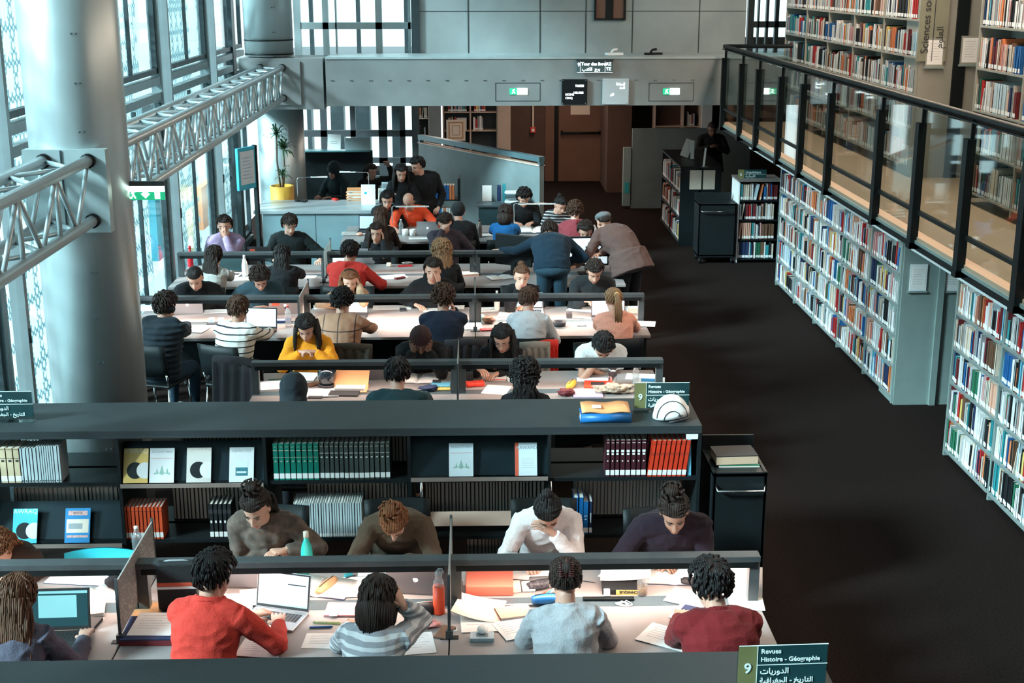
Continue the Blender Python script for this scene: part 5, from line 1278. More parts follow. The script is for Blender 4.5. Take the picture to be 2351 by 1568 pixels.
    if hp < 70 and (90 < facing < 270 or near or abs(hy) > 35):
        for sx_ in (-1, 1):
            e = MB(); e.M = Mh
            e.tube([(sx_ * .019, .086, .117), (sx_ * .030, .0905, .1195 if hp < 30 else .115), (sx_ * .044, .079, .116)], [.0022, .0040 if hp < 30 else .0026, .0020], 6).build('eye', M_eye, root)
            b_ = MB(); b_.M = Mh
            b_.tube([(sx_ * .014, .094, .138), (sx_ * .030, .095, .143), (sx_ * .050, .078, .137)], [.0030, .0038, .0018], 6).build('eyebrow', hair_mat(hairk) if hairk != 'bald' else M_eye, root)
    # hair
    if 'cap' in extras or 'beanie' in extras: hs = 'buzz'
    if hs not in ('bald', 'hood'):
        hb_ = MB()
        back_dir = (-up + Vector((0, .02, -.35))).normalized()
        hair({'long': 'long', 'longstraight': 'long', 'halfup': 'bun_messy'}.get(hs, hs), hb_, Mh, rnd)
        if hs in ('long', 'curlylong', 'halfup', 'longstraight'):
            ln_ = {'curlylong': .30, 'halfup': .34}.get(hs, .40)
            dsp = back_dir if not (90 < facing < 270) else Vector((0, .0, -1)).normalized()
            strands(hb_, Mh, back_dir, ln_ * s * (1.15 if near else 1), .108 if near else .088, .04, rnd, 34, wavy=.010 if hs != 'curlylong' else .02)
            if hs == 'longstraight':
                for sx_ in (-1, 1):
                    for q_ in range(5):
                        a0 = Mh @ Vector((sx_ * (.080 + .003 * q_), .012 - .018 * q_, .13)); dd = (Vector((sx_ * .10, .02, -1))).normalized()
                        hb_.tube([a0 + Vector((0, 0, .03)), a0 + dd * .08 + rt * sx_ * .012, a0 + dd * .18 + rt * sx_ * (.01 + .01 * sin(q_ * 3)), a0 + dd * (.27 + .03 * sin(q_ * 7))], [.012, .018, .016, .004], 8)
        if hs == 'bob':
            st = Mh.to_3x3() @ Vector((0, 0, 1)); 
            for q_ in range(30):
                a = R(150 + 240 * q_ / 29); cx_, cy_ = cos(a + R(0)) * .080, sin(a) * .098
                a = R(-30 - 120 * q_ / 29 * 1.0 - 0) if False else R(160 + 220 * q_ / 29)
                p0_ = Mh @ Vector((cos(a) * .078, sin(a) * .095 - .004, .15)); p1_ = Mh @ Vector((cos(a) * .096, sin(a) * .112 - .004, .07)); L_ = .055 + .035 * abs(sin((a - pi) * 1.0)) + rnd.random() * .012
                p2_ = Mh @ Vector((cos(a) * .088, sin(a) * .100 - .004, .05 - L_)); hb_.tube([p0_, p1_, (p1_ + p2_) / 2 + (p1_ - p0_) * .1, p2_], [.012, .015, .013, .004], 7)
        if hs == 'braids':
            for q_ in range(22):
                a = R(q_ * 360 / 22); r_ = .03; pp = [Mh @ Vector((cos(a) * .015, sin(a) * .02 - .01, .245)), Mh @ Vector((cos(a) * .055, sin(a) * .07 - .004, .222)), Mh @ Vector((cos(a) * .088, sin(a) * .105 - .004, .165 + .02 * max(0, sin(a))))]
                hb_.tube(pp, [.009, .010, .008], 7)
        hb_.build('hair', hair_mat(hairk), root)
    if hs == 'bald':
        hb_ = MB(); hb_.M = Mh
        rs = []
        for i in range(6):
            z_ = .09 + .014 * i; rs.append([Vector((cos(a) * (.0795 + .002 * (i < 5)), sin(a) * .0985 - .004, z_)) for a in [R(175 + 190 * j / 24) for j in range(25)]] + [Vector((cos(a) * .070, sin(a) * .088 - .004, z_)) for a in [R(365 - 190 * j / 24) for j in range(25)]])
        hb_.rings(rs); hb_.build('hair', hair_mat('dark'), root)
    for e in extras:
        if e == 'hood' or e == 'beanie':
            m_ = MB(); m_.M = Mh
            if e == 'hood': m_.ell((0, -.02, .135), (.108, .125, .135), 24, 16).tube([(0, -.03, .10), (0, -.04, -.06)], [.10, .11], 20)
            else: m_.ell((0, -.012, .155), (.092, .110, .105), 24, 16)
            h_ = remesh(m_, 'hood' if e == 'hood' else 'beanie', [topm if e == 'hood' else cloth('dark_knit', (.02, .022, .025))], .011, 4, .006); h_.parent = root
        if e == 'cap':
            m_ = MB(); m_.M = Mh
            m_.ell((0, -.004, .185), (.092, .108, .052), 24, 12).tube([(-.05, .085, .172), (0, .135, .160), (.05, .085, .172)], [.014, .018, .014], 10)
            h_ = remesh(m_, 'flat_cap', [cloth('grey_wool', (.13, .14, .15))], .009, 5); h_.parent = root
        if e in ('headphones', 'white_headphones'):
            m_ = MB(); m_.M = Mh; hm_ = M_black if e == 'headphones' else M_greysh
            m_.tube([(cos(a) * .098, -.005, .135 + sin(a) * .125) for a in [pi * j / 18 for j in range(19)]], .008, 8)
            for sx_ in (-1, 1): m_.tube([(sx_ * .082, -.005, .105), (sx_ * .108, -.005, .105)], .034, 16)
            m_.build('headphones', hm_, root)
        if e == 'glasses':
            m_ = MB(); m_.M = Mh
            for sx_ in (-1, 1):
                m_.tube([(sx_ * .030 + cos(a) * .021, .102 - .25 * abs(cos(a) * .021) , .115 + sin(a) * .017) for a in [2 * pi * j / 20 for j in range(21)]], .0016, 5)
                m_.tube([(sx_ * .050, .094, .118), (sx_ * .078, .03, .12), (sx_ * .080, -.01, .115)], .0016, 5)
            m_.tube([(-.009, .105, .118), (.009, .105, .118)], .0016, 5); m_.build('glasses', M_ink, root)
        if e == 'clip':
            m_ = MB(); m_.M = Mh
            for q_ in range(7):
                for sx_ in (-1, 1): m_.tube([(sx_ * .004, -.112 + .004 * q_, .165 + q_ * .011), (sx_ * .03, -.128 + .004 * q_, .165 + q_ * .011), (sx_ * .046, -.100 + .004 * q_, .160 + q_ * .011)], [.003, .005, .002], 6)
            m_.tube([(0, -.118, .155), (0, -.096, .25)], .006, 8); m_.build('hair_clip', mat('tortoise', (.05, .012, .012), .15, 0, var=.5, scale=60, coat=.6), root)
        if e == 'hairtie':
            m_ = MB(); m_.M = Mh; m_.tube([(0, -.118, .184), (0, -.134, .181)], .026, 12); m_.build('hair_tie', mat('mustard_tie', (.7, .5, .2)), root)
        if e == 'beard':
            m_ = MB(); m_.M = Mh; m_.ell((0, .052, .035), (.048, .045, .034), 14, 8); m_.build('beard', hair_mat('black'), root)
        if e == 'badge':
            c = sp(.68) + fw * (.118 * w) + rt * -.07; MB().box(c, (.018, .012, .022)).build('badge', mat('gilt', (.5, .4, .2)), root)
        if e == 'earphones':
            m_ = MB(); p_ = Mh @ Vector((.07, .02, .10)); m_.tube([p_, p_ + Vector((-.02, .05, -.12)), sp(.7) + fw * .14, sp(.4) + fw * .17], .0022, 5); m_.build('earphone_cable', M_white, root)
        if e == 'zip':
            pass
    return root, Mh, arms
# ---------------------------------------------------------------- the readers, row by row
C = cloth
BLK = C('black_cotton', (.010, .011, .013)); DKT = C('dark_teal_knit', (.012, .035, .042)); NVY = C('navy_wool', (.012, .018, .035))
wv = lambda x, y, z=.78: ('w', x, y, z)
# closest desks, backs to us
person('person with very long brown hair typing on the black laptop at the closest desk', 40, 1375, 0, 'f', 20, 18, 0, 0, 'sweater', C('mauve_grey_knit', (.10, .095, .13)), 'chestnut', 'long', 'light', rh=wv(195, 1465), lh=wv(60, 1450), near=True, row=1)
person('person in red polo shirt typing on the open silver laptop', 492, 1322, -12, 'm', 14, 14, 18, 0, 'polo', C('red_pique', (.62, .05, .035)), 'black', 'quiff', 'light', rh=wv(640, 1432, .80), lh=wv(572, 1415, .80), near=True, rcurl=.35, lcurl=.4, bulk=1.02, tw=2, elbow_out=1.1, row=1)
STR1 = striped('grey_white_stripes', (.62, .64, .66), (.30, .31, .34), .042, .55)
person('person in grey and white striped top with a dark bob haircut', 868, 1378, -8, 'f', 20, 22, 6, 0, 'sweater', STR1, 'dark', 'bob', 'light', rh=('h', .13, .03, .10), lh=wv(800, 1440), near=True, rn=(.8, -.3, .4), elbow_out=.7, rhd=(-.6, .3, .9), row=1)
person('person in light grey sweater with hair held by a tortoiseshell clip', 1297, 1335, 0, 'f', 14, 16, 0, 0, 'sweater', C('light_grey_knit', (.42, .43, .46)), 'dark', 'claw', 'light', rh=wv(1340, 1425), lh=wv(1255, 1425), near=True, extras=('clip',), elbow_out=.9, bulk=1.1, row=1)
person('person in maroon sweater with thick black hair at the aisle end', 1632, 1345, 8, 'm', 24, 24, -8, 0, 'sweater', C('maroon_knit', (.15, .012, .014)), 'black', 'wavy', 'light', rh=wv(1660, 1420), lh=wv(1560, 1420), near=True, bulk=1.05, row=1)
# closest desks, facing us
person('person with orange-lit hair cut off by the edge of the view, window end', -8, 1262, 180, 'f', 30, 45, 0, 0, 'sweater', C('dark_brown_knit', (.035, .02, .015)), 'auburn', 'long', 'light', near=False, row=1)
MOT = mat('mottled_brown_knit', (.085, .060, .047), .9, 0, var=.6, bump=.4, scale=16, sheen=.1)
person('person in mottled brown sweater with half-up wavy dark hair, writing', 588, 1168, 178, 'f', 24, 34, 10, 0, 'sweater', MOT, 'dark', 'halfup', 'light', rh=wv(625, 1262), lh=wv(655, 1263, .80), near=True, bulk=1.2, elbow_out=1.2, hunch=.05, row=1)
OLV = C('olive_knit', (.085, .058, .038))
person('person in olive sweater bending low over the desk, messy auburn bun', 905, 1198, 183, 'f', 42, 62, 8, 0, 'sweater', OLV, 'auburn', 'bun_messy', 'light', rh=wv(885, 1285), lh=wv(925, 1285), near=True, elbow_out=1.6, hunch=.07, bulk=1.15, row=1)
person('person in white sweater with forehead resting in the hand', 1258, 1178, 180, 'f', 30, 50, 0, 4, 'sweater', C('white_knit', (.74, .68, .68)), 'black', 'bun', 'light', lh=('h', -.03, .135, .085), rh=wv(1200, 1290), near=True, bulk=1.15, hunch=.06, elbow_out=.8, lhd=(.7, 0, .5), ln=(0, .3, 1), lcurl=.5, row=1)
person('person in dark plum sweatshirt leaning forward over white sheets', 1548, 1178, 184, 'm', 28, 36, 8, 4, 'sweater', C('plum_black_knit', (.016, .009, .016)), 'dark', 'bun_messy', 'tan', rh=wv(1500, 1292), lh=wv(1545, 1292), near=True, bulk=1.15, elbow_out=1.4, hunch=.05, extras=('badge',), row=1)
# second row, backs
person('person hidden in a dark hood seated behind the shelf', 675, 900, 0, 'm', 18, 24, 0, 0, 'hoodup', C('charcoal_fleece', (.018, .024, .03)), 'black', 'hood', 'light', extras=('hood',), row=2)
person('person in dark teal sweater with short black hair, behind the shelf', 912, 862, 0, 'm', 14, 24, 0, 0, 'sweater', DKT, 'black', 'short', 'light', bulk=1.08, rh=wv(985, 900), lh=wv(880, 890), elbow_out=1.3, row=2)
person('person with big curly black hair and pale headphones behind the shelf', 1205, 866, 0, 'f', 12, 14, 0, 0, 'sweater', BLK, 'black', 'curlylong', 'light', extras=('white_headphones',), row=2)
# second row, facing us
person('person in bright yellow hoodie looking down at the hands', 703, 754, 180, 'f', 4, 34, 4, 0, 'hoodie', C('yellow_fleece', (.80, .31, .02)), 'black', 'longstraight', 'light', rh=wv(690, 808, .93), lh=wv(722, 808, .93), rcurl=1.1, lcurl=1.1, bulk=1.08, elbow_out=1.5, rhd=(-.9, .2, .1), lhd=(.9, .2, .1), row=2)
person('person in black with braided hair holding the head in both hands', 966, 782, 182, 'm', 26, 52, 0, 0, 'sweater', BLK, 'maroon', 'braids', 'brown', rh=('h', .065, .095, .10), lh=('h', -.065, .095, .10), rhd=(-.3, .2, 1), lhd=(.3, .2, 1), rn=(.2, 1, .2), ln=(-.2, 1, .2), rcurl=.25, lcurl=.25, row=2)
person('person with round glasses and long straight black hair in dark clothes', 1153, 778, 192, 'f', 20, 30, 22, 0, 'sweater', BLK, 'black', 'longstraight', 'light', rh=wv(1100, 848, .84), lh=wv(1140, 858), extras=('glasses',), row=2)
person('person in white t-shirt bending the dark head right down', 1385, 796, 180, 'm', 34, 58, 0, 0, 'tshirt', C('white_jersey', (.60, .62, .62)), 'black', 'short', 'tan', sleeve=.25, rh=('h', .03, .10, .02), lh=wv(1360, 850), bulk=1.05, hunch=.07, row=2)
# third row, backs
person('person in black puffer jacket and headphones on the chair by the column', 381, 704, -18, 'm', 12, 14, 18, 0, 'puffer', C('black_nylon', (.010, .016, .022)), 'dark', 'wavy', 'light', extras=('headphones', 'white_shoes'), bulk=1.15, rh=wv(440, 740), lh=wv(380, 745), pants=C('dark_denim', (.012, .03, .05)), row=3)
STR2 = striped('cream_black_stripes', (.60, .58, .54), (.02, .02, .025), .058, .20)
person('person in cream sweater with thin black stripes using a laptop', 548, 712, -22, 'm', 10, 12, -6, 0, 'sweater', STR2, 'brown', 'short', 'tan', rh=wv(632, 760), lh=wv(560, 745), elbow_out=1.2, bulk=1.05, row=3)
PLD = striped('tan_windowpane', (.30, .155, .095), (.045, .025, .02), .155, .07, True)
person('person in tan windowpane-check sweater with curly dark hair', 786, 696, -6, 'm', 20, 24, 0, 0, 'sweater', PLD, 'black', 'curly', 'tan', rh=wv(865, 752), lh=wv(770, 745), elbow_out=1.3, bulk=1.1, row=3)
person('person in navy sweater with white collar and curly brown hair', 1018, 688, 2, 'm', 14, 18, 6, 0, 'sweater', NVY, 'brown', 'curly', 'light', rh=('h', .09, .06, .03), lh=wv(1000, 745), bulk=1.05, row=3)
person('person in pale grey fluffy sweater with short brown hair', 1213, 690, 2, 'f', 16, 16, 8, 0, 'sweater', C('pale_grey_mohair', (.44, .46, .49)), 'brown', 'short', 'light', rh=wv(1265, 758), lh=wv(1180, 745), bulk=1.1, row=3)
person('person in peach hoodie with a long blond ponytail', 1408, 690, 6, 'f', 12, 10, -4, 0, 'hoodie', C('peach_fleece', (.72, .32, .23)), 'blond', 'ponytail', 'fair', rh=wv(1460, 750), lh=wv(1380, 740), extras=('hairtie',), bulk=1.08, row=3)
# third row, facing us
person('person in black sweater reading behind the grey laptop by the column', 448, 640, 182, 'm', 16, 36, 0, 0, 'sweater', BLK, 'black', 'buzz', 'light', rh=wv(428, 706), lh=wv(470, 698), bulk=1.1, elbow_out=1.2, row=3)
person('person in dark teal t-shirt looking down, forearm on the desk', 597, 640, 184, 'm', 22, 42, -14, 6, 'tshirt', C('petrol_jersey', (.022, .05, .065)), 'dark', 'wavy', 'light', sleeve=.25, rh=wv(575, 700), lh=wv(602, 705), bulk=1.05, extras=('glasses',), row=3)
person('person with auburn hair and black headphones leaning on one hand', 803, 647, 180, 'f', 22, 16, -6, 0, 'sweater', mat('camel_check_knit', (.34, .20, .12), .85, 0, var=.45, bump=.3, scale=14), 'auburn', 'longstraight', 'fair', lh=('h', -.095, .03, .09), rh=wv(780, 702), lhd=(.3, 0, 1), ln=(-1, .2, .2), extras=('headphones',), row=3)
person('person in black sweater with cheek pressed into the palm', 994, 622, 180, 'm', 12, 10, 4, -4, 'sweater', BLK, 'dark', 'short', 'fair', lh=('h', -.068, .085, .03), rh=wv(955, 700), lhd=(.2, 0, 1), ln=(-.8, .6, 0), lcurl=.4, bulk=1.05, row=3)
person('person with tied-back hair, chin resting on hand, beside the bending man', 1198, 636, 180, 'f', 22, 10, -4, 0, 'sweater', BLK, 'chestnut', 'bun', 'fair', rh=('h', .045, .085, .0), lh=wv(1210, 702), rhd=(-.2, 0, 1), rn=(.5, .7, 0), row=3)
person('person in black sweater looking at a phone held in both hands', 1365, 624, 182, 'm', 18, 36, 0, 0, 'sweater', C('black_marl', (.016, .018, .02)), 'dark', 'short', 'light', rh=wv(1345, 690, .86), lh=wv(1375, 688, .86), bulk=1.1, row=3)
# fourth row, backs
person('person in beige and grey sweater with long dark hair, window end', 492, 590, -8, 'f', 12, 14, 8, 0, 'sweater', C('beige_grey_knit', (.40, .38, .36)), 'dark', 'long', 'light', rh=wv(545, 625), lh=wv(470, 620), row=4)
person('person all in black with long black hair, back turned, fourth row', 648, 588, 2, 'f', 14, 16, 0, 0, 'sweater', BLK, 'black', 'long', 'light', bulk=1.15, rh=wv(700, 622), elbow_out=1.2, row=4)
person('person in red hooded sweatshirt with short black hair', 804, 580, -12, 'm', 14, 16, 6, 0, 'hoodie', C('red_fleece', (.42, .028, .022)), 'black', 'short', 'tan', rh=wv(880, 648), lh=wv(780, 628), bulk=1.1, elbow_out=1.2, row=4)
person('person with tousled blond shoulder-length hair in black, back turned', 1014, 580, 4, 'f', 16, 14, -14, 0, 'sweater', BLK, 'blond', 'curlylong', 'fair', row=4)
# fourth row, facing
person('person in lilac hoodie with the hand at the mouth by the glass wall', 515, 520, 180, 'm', 12, 6, 0, 0, 'hoodie', C('lilac_fleece', (.30, .23, .36)), 'dark', 'short', 'light', lh=('h', -.02, .11, .02), rh=wv(500, 578), lhd=(.3, 0, 1), ln=(0, 1, 0), bulk=1.05, lcurl=1.2, row=4)
person('person in black zip sweater looking down and aside, in front of reception', 665, 517, 176, 'm', 8, 22, -24, 0, 'sweater', C('dark_green_black', (.011, .017, .018)), 'dark', 'quiff', 'fair', lh=wv(735, 596), bulk=1.1, elbow_out=1.2, row=4)
person('person with dark curly hair and glasses, cheek against the fist', 865, 535, 178, 'f', 12, 8, 8, 0, 'sweater', BLK, 'dark', 'longstraight', 'light', lh=('h', -.085, .03, .03), rh=wv(850, 585), lhd=(.1, 0, 1), ln=(-1, 0, .2), extras=('glasses',), lcurl=1.1, row=4)
person('person in dark plum sweater rubbing the forehead, head bent', 1021, 514, 180, 'm', 14, 30, 0, 0, 'sweater', C('dark_plum_knit', (.045, .035, .048)), 'dark', 'short', 'light', rh=('h', .02, .115, .12), lh=wv(1040, 580), rhd=(-.6, 0, .8), rn=(0, .8, .6), extras=(), row=4)
person('person whose dark head shows just above the computer monitor', 1344, 532, 184, 'm', 20, 26, 10, 0, 'sweater', C('grey_marl', (.10, .10, .11)), 'dark', 'short', 'light', row=4)
# fifth row, backs
person('person with very long reddish brown hair at the farthest desk', 876, 498, -4, 'f', 12, 14, 8, 0, 'sweater', C('dark_brown_black', (.02, .013, .012)), 'brown', 'long', 'light', row=5)
person('person in bright blue sweater with a dark bob at the farthest desk', 1160, 492, -4, 'f', 12, 16, 6, 0, 'sweater', C('cobalt_knit', (.01, .10, .28)), 'dark', 'bob', 'light', rh=wv(1190, 525), lh=wv(1130, 520), row=5)
person('person in wine red hoodie with messy brown hair at the farthest desk', 1320, 487, 2, 'm', 14, 18, 6, 0, 'hoodie', C('wine_fleece', (.20, .035, .045)), 'brown', 'curly', 'light', row=5)
person('person in a dark tall beanie sitting with back turned near the silver laptop', 1052, 488, 2, 'm', 12, 16, 0, 0, 'sweater', BLK, 'black', 'short', 'light', extras=('beanie',), bulk=1.05, row=5)
# fifth row, facing
person('bald person in bright orange sweater with white earphones', 938, 463, 188, 'm', 18, 30, 26, 0, 'sweater', C('orange_knit', (.80, .085, .03)), 'dark', 'bald', 'light', rh=wv(905, 530), lh=wv(985, 520), extras=('glasses', 'earphones'), elbow_out=1.5, bulk=1.1, row=5)
person('dark-haired person in black wearing large headphones beside the bald one', 889, 460, 176, 'm', 16, 20, -8, 0, 'sweater', BLK, 'black', 'short', 'light', extras=('headphones', 'beard'), bulk=1.05, row=5)
person('person with dark curly hair in black reading under the thin lamp bar', 1203, 455, 180, 'm', 20, 34, -6, 0, 'sweater', BLK, 'black', 'curly', 'light', row=5)
person('person in black and white striped top with a dark cap of hair', 1286, 472, 170, 'f', 16, 30, -40, 0, 'sweater', striped('black_white_stripes', (.03, .03, .035), (.55, .55, .55), .045, .3), 'black', 'bun', 'light', row=5)
# standing pair
person('man in brown wool coat and grey flat cap bending over the computer', 1385, 510, 38, 'm', 54, 20, 10, 0, 'coat', C('brown_wool', (.095, .055, .048)), 'dark', 'short', 'light', stand=True, rh=wv(1310, 640, .80), lh=wv(1300, 635, .80), extras=('cap',), bulk=1.25, hunch=.09, pants=BLK, chair=False, elbow_out=.3)
person('man in dark blue sweater and jeans leaning over with an arm stretched out', 1262, 535, 0, 'm', 60, 48, 0, 0, 'sweater', C('dark_blue_knit', (.006, .020, .036)), 'dark', 'short', 'light', stand=True, lh=wv(1148, 575, 1.02), rh=wv(1300, 600, .95), bulk=1.25, hunch=.09, pants=C('blue_denim', (.02, .05, .075)), chair=False, lcurl=.2, elbow_out=.3)
person('tall person in black coat turned toward the bookshelves, beside a book truck', 958, 382, 190, 'm', 10, 20, 60, 0, 'coat', BLK, 'black', 'short', 'light', stand=True, bulk=1.35, rh=(.25, .2, .95), lh=(-.25, .2, .95), pants=BLK, chair=False)
person('dark-haired person in black half hidden behind the tall person in a coat', 921, 398, 170, 'f', 10, 20, -20, 0, 'coat', BLK, 'black', 'longstraight', 'light', stand=True, rh=(.2, .2, .9), lh=(-.2, .2, .9), pants=BLK, chair=False)
person('person in dark clothes sitting behind the reception counter, in a hood', 766, 392, 150, 'm', 10, 10, 0, 0, 'hoodup', C('slate_fleece', (.012, .025, .03)), 'black', 'hood', 'dim', extras=('hood',))
person('person with loose black hair behind the reception, arm lifted', 852, 395, 200, 'f', 12, 10, -30, 0, 'sweater', BLK, 'black', 'long', 'dim', lh=(-.3, .2, 1.25))
person('guard in black standing by the black bookcase looking at a phone', 1636, 297, 180, 'm', 2, 24, 0, 0, 'coat', BLK, 'black', 'buzz', 'brown', stand=True, rh=(.06, .28, 1.28), lh=(-.06, .28, 1.28), pants=BLK, chair=False, elbow_out=1.4, bulk=1.15, rcurl=1.0, lcurl=1.0)
# ---------------------------------------------------------------- chairs under the seated readers
def make_chair(label, m=M_black, rnd=None):
    r = empty('desk_chair', (0, 0, 0), 0, label, 'chair')
    MB().bb(-.21, .21, -.20, .22, .435, .465).build('seat', m, r, bevel=.012)
    rs = [[Vector((x, -.215 - .03 * (1 - (x / .22) ** 2) - .06 * t, .56 + .32 * t)) for x in [-.22 + .44 * i / 8 for i in range(9)]] + [Vector((x, -.20 - .03 * (1 - (x / .22) ** 2) - .06 * t, .56 + .32 * t)) for x in [.22 - .44 * i / 8 for i in range(9)]] for t in (0, .33, .66, 1)]
    MB().rings(rs).build('backrest', m, r)
    for sx_ in (-1, 1):
        MB().tube([(sx_ * .19, .18, .44), (sx_ * .21, .21, 0)], .011, 8).build('leg', M_chrome, r)
        MB().tube([(sx_ * .19, -.18, .44), (sx_ * .21, -.22, 0)], .011, 8).build('leg', M_chrome, r)
        MB().tube([(sx_ * .19, -.17, .44), (sx_ * .20, -.22, .58)], .011, 8).build('back_upright', M_chrome, r)
    return r
proto = None
for (lb, loc, f) in PEOPLE:
    if any(w_ in lb for w_ in ('cut off by', 'man in brown', 'man in dark blue', 'tall person', 'half hidden', 'guard')): continue
    who = lb.replace('person ', '').replace('bald ', 'the bald one ')
    nm = 'chair under the person ' + ' '.join(who.replace(',', '').split()[:9])
    nm = nm[:]
    a = R(f)
    if proto is None: proto = make_chair(nm); c = proto
    else: c = copy_tree(proto)
    c['label'] = nm; c['group'] = 'chairs under the readers'; c.location = (loc[0], loc[1], 0); c.rotation_euler = (0, 0, a)
# ---------------------------------------------------------------- things on the desks
LAY = {}
def base(px, py, z=DZ): return at(px, py, z)
zz = [0]
def lift(px, py):
    """tiny stacking offset so that sheets lying over each other never coincide"""
    zz[0] += 1; return .0006 + (zz[0] % 9) * .0009
M_print = mat('pencil_writing', (.35, .34, .36), .7, 0, var=.2, scale=50)
def sheet(px, py, rz, label, w=.21, h=.297, m=None, lines=6, curl=0.0, cat='sheet', z=DZ, n=1, grp=None):
    p = base(px, py, z); zl = lift(px, py); k = 8
    mb = MB(); rs = []
    for i in range(k + 1):
        x = -w / 2 + w * i / k; zc = curl * ((i / k) ** 2) * (1 if curl > 0 else -1 * 0) + (abs(curl) * (1 - i / k) ** 2 if curl < 0 else 0)
        rs.append([Vector((x, -h / 2, zc)), Vector((x, h / 2, zc * .6)), Vector((x, h / 2, zc * .6 + .0012)), Vector((x, -h / 2, zc + .0012))])
    mb.rings(rs, 0, True, False)
    if not curl:
        for q in range(lines): mb.bb(-w * .38, w * (.38 - .12 * (q % 3)), h * (.36 - q * .11), h * (.36 - q * .11) + .003, .0012, .0015, 1)
    o = mb.build('paper_sheet', [m or M_paper, M_print]); o.location = (p.x, p.y, z + zl); o.rotation_euler[2] = R(rz)
    return tag(o, label, cat, grp)
def openbook(px, py, rz, label, w=.40, h=.27, m=None, z=DZ, th=.016, cov=None):
    p = base(px, py, z); r = empty('open_book', (p.x, p.y, z + .001), R(rz), label, 'book')
    pr = []
    for s in (-1, 1):
        mb = MB(); rs = []
        for i in range(9):
            t = i / 8; x = s * w / 2 * t; zc = th * (math.sin(min(1, t * 2.2) * pi / 2) * (1 - .55 * t)) + .002
            rs.append([Vector((x, -h / 2, .002)), Vector((x, h / 2, .002)), Vector((x, h / 2, zc)), Vector((x, -h / 2, zc))])
        if s < 0: rs = rs[::-1]
        mb.rings(rs, 0, True, True)
        for q in range(7): mb.bb(min(s * w * .08, s * w * .42), max(s * w * .08, s * w * .42), h * (.36 - q * .11), h * (.36 - q * .11) + .003, .0, th * .66, 1)
        mb.build('pages', [m or M_paper, M_print if False else (m or M_paper)], r)
    MB().bb(-w / 2 - .004, w / 2 + .004, -h / 2 - .004, h / 2 + .004, 0, .002).build('cover', cov or BM['navy'], r); return r
def block(name, px, py, rz, w, d, h, m, label, cat, z=DZ, bevel=.003, m2=None, loose=False, dz=0, pages=False):
    p = base(px, py, z); zl = lift(px, py) if loose else .0008
    mb = MB()
    if pages: mb.bb(-w / 2, w / 2, -d / 2, d / 2, 0, .003, 0).bb(-w / 2, w / 2, -d / 2, d / 2, h - .003, h, 0).bb(-w / 2, -w / 2 + .004, -d / 2, d / 2, 0, h, 0).bb(-w / 2 + .004, w / 2 - .004, -d / 2 + .004, d / 2 - .004, .003, h - .003, 1)
    else: mb.bb(-w / 2, w / 2, -d / 2, d / 2, 0, h, 0)
    if m2 and not pages: mb.bb(-w / 4, w / 4, -d / 4, d / 4, h, h + .001, 1)
    o = mb.build(name, [m, m2 or M_page], bevel=bevel if not pages else 0); o.location = (p.x, p.y, z + zl + dz); o.rotation_euler[2] = R(rz); return tag(o, label, cat)
M_scrw = mat('screen_white', (.5, .55, .6), .3, 0, emit=(.70, .86, .92), es=.85); M_scrd = mat('screen_dark', (.01, .03, .035), .2, 0, emit=(.03, .10, .12), es=.5); M_scrb = mat('screen_blue', (.3, .5, .7), .3, 0, emit=(.45, .72, .95), es=.9)
M_alu = mat('laptop_aluminium', (.42, .42, .44), .35, .6, var=.03, scale=9); M_spg = mat('laptop_space_grey', (.17, .165, .175), .35, .6, var=.03, scale=9); M_keys = mat('laptop_keys', (.03, .025, .025), .5, 0, var=.1, scale=30)
def apple(root, y, z, s, M_):
    b = MB(); pts = [(0, .36), (.12, .42), (.30, .38), (.40, .24), (.34, .10), (.36, -.05), (.46, -.16), (.38, -.36), (.24, -.50), (.08, -.46), (-.08, -.46), (-.24, -.50), (-.40, -.32), (-.48, -.05), (-.44, .22), (-.30, .38), (-.12, .42)]
    b.prism([(x * s, y_ * s) for x, y_ in pts], 0, .0008, M=M_); b.prism([(.0 * s, .46 * s), (.14 * s, .50 * s), (.22 * s, .66 * s), (.06 * s, .60 * s)], 0, .0008, M=M_)
    b.build('logo', mat('logo_white', (.85, .87, .9), .3, 0, emit=(.8, .85, .9), es=.5), root)
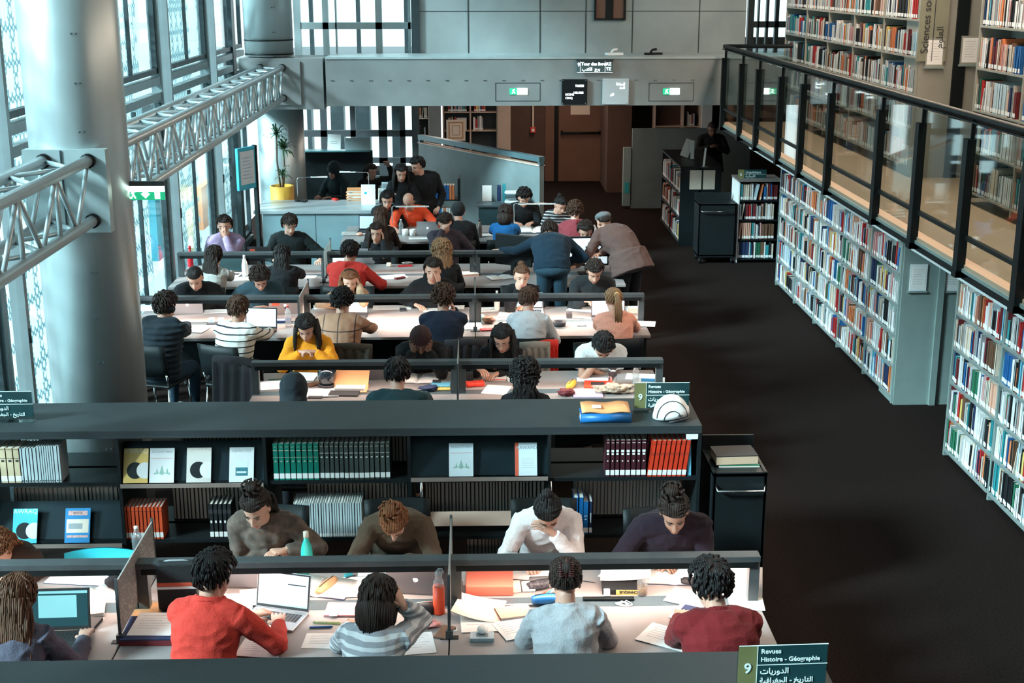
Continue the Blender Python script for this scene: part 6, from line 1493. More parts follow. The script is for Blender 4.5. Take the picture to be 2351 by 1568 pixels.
def laptop(px, py, rz, label, body=None, screen='white', ang=108, w=.32, d=.22, logo=False, z=DZ, content=0, stickers=False):
    """px,py marks the hinge centre; at rz=0 the user sits on our side"""
    p = base(px, py, z); r = empty('laptop', (p.x, p.y, z + .001), R(rz), label, 'laptop'); body = body or M_alu
    MB().bb(-w / 2, w / 2, -d, 0, 0, .012).build('base', body, r, bevel=.003)
    k = MB()
    for a in range(14):
        for b in range(5): k.bb(-w * .43 + a * w * .062, -w * .43 + a * w * .062 + w * .052, -.035 - b * .019 - .016, -.035 - b * .019, .012, .0132)
    k.build('keyboard', M_keys, r); MB().bb(-.05, .05, -d + .015, -d + .085, .012, .0125).build('trackpad', body, r)
    lid = MB(); lid.M = Matrix.Translation((0, 0, .012)) @ Matrix.Rotation(R(90 - ang), 4, 'X')
    lid.bb(-w / 2, w / 2, 0, .006, 0, d * .98); o = lid.build('lid', body, r, bevel=.002)
    s = MB(); s.M = lid.M; s.bb(-w / 2 + .004, w / 2 - .004, -.001, 0, .006, d * .98 - .004); s.build('bezel', M_keys, r)
    s = MB(); s.M = lid.M; s.bb(-w / 2 + .012, w / 2 - .012, -.002, -.001, .022, d * .98 - .012); s.build('screen', {'white': M_scrw, 'dark': M_scrd, 'blue': M_scrb}[screen], r)
    if content == 1:
        s = MB(); s.M = lid.M; s.bb(-w * .28, w * .30, -.0025, -.002, d * .30, d * .82).bb(-w * .5 + .013, w * .5 - .013, -.0025, -.002, d * .86, d * .92); s.build('document', mat('screen_page', (.2, .4, .42), .3, 0, emit=(.16, .38, .40), es=.7), r)
    if content == 2:
        s = MB(); s.M = lid.M; s.bb(w * .08, w * .42, -.0025, -.002, d * .66, d * .69, 1).bb(-w * .5 + .013, w * .5 - .013, -.0025, -.002, .022, .032, 0)
        for q in range(8): s.bb(-w * .42, w * .4, -.0025, -.002, d * (.58 - q * .05), d * (.585 - q * .05), 0)
        s.build('document', [mat('screen_line', (.3, .5, .55), .3, 0, emit=(.45, .6, .66), es=.6), M_ink], r)
    if logo: apple(r, 0, 0, .034, lid.M @ Matrix.Translation((0, .0062, d * .5)) @ Matrix.Rotation(-pi / 2, 4, 'X') @ Matrix.Rotation(pi, 4, 'Y') @ Matrix.Scale(-1, 4, (1, 0, 0)) @ Matrix.Scale(-1, 4, (0, 0, 1)))
    if stickers:
        s = MB(); s.M = lid.M; s.bb(w * .18, w * .40, .006, .0068, d * .5, d * .82, 0).bb(-w * .1, w * .02, .006, .0068, d * .3, d * .42, 1); s.build('sticker', [M_redp, M_ink], r)
    return r
def bottle(px, py, label, prof, m, cap=None, capm=None, z=DZ, liquid=None):
    p = base(px, py, z); r = empty('bottle', (p.x, p.y, z + .001), 0, label, 'bottle')
    MB().lathe((0, 0, 0), prof, 22).build('body', m, r)
    if cap: MB().lathe((0, 0, 0), cap, 18).build('cap', capm, r)
    if liquid: MB().lathe((0, 0, 0), liquid[0], 18).build('liquid', liquid[1], r)
    return r
PET = [(0, 0), (.030, 0), (.032, .01), (.031, .06), (.032, .12), (.031, .145), (.013, .185), (.012, .20), (0, .20)]
PETC = [(0, .198), (.014, .198), (.014, .215), (0, .215)]
M_pet = glass_mat('clear_plastic', (.86, .90, .92), .5, .16, (.7, .75, .78))
SW = [(0, 0), (.034, 0), (.036, .01), (.036, .13), (.030, .17), (.016, .205), (.014, .225), (0, .225)]; SWC = [(0, .225), (.0165, .225), (.0165, .262), (0, .262)]
def pen(px, py, rz, label, m, L=.14, r_=.0045, z=DZ, cat='pen', dz=0):
    p = base(px, py, z); o = MB().tube([(-L / 2, 0, r_), (L * .42, 0, r_), (L / 2, 0, r_)], [r_, r_, r_ * .3], 8).build('pen', m); o.location = (p.x, p.y, z + .0012 + dz); o.rotation_euler[2] = R(rz); return tag(o, label, cat)
def cable(px, py, label, n=3, rad=.05, m=None, z=DZ, seed=1, r_=.002):
    p = base(px, py, z); rnd = random.Random(seed); pts = []
    for i in range(n * 9): a = i * .7; q = rad * (.5 + .5 * rnd.random()); pts.append((cos(a) * q + i * .0015, sin(a) * q * .8, r_ + .002 * (i % 3)))
    o = MB().tube(pts, r_, 6).build('cable', m or M_white); o.location = (p.x, p.y, z + .001); return tag(o, label, 'cable')
def pouch(px, py, rz, label, m, w=.20, d=.08, h=.05, z=DZ, name='pencil_case', zipm=None, cat='pencil case'):
    p = base(px, py, z); mb = MB(); rs = []
    for i in range(11):
        t = i / 10; x = -w / 2 + w * t; k = math.sin(pi * (.12 + .76 * t)) ** .5
        rs.append([Vector((x, d / 2 * k * cos(a) * (1.1 if sin(a) < 0 else 1), h / 2 + h / 2 * k * sin(a) * (1 if sin(a) > 0 else .98) + .002 * noise.noise(Vector((x * 30, a, 1))))) for a in [2 * pi * j / 16 for j in range(16)]])
    r = empty(name, (p.x, p.y, z + .001), R(rz), label, cat); mb.rings(rs).build('body', m, r)
    MB().tube([(-w * .4, 0, h * .97), (0, 0, h * 1.0), (w * .4, 0, h * .97)], .003, 6).build('zip', zipm or M_ink, r); return r
def lump(name, px, py, label, m, r3=(.08, .06, .04), z=DZ, cat='cloth', seed=1, amp=.4, n=22):
    p = base(px, py, z); mb = MB(); rs = []
    for i in range(1, 16):
        th = pi * i / 16; ring = []
        for j in range(n):
            ph = 2 * pi * j / n; d = Vector((sin(th) * cos(ph), sin(th) * sin(ph), -cos(th))); k = 1 + amp * noise.noise(d * 2.3 + Vector((seed, 0, 0))) + amp * .5 * noise.noise(d * 6 + Vector((seed, 2, 0)))
            ring.append(Vector((d.x * r3[0] * k, d.y * r3[1] * k, max(0, r3[2] * (1 + d.z * k) * .75))))
        rs.append(ring)
    o = mb.rings(rs).build(name, m); o.location = (p.x, p.y, z + .001); return tag(o, label, cat)
# ---- closest desk, window end
laptop(133, 1452, 2, 'black laptop with dark document on screen, window end of closest desk', M_keys, 'dark', 102, .36, .24, content=1)
openbook(200, 1322, -8, 'large open textbook near the window end, behind the lamp rail', .42, .26)
openbook(222, 1365, 14, 'small open paperback between black laptop and dark scarf', .26, .19, th=.02, cov=BM['pale blue'])
lump('scarf', 281, 1345, 'crumpled black scarf against the patterned divider', cloth('black_scarf', (.008, .008, .012)), (.085, .13, .06), seed=3)
block('notebook', 216, 1402, 12, .12, .17, .022, M_cream, 'thick cream block of pages beside the black laptop', 'notebook', pages=True, m2=M_paper)
block('phone_case', 208, 1437, -8, .085, .15, .018, M_ink, 'black glossy wallet lying right beside the black laptop', 'wallet')
sheet(340, 1402, 3, 'kraft brown sheet at the foot of the patterned divider', .16, .20, mat('kraft', (.42, .25, .12), .7, 0, var=.06, scale=20), 0)
o = block('ring_binder', 352, 1455, -2, .30, .28, .030, BM['maroon'], 'maroon and blue folders stacked under white sheets beside the red shirt', 'folder', bevel=0); 
block('folder', 352, 1455, 1, .30, .28, .008, BM['navy'], 'thin navy folder on top of the maroon one beside the red shirt', 'folder', dz=.031, bevel=0)
p = base(357, 1450); o = sheet(357, 1448, -2, 'white sheets lying on the maroon and navy folders', .24, .27); o.location.z = DZ + .041
r = empty('shoulder_bag', base(412, 1398) + Vector((0, .0, .001)), R(2), 'tall black bag with red and white stripe standing on the desk', 'bag')
MB().bb(-.115, .115, -.03, .03, 0, .30).build('body', mat('black_canvas', (.010, .012, .014), .7, 0, var=.2, bump=.3, scale=90), r, bevel=.02, seg=3); MB().bb(-.112, .112, -.0315, -.029, .155, .178).build('red_stripe', M_redp, r); MB().bb(-.112, .112, -.0315, -.029, .138, .153).build('white_stripe', M_paper, r); MB().tube([(-.09, 0, .29), (-.04, 0, .302), (.04, 0, .302), (.09, 0, .29)], .006, 8).build('handle', M_greyp, r)
# ---- closest desk, around the red shirt
laptop(648, 1404, -17, 'open silver laptop with white page on screen, in front of the red shirt', M_alu, 'white', 104, .33, .22, content=2)
laptop(551, 1352, 176, 'half-open dark grey laptop of the writer in mottled brown', M_spg, 'dark', 100, .30, .20)
sheet(540, 1385, 4, 'bluish sheet between red shirt collar and grey laptop', .21, .24, M_pale); sheet(545, 1312, -3, 'white sheet with blue band behind the dark grey laptop', .26, .20)
sheet(640, 1322, 5, 'white sheet behind the open silver laptop screen', .28, .20); sheet(600, 1490, -8, 'loose white sheet at the desk edge under the red sleeve', .24, .20); sheet(592, 1372, 12, 'white leaf between the two laptops', .20, .22)
bottle(706, 1312, 'turquoise steel bottle with a light cap standing behind the lamp rail', SW, mat('turquoise_enamel', (.03, .48, .42), .3, .1, var=.03, scale=8), SWC, M_cream)
openbook(740, 1350, -14, 'white open notebook holding the tan pencil pouch', .36, .25, th=.02)
pouch(750, 1352, 66, 'tan pencil pouch lying open on the white notebook', mat('tan_leather', (.52, .30, .16), .55, 0, var=.15, scale=20), .20, .065, .05)
for (px, py, nm, m, s_) in ((744, 1305, 'small yellow eraser by the turquoise bottle', BM['yellow'], (.045, .03, .016)), (771, 1308, 'small black sharpener behind the tan pouch', M_ink, (.03, .025, .02)), (800, 1325, 'black and teal clip box behind the white notebook', BM['teal'], (.05, .03, .02))): block('eraser', px, py, 30, s_[0], s_[1], s_[2], m, nm, 'stationery')
pen(791, 1308, -55, 'turquoise highlighter behind the white notebook', mat('turquoise_enamel', (.03, .48, .42)), .11, .008)
pen(797, 1330, 35, 'thin black marker beside the clip box', M_ink, .12, .006); pen(672, 1300, 10, 'pale pencil lying by the white sheet behind the rail', BM['yellow'], .15)
o = lump('pouch', 690, 1328, 'flat dark green pouch at the foot of the turquoise bottle', BM['green'], (.07, .05, .012), seed=5, amp=.15, cat='pouch')
sheet(815, 1350, 4, 'white blank notebook page beside the dark bob haircut', .22, .27, curl=0)
block('notebook', 800, 1402, -3, .26, .16, .012, mat('pink_cover', (.72, .30, .32), .5, 0, var=.08, scale=12), 'pink notebook beside the striped sleeve', 'notebook'); block('label_card', 770, 1405, -3, .045, .16, .002, M_paper, 'white strip card lying on the pink notebook', 'card', dz=.013, bevel=0)
pen(752, 1432, -6, 'greenish clear ruler by the blue pen', glass_mat('green_plastic', (.6, .75, .5), .3, .3, (.3, .4, .2)), .16, .006, cat='ruler'); pen(738, 1442, 2, 'blue felt pen above the loose sheet', BM['blue'], .13, .006); sheet(752, 1472, -4, 'white sheet beside the striped top on the near side', .26, .17)
sheet(955, 1478, 8, 'white sheet under the striped elbow', .20, .24, M_pale)
sheet(872, 1306, 2, 'white sheet under the hands of the olive sweater', .26, .20); sheet(955, 1303, -4, 'white notebook page right of the olive sweater hands', .26, .18, M_pale)
laptop(958, 1366, 172, 'dark grey laptop seen from behind with a glowing white fruit logo', M_spg, 'white', 112, .34, .235, logo=True)
M_org = mat('orange_sleeve', (.70, .055, .015), .45, 0, var=.06, scale=8)
r = bottle(1008, 1408, 'glass bottle in a bright orange sleeve beside the divider', [(0, 0), (.032, 0), (.034, .01), (.033, .17), (0, .17)], M_org, [(0, .17), (.030, .17), (.029, .20), (.020, .215), (.020, .235), (.024, .245), (.018, .26), (0, .26)], M_pet)
MB().tube([(-.012, 0, .255), (.0, 0, .275), (.02, 0, .275), (.028, 0, .25)], .005, 8).build('loop', M_pet, r)
lump('makeup_pouch', 986, 1438, 'pink crumpled pouch between striped sleeve and phone', mat('pink_fabric', (.72, .28, .27), .6, 0, var=.2, scale=30), (.06, .04, .02), seed=8, cat='pouch'); pouch(975, 1408, 10, 'black oval mirror case with pale rim, open toward us', M_ink, .11, .09, .07, zipm=M_cream, name='mirror_case', cat='case')
block('smartphone', 1021, 1453, -22, .075, .15, .009, BM['brown'], 'brown phone lying near the divider foot', 'phone'); cable(1034, 1446, 'pale earphone cable curled on the brown phone', 2, .035, seed=4)
# ---- closest desk, aisle end
o = block('box_file', 1124, 1346, -1, .28, .27, .065, mat('coral_folder', (.66, .15, .10), .45, 0, var=.05, scale=8), 'thick coral red folder box beside the divider', 'folder', bevel=.006)
block('tray', 1075, 1320, 2, .07, .30, .03, M_paper, 'white plastic tray edge left of the coral folder box', 'tray')
block('tissue_pack', 1213, 1352, 3, .08, .10, .03, mat('white_teal_print', (.55, .72, .72), .5, 0, var=.35, scale=40), 'small white and teal tissue pack near the flowered case', 'tissue pack', bevel=.01)
block('box', 1185, 1352, 3, .05, .11, .03, M_cream, 'peach carton between coral box and tissue pack', 'box')
for q, (px, py, rz_, c_) in enumerate(((1112, 1425, 3, 0), (1100, 1402, -12, -.05))): sheet(px, py, rz_, ['top-heavy pile sheet covering the grey notebook edge', 'curled cream sheet on the pile in front of the coral box'][q], .27, .28, [M_paper, M_cream][q], curl=c_)
block('notebook', 1180, 1410, 14, .20, .14, .018, BM['salmon'], 'coral-edged notebook sticking out of the sheet pile', 'notebook', pages=True, m2=M_paper); sheet(1185, 1445, 22, 'white sheet running under the grey sleeve', .21, .22)
pen(1185, 1391, 2, 'white ruler behind the coral-edged notebook', M_white, .20, .006, cat='ruler')
block('notebook', 1107, 1466, -1, .13, .08, .02, BM['pale blue'], 'small blue-grey notebook under the white mouse', 'notebook', m2=M_greyp)
p = base(1108, 1458); o = MB().ell((0, 0, .014), (.030, .048, .016), 16, 10).build('computer_mouse', M_white); o.location = (p.x, p.y, DZ + .022); tag(o, 'white computer mouse on the small blue-grey notebook', 'mouse')
pouch(1240, 1352, 20, 'black pencil case with white flowers by the hair clip', mat('flower_print', (.05, .05, .06), .5, 0, var=1.0, scale=70), .16, .07, .06); pouch(1252, 1385, 12, 'open dark blue pencil case with pens beside the grey sweater', BM['royal blue'], .16, .08, .06)
for q in range(3): pen(1262 + q * 6, 1378 - q * 3, 40 + 12 * q, ['orange', 'mint', 'pale'][q] + ' pen sticking out of the dark blue pencil case', [M_org, BM['teal'], M_white][q], .12, dz=.055)
pen(1345, 1336, -20, 'thin dark spectacles arm lying right of the hair clip', M_ink, .12, .003, cat='glasses')
sheet(1225, 1308, 4, 'white page under the wrist of the white sweater', .30, .22); sheet(1195, 1318, -8, 'white pad left of the white-sleeved wrist', .12, .18)
block('book', 1428, 1352, -3, .24, .16, .032, BM['black'], 'thick black and yellow book marked TECHNIQUE under curled sheets', 'book', bevel=0)
p = base(1428, 1352); bk = [o_ for o_ in COL.objects if o_.get('label', '').startswith('thick black and yellow')][0]
MB().bb(-.04, .121, -.0815, -.079, .001, .031).build('yellow_band', BM['yellow'], bk); text('title', 'TECHNIQUE', .024, (.115, -.083, .026), (-pi / 2, 0, pi), M_ink, bk, 'LEFT', .0004, .0008).rotation_euler = (pi / 2, pi, 0)
o = sheet(1436, 1325, -6, 'big curled white sheet draped over the black and yellow book', .30, .27, curl=.03); o.location.z += .035
bottle(1474, 1365, 'half-empty clear plastic bottle with cream cap in front of the plum sweatshirt', PET, M_pet, PETC, M_cream, liquid=([(0, .004), (.028, .004), (.029, .05), (0, .05)], glass_mat('tea_liquid', (.85, .6, .3), .2, .3, (.6, .35, .1))))
openbook(1545, 1322, -6, 'thick open textbook in front of the plum sweatshirt', .42, .26, th=.03); sheet(1650, 1312, -4, 'wide white sheets beside the curly black hair, behind the rail', .28, .22)
block('bookmark', 1668, 1296, -15, .05, .07, .004, BM['sky blue'], 'turquoise sticky pad on the white sheets behind curly hair', 'sticky notes'); sheet(1400, 1308, -30, 'white ruler-like strip of paper by the turquoise pen', .05, .25)
block('keyboard_strip', 1397, 1377, -1, .30, .035, .014, M_black, 'long black power strip lying on the cable strip of the desk', 'power strip')
block('charger', 1393, 1372, 0, .035, .035, .035, M_white, 'white cube charger plugged into the black power strip', 'charger', dz=.015); cable(1425, 1388, 'white charging cable coiled by the black power strip', 3, .05, seed=7, r_=.0025)
pouch(1588, 1342, -5, 'black spectacle case left of the curly black hair', M_ink, .13, .06, .045, name='spectacle_case', cat='case')
sheet(1592, 1376, -28, 'white sheet pointing left beside the curly-haired neck', .30, .20); sheet(1600, 1412, -30, 'white sheet with dark folder edge left of the maroon sleeve', .26, .22); o = sheet(1535, 1465, -32, 'large rounded notebook page at the near desk edge, aisle end', .30, .23, M_paper)
block('folder', 1606, 1416, -30, .25, .20, .006, BM['navy'], 'thin navy folder peeping out beside the maroon sleeve', 'folder', bevel=0).location.z = DZ + .0001
r = empty('standing_notebook', base(1712, 1380) + Vector((0, 0, .001)), R(-6), 'white notebook propped wide open at the aisle corner of the desk', 'notebook')
q_ = MB(); q_.M = Matrix.Translation((0, .04, 0)) @ Matrix.Rotation(R(-22), 4, 'X'); q_.bb(-.10, .10, 0, .004, 0, .18).build('upright_leaf', M_paper, r); MB().bb(-.10, .10, -.12, .04, 0, .006).build('flat_leaf', M_paper, r)
# ---- behind the window-end desk
p = at(236, 1262, .88); r = empty('plastic_chair', (p.x, p.y - .0, 0), R(180), 'empty chair with a turquoise plastic back behind the window-end desk', 'chair')
rs = [[Vector((x, -.02 * cos(x * 6) - .02 * t, .56 + .32 * t - .03 * (x / .24) ** 2 * t)) for x in [-.24 + .48 * i / 10 for i in range(11)]] + [Vector((x, .012 - .02 * cos(x * 6) - .02 * t, .56 + .32 * t - .03 * (x / .24) ** 2 * t)) for x in [.24 - .48 * i / 10 for i in range(11)]] for t in (0, .5, 1)]
MB().rings(rs).build('backrest', mat('turquoise_plastic', (.02, .38, .48), .35, 0, var=.03, scale=6), r); MB().bb(-.22, .22, .02, .44, .42, .45).build('seat', mat('turquoise_plastic', (.02, .38, .48)), r, bevel=.01)
for sx_ in (-1, 1):
    for y_ in (.04, .42): MB().tube([(sx_ * .18, y_, .42), (sx_ * .21, y_ + (.03 if y_ > .2 else -.03), 0)], .011, 8).build('leg', M_chrome, r)
bottle(318, 1282, 'small clear bottle behind the patterned divider', PET, M_pet, PETC, M_white)
# ---- second row
sheet(622, 886, 4, 'stack of white sheets at the window end of the second row', .30, .26); sheet(700, 866, -6, 'white sheet on the far side near the yellow hoodie', .21, .25); sheet(742, 903, 3, 'white sheet under the phone in front of the dark hood', .28, .24)
pen(634, 872, 10, 'green pen by the sheet stack on the second row', BM['green']); pen(616, 880, -12, 'rose pen lying left of the green one', BM['pink'])
block('smartphone', 724, 913, -3, .13, .06, .009, M_ink, 'black phone at the near edge beside the dark hood', 'phone')
block('wallet', 722, 884, 35, .14, .08, .02, BM['brown'], 'brown leather wallet left of the glossy helmet', 'wallet', bevel=.008)
p = base(752, 888); r = empty('motorcycle_helmet', (p.x, p.y, DZ + .001), 0, 'glossy black round helmet resting on the desk beside the orange folder', 'helmet')
MB().ell((0, 0, .115), (.085, .10, .115), 28, 18).build('shell', mat('gloss_black', (.01, .02, .03), .06, .2, var=.05, scale=5, coat=1.0), r); MB().tube([(cos(a) * .07, sin(a) * .08, .02) for a in [2 * pi * j / 20 for j in range(21)]], .012, 8).build('rim', M_ink, r)
M_bind = mat('orange_binder', (.82, .40, .19), .5, 0, var=.04, scale=8)
r = empty('ring_binder', base(806, 892) + Vector((0, 0, .001)), R(-3), 'orange lever binder propped open on papers, second row', 'binder')
q_ = MB(); q_.M = Matrix.Translation((0, .06, .06)) @ Matrix.Rotation(R(38), 4, 'X'); q_.bb(-.15, .15, -.10, .10, 0, .006); q_.build('cover', M_bind, r); MB().bb(-.15, .15, -.12, .12, 0, .004).build('cover', M_bind, r); MB().bb(-.13, .13, -.10, .11, .004, .03).build('pages', M_paper, r)
block('notebook', 790, 905, -4, .26, .14, .012, M_ink, 'dark closed notebook with strap in front of the orange binder', 'notebook')
laptop(878, 872, 184, 'dark laptop lid beside the short black hair, second row', M_spg, 'dark', 100, .27, .19)
openbook(962, 872, -6, 'white open book beside the teal sweater on the second row', .36, .24, th=.03)
block('smartphone', 1003, 884, 0, .075, .05, .012, M_ink, 'black phone on the blue and yellow books', 'phone', dz=.03); block('book', 1012, 888, -2, .17, .12, .014, BM['sky blue'], 'sky blue book beside the second row divider', 'book', dz=.014); block('book', 1010, 892, 2, .18, .13, .012, BM['yellow'], 'yellow book under the sky blue one', 'book')
lump('cap', 985, 896, 'dark blue crumpled cap by the teal sleeve', BM['navy'], (.08, .05, .03), seed=11, cat='cap')
r = block('case', 1090, 886, 14, .17, .09, .04, mat('red_fabric', (.65, .04, .02), .5, 0, var=.5, scale=30), 'black and red open pencil case left of curly black hair', 'pencil case', bevel=.012)
block('box', 1078, 872, 5, .06, .06, .07, M_ink, 'small black box behind the red pencil case', 'box'); block('folder', 1135, 866, -4, .22, .20, .014, M_paper, 'white folder with orange edge beside curly black hair', 'folder', pages=True, m2=M_org)
sheet(1140, 895, -14, 'white sheet by the curly hair on the near side', .22, .26); block('smartphone', 1172, 872, 10, .07, .14, .010, M_white, 'white phone leaning near the curly hair', 'phone')
pouch(1311, 890, 70, 'mustard yellow pencil pouch alone on the desk, second row', mat('mustard_leather', (.75, .38, .04), .5, 0, var=.1, scale=12), .19, .07, .06)
block('book', 1372, 886, -6, .24, .19, .02, M_org, 'orange paperback beside the travel mug', 'book', m2=M_ink); sheet(1360, 872, -3, 'white leaflet behind the orange paperback', .28, .12); sheet(1348, 898, 4, 'white pad under the orange paperback', .30, .14); block('folder', 1350, 910, 0, .26, .10, .012, mat('lilac_folder', (.50, .38, .55), .5, 0, var=.05, scale=8), 'pale lilac folder at the near edge, second row', 'folder')
r = bottle(1406, 886, 'black and steel travel mug standing upright, second row', [(0, 0), (.032, 0), (.036, .10), (.037, .12), (.037, .165), (0, .165)], M_chrome, [(0, .165), (.041, .165), (.040, .195), (0, .195)], M_ink)
MB().lathe((0, 0, 0), [(.0375, .095), (.039, .10), (.039, .14), (.0375, .145)], 22).build('grip', M_ink, r)
bottle(1459, 888, 'small clear water bottle with white cap, second row', PET, M_pet, PETC, M_white)
block('magazine', 1490, 878, -8, .28, .20, .02, M_pale, 'stack of magazines with a blue cover at the aisle end, second row', 'magazine', m2=M_bluemag); sheet(1470, 866, -12, 'white and yellow sheets on the magazines, second row', .26, .2, M_paper)
lump('scarf', 1412, 902, 'beige leopard scarf crumpled at the near edge, second row', mat('leopard_print', (.36, .26, .19), .8, 0, var=.8, scale=45), (.17, .07, .05), seed=21, amp=.55, n=40)
lump('cap', 1300, 908, 'dark plum cap near the shelf top, second row', BM['maroon'], (.07, .05, .04), seed=14, cat='cap')
# ---- third row
for (px, py, rz_, w_, h_, nm) in ((332, 708, 0, .30, .26, 'very bright white sheet by the column, back half'), (330, 745, 3, .28, .28, 'white sheet at the column end, near half'), (455, 758, -14, .18, .22, 'white notebook page beside the puffer jacket'), (505, 716, 3, .34, .18, 'white sheets between the two window-end readers'),
    (745, 706, 8, .24, .2, 'white sheet near the auburn hair'), (900, 706, 2, .42, .2, 'wide white drawing sheet behind the plaid sweater'), (905, 745, 0, .60, .28, 'very wide blank white sheet with printed line, middle of the third row'), (1000, 712, -2, .26, .2, 'white sheet under the pen hand'), (1045, 706, -3, .2, .18, 'white sheet next to the curly brown head'),
    (1110, 712, 10, .3, .2, 'white sheets around the white bottle'), (1085, 750, 4, .2, .26, 'white sheet right of the navy sweater'), (1165, 724, -8, .2, .2, 'white sheet by the grey fluffy sleeve'), (1340, 712, -20, .34, .2, 'white sheets spread left of the blue-lit laptop'), (1478, 745, -10, .24, .22, 'white sheet overhanging the aisle corner, third row')):
    sheet(px, py, rz_, nm, w_, h_)
p = base(895, 740); o = text('printed_line', 'BIBLIOTHEQUE', .045, (p.x - .17, p.y, DZ + .012), (0, 0, 0), M_ink) if False else None
for q in range(9): pass
laptop(432, 722, 186, 'grey laptop seen from behind in front of the black sweater by the column', M_alu, 'dark', 105, .32, .21, logo=True)
laptop(600, 757, -6, 'laptop with bright white page in front of the striped sweater', M_ink, 'white', 100, .33, .22)
laptop(655, 722, 190, 'champagne grey laptop with stickers on its lid', mat('laptop_rose', (.36, .31, .30), .35, .5, var=.03, scale=9), 'dark', 112, .34, .22, logo=True, stickers=True)
for (px, nm) in ((486, 'white cube adapter, closer to the puffer jacket'), (508, 'white cube adapter, closer to the striped sweater')): block('adapter', px, 742, 0, .06, .05, .055, M_white, nm, 'adapter', bevel=.006)
block('adapter', 497, 744, 0, .20, .06, .012, M_ink, 'black power strip under the two white adapters', 'power strip')
bottle(662, 748, 'clear bottle with red cap between striped and yellow readers', PET, M_pet, PETC, mat('alarm_red', (.6, .02, .02)))
block('book', 640, 738, 2, .25, .14, .02, BM['navy'], 'violet-blue folder behind the clear red-capped bottle', 'folder', m2=M_paper)
laptop(822, 724, -4, 'small dark laptop beside the windowpane-check shoulder', M_ink, 'white', 100, .22, .17)
block('smartphone', 925, 712, 4, .07, .14, .01, M_ink, 'black phone near the writing hand, third row', 'phone'); pen(955, 698, -60, 'red pen in the writing hand, third row', BM['red'], .15, dz=.03)
lump('pouch', 1122, 742, 'brown leather pouch with dark clasp, third row near the divider', BM['brown'], (.07, .05, .05), seed=31, amp=.2, cat='pouch'); lump('tissue', 1103, 734, 'mint and white tissue ball left of the brown pouch', mat('mint_print', (.3, .65, .6), .6, 0, var=.3, scale=30), (.04, .03, .04), seed=32, cat='tissue')
block('book', 1125, 758, 12, .20, .08, .015, BM['red'], 'red notebook under the brown pouch', 'notebook')
bottle(1141, 712, 'white milky bottle behind the lamp rail, third row', PET, mat('milky_plastic', (.75, .75, .73), .4, 0, var=.03, scale=6), PETC, M_white); bottle(1170, 704, 'slim teal bottle beside the white one', [(0, 0), (.018, 0), (.018, .20), (0, .20)], BM['teal'])
laptop(1215, 712, 0, 'small pale laptop hidden by the fluffy grey sweater', M_white, 'blue', 100, .30, .18)
r = empty('basket', base(1284, 748) + Vector((0, 0, .001)), R(5), 'small black oval box with pale lid rim, third row', 'box'); MB().lathe((0, 0, 0), [(0, 0), (.065, 0), (.075, .045), (.070, .045), (.06, .01), (0, .01)], 24).build('body', M_ink, r)
block('box', 1307, 730, 0, .06, .06, .06, M_ink, 'black cube box behind the oval box', 'box'); pen(1330, 732, -10, 'thin spectacles lying by the black cube box', M_ink, .13, .003, cat='glasses')
block('sweets', 1335, 748, 0, .10, .05, .012, mat('candy_wrap', (.5, .5, .45), .4, 0, var=.9, scale=90), 'little colourful wrappers left of the peach sleeve', 'wrapper')
laptop(1396, 730, 2, 'dark-framed laptop with blue-white screen behind the blond ponytail', M_ink, 'blue', 98, .36, .24)
block('book', 1458, 716, 0, .17, .12, .05, M_cream, 'thick cream books at the aisle end, third row', 'book', pages=True, m2=M_page); block('smartphone', 1352, 690, 0, .12, .06, .012, M_ink, 'black phone held in two hands, third row far side', 'phone', dz=.12)
# ---- fourth row
bottle(438, 612, 'red steel bottle at the window end, fourth row', SW, mat('red_enamel', (.55, .02, .03), .3, .2, var=.03, scale=8), SWC, mat('red_enamel', (.55, .02, .03)))
laptop(530, 628, -6, 'white-framed laptop with black screen, fourth row', M_white, 'dark', 98, .30, .21); bottle(563, 634, 'tall white steel bottle, fourth row', SW, M_white, SWC, M_white)
laptop(598, 600, 178, 'black laptop with white sticker on lid in front of the dark zip sweater', M_ink, 'dark', 105, .30, .20, stickers=True)
sheet(560, 640, 3, 'white sheet in front of the white-framed laptop', .22, .2); sheet(706, 636, -5, 'small white notebook by the black bottle', .2, .16); bottle(745, 638, 'matt black steel bottle by the divider, fourth row', SW, M_ink, SWC, M_chrome)
laptop(777, 616, -4, 'laptop with bright white screen beside the red hood', M_ink, 'white', 100, .33, .22); laptop(835, 606, 176, 'grey laptop seen from behind right of the red hood', M_alu, 'dark', 100, .30, .20)
block('mug', 893, 612, 0, .06, .06, .05, M_cream, 'cream cup behind the rail, fourth row', 'cup', bevel=.012); cable(930, 604, 'white cables in a heap on the fourth row', 4, .07, seed=9, r_=.003); block('power_strip', 930, 612, 8, .18, .05, .02, BM['red'], 'red power strip under the white cables', 'power strip')
sheet(905, 636, 16, 'white sheets with a red pencil case by the red sleeve', .30, .22); block('case', 918, 640, 40, .14, .05, .02, BM['maroon'], 'dark red pencil case lying on the white sheets', 'pencil case'); block('notebook', 1075, 632, 10, .24, .18, .03, M_paper, 'thick white and coral notebooks at the seam, fourth row', 'notebook', pages=True, m2=BM['salmon'])
lump('tissue', 1085, 612, 'pale blue tissue by the seam of the fourth row', BM['sky blue'], (.04, .03, .02), seed=41, cat='tissue'); openbook(1150, 638, 18, 'white open book left of the tied-back hair', .30, .20, th=.02)
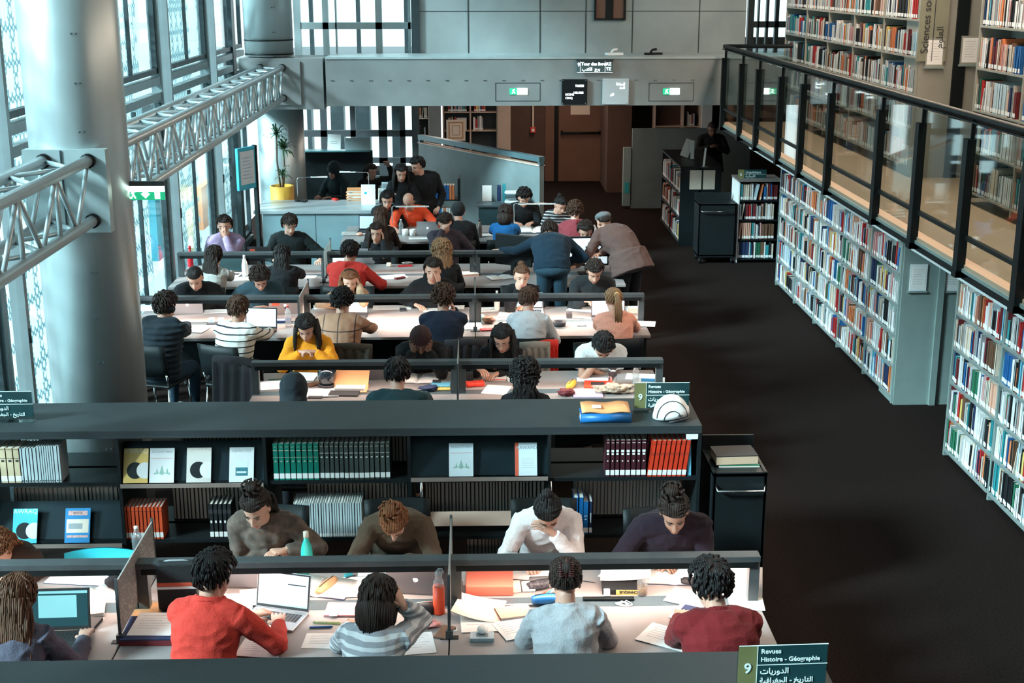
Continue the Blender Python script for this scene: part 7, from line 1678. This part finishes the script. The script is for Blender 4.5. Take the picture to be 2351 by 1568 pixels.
def monitor(px, py, rz, label, on, w=.52, h=.32):
    p = base(px, py); r = empty('computer_monitor', (p.x, p.y, DZ + .001), R(rz), label, 'monitor')
    MB().bb(-.12, .12, -.08, .08, 0, .012).build('foot', M_black, r, bevel=.003); MB().bb(-.03, .03, .0, .03, .01, .14).build('neck', M_black, r)
    MB().bb(-w / 2, w / 2, -.02, .02, .10, .10 + h).build('housing', M_black, r, bevel=.006); MB().bb(-w / 2 + .02, w / 2 - .02, -.022, -.02, .125, .08 + h).build('screen', M_scrw if on else M_scrd, r)
    if on: MB().bb(-.04, .0, -.0235, -.022, h * .9, h * .95).build('window_mark', M_ink, r)
    return r
monitor(1350, 628, 4, 'black computer monitor with white screen in front of the bending coat', True, .50, .36); monitor(1180, 628, 150, 'black computer monitor turned away beside the bending blue sweater', False, .50, .38)
# ---- fifth row
sheet(812, 536, 3, 'white sheets at the far window end, fifth row', .34, .25); lump('pouch', 826, 541, 'orange and white packet on the far white sheets', BM['salmon'], (.05, .04, .03), seed=51, cat='packet')
laptop(848, 530, -4, 'laptop with pale blue screen beside the long reddish hair', M_ink, 'blue', 100, .30, .21); bottle(921, 538, 'small clear bottle in front of the orange sweater', PET, M_pet, PETC, M_white)
for (px, nm) in ((930, 'white mug in front of the orange sweater, window side'), (947, 'white mug in front of the orange sweater, aisle side')):
    r = empty('mug', base(px, 541) + Vector((0, 0, .001)), R(20), nm, 'mug'); MB().lathe((0, 0, 0), [(0, 0), (.038, 0), (.042, .09), (.037, .09), (.034, .01), (0, .01)], 20).build('cup', M_white, r); MB().tube([(.04, 0, .075), (.065, 0, .07), (.068, 0, .035), (.04, 0, .02)], .006, 8).build('handle', M_white, r)
laptop(982, 541, 178, 'silver laptop seen from behind facing the orange sweater', M_alu, 'dark', 100, .30, .20, logo=True); bottle(1101, 545, 'brown steel flask at the seam of the farthest row', SW, mat('bronze', (.20, .16, .14), .3, .7, var=.04, scale=6), SWC, M_ink)
sheet(960, 548, 2, 'white sheet before the two white mugs', .26, .14); openbook(1225, 530, 0, 'large white open atlas on the farthest row', .50, .34, th=.05); sheet(1120, 540, 4, 'white sheet by the bronze flask', .22, .2)
def bar_lamp(px0, px1, py, label, Y):
    a = aty(px0, py, Y); b = aty(px1, py, Y); r = empty('bar_lamp', (a.x, Y, DZ), 0, label, 'lamp'); L = b.x - a.x; H = a.z - DZ
    MB().tube([(0, 0, 0), (0, 0, H - .02), (.02, 0, H), (L, 0, H)], .007, 8).build('arm', M_chrome, r); MB().bb(L * .1, L, -.012, .012, H - .016, H - .006).build('lamp_head', M_white, r); MB().cyl((0, 0, 0), .04, .01, 16).build('base', M_black, r)
bar_lamp(900, 985, 473, 'thin horizontal bar lamp in front of the bald reader', 18.7); bar_lamp(1180, 1276, 467, 'thin horizontal bar lamp in front of the curly dark-haired reader', 18.7)
# little cabinet with trays and files behind the blue sweater
p = at(1160, 470, .95); r = empty('side_counter', (p.x, p.y, 0), 0, 'dark teal side counter carrying trays of files by the grey partition', 'counter'); MB().bb(-.40, .26, -.02, .26, 0, .92).build('body', mat('teal_counter', (.03, .07, .085), .5, .1, var=.08, scale=5), r); MB().bb(-.43, .29, -.05, .28, .92, .95).build('counter_top', M_strip, r)
for q, (px, w_, h_, m, nm) in enumerate(((1118, .14, .24, M_paper, 'white card in a clear stand on the side counter'), (1146, .06, .22, BM['navy'], 'dark file holder standing on the side counter'), (1158, .05, .24, BM['teal'], 'teal file holder standing on the side counter'))):
    pp = at(px, 462, .95); o = MB().bb(-w_ / 2, w_ / 2, 0, .012 if q == 0 else .2, 0, h_).build('file_holder', m); o.location = (pp.x, pp.y, .951); tag(o, nm, 'file')
pp = at(1180, 466, .95); r = empty('letter_tray', (pp.x, pp.y, .951), 0, 'stacked grey letter trays behind the curly dark-haired reader', 'tray')
for q in range(3): MB().bb(-.14, .09, 0, .14, q * .07, q * .07 + .01).bb(-.13, .07, .01, .13, q * .07 + .01, q * .07 + .03).build('tray', [M_white, M_strip, M_white][q], r)
# coats hung over chair backs
def coat_on(px, py, z, rz, m, label, w=.24, h=.42, red=None):
    p = at(px, py, z); mb = MB(); n = 18
    for s in (-1, 1):
        rs = []
        for i in range(9):
            t = i / 8; hh = h * (.85 if s > 0 else 1)
            rs.append([Vector((-w + 2 * w * j / n, s * (.045 + .03 * t + .016 * sin(j * 1.6 + t * 2)), -t * hh - .012 * cos(j * .9))) for j in range(n + 1)] + [Vector((w - 2 * w * j / n, s * (.030 + .028 * t + .016 * sin((n - j) * 1.6 + t * 2)), -t * hh - .012 * cos((n - j) * .9))) for j in range(n + 1)])
        mb.rings(rs)
    mb.tube([(-w, 0, .0), (0, 0, .01), (w, 0, .0)], .047, 12)
    o = mb.build('coat', m); o.location = p; o.rotation_euler[2] = R(rz); return tag(o, label, 'coat')
coat_on(545, 832, .90, -22, cloth('black_coat', (.012, .012, .014)), 'long black coat hung over the chair of the striped sweater', .24, .75)
coat_on(805, 800, .88, -6, cloth('olive_coat', (.05, .045, .035)), 'dark olive coat over the chair of the windowpane-check sweater', .2, .5)
coat_on(1228, 796, .90, 4, cloth('taupe_coat', (.26, .23, .20)), 'taupe coat hung over the chair of the pale grey sweater', .14, .5); coat_on(1258, 792, .88, 20, cloth('red_lining', (.60, .03, .02)), 'bright red jacket showing beside the taupe coat', .09, .5)
coat_on(1070, 790, .90, 4, cloth('charcoal_jacket', (.035, .035, .04)), 'charcoal jacket hung over the chair of the navy sweater', .2, .5)
# ---------------------------------------------------------------- the remaining books, one mass
o = STUFF.build('library_books', [BM[c] for c in BC] + [M_page, M_blabel]); tag(o, 'rows of shelved library books filling the bookcases along the aisle and upstairs', 'books', None, 'stuff')
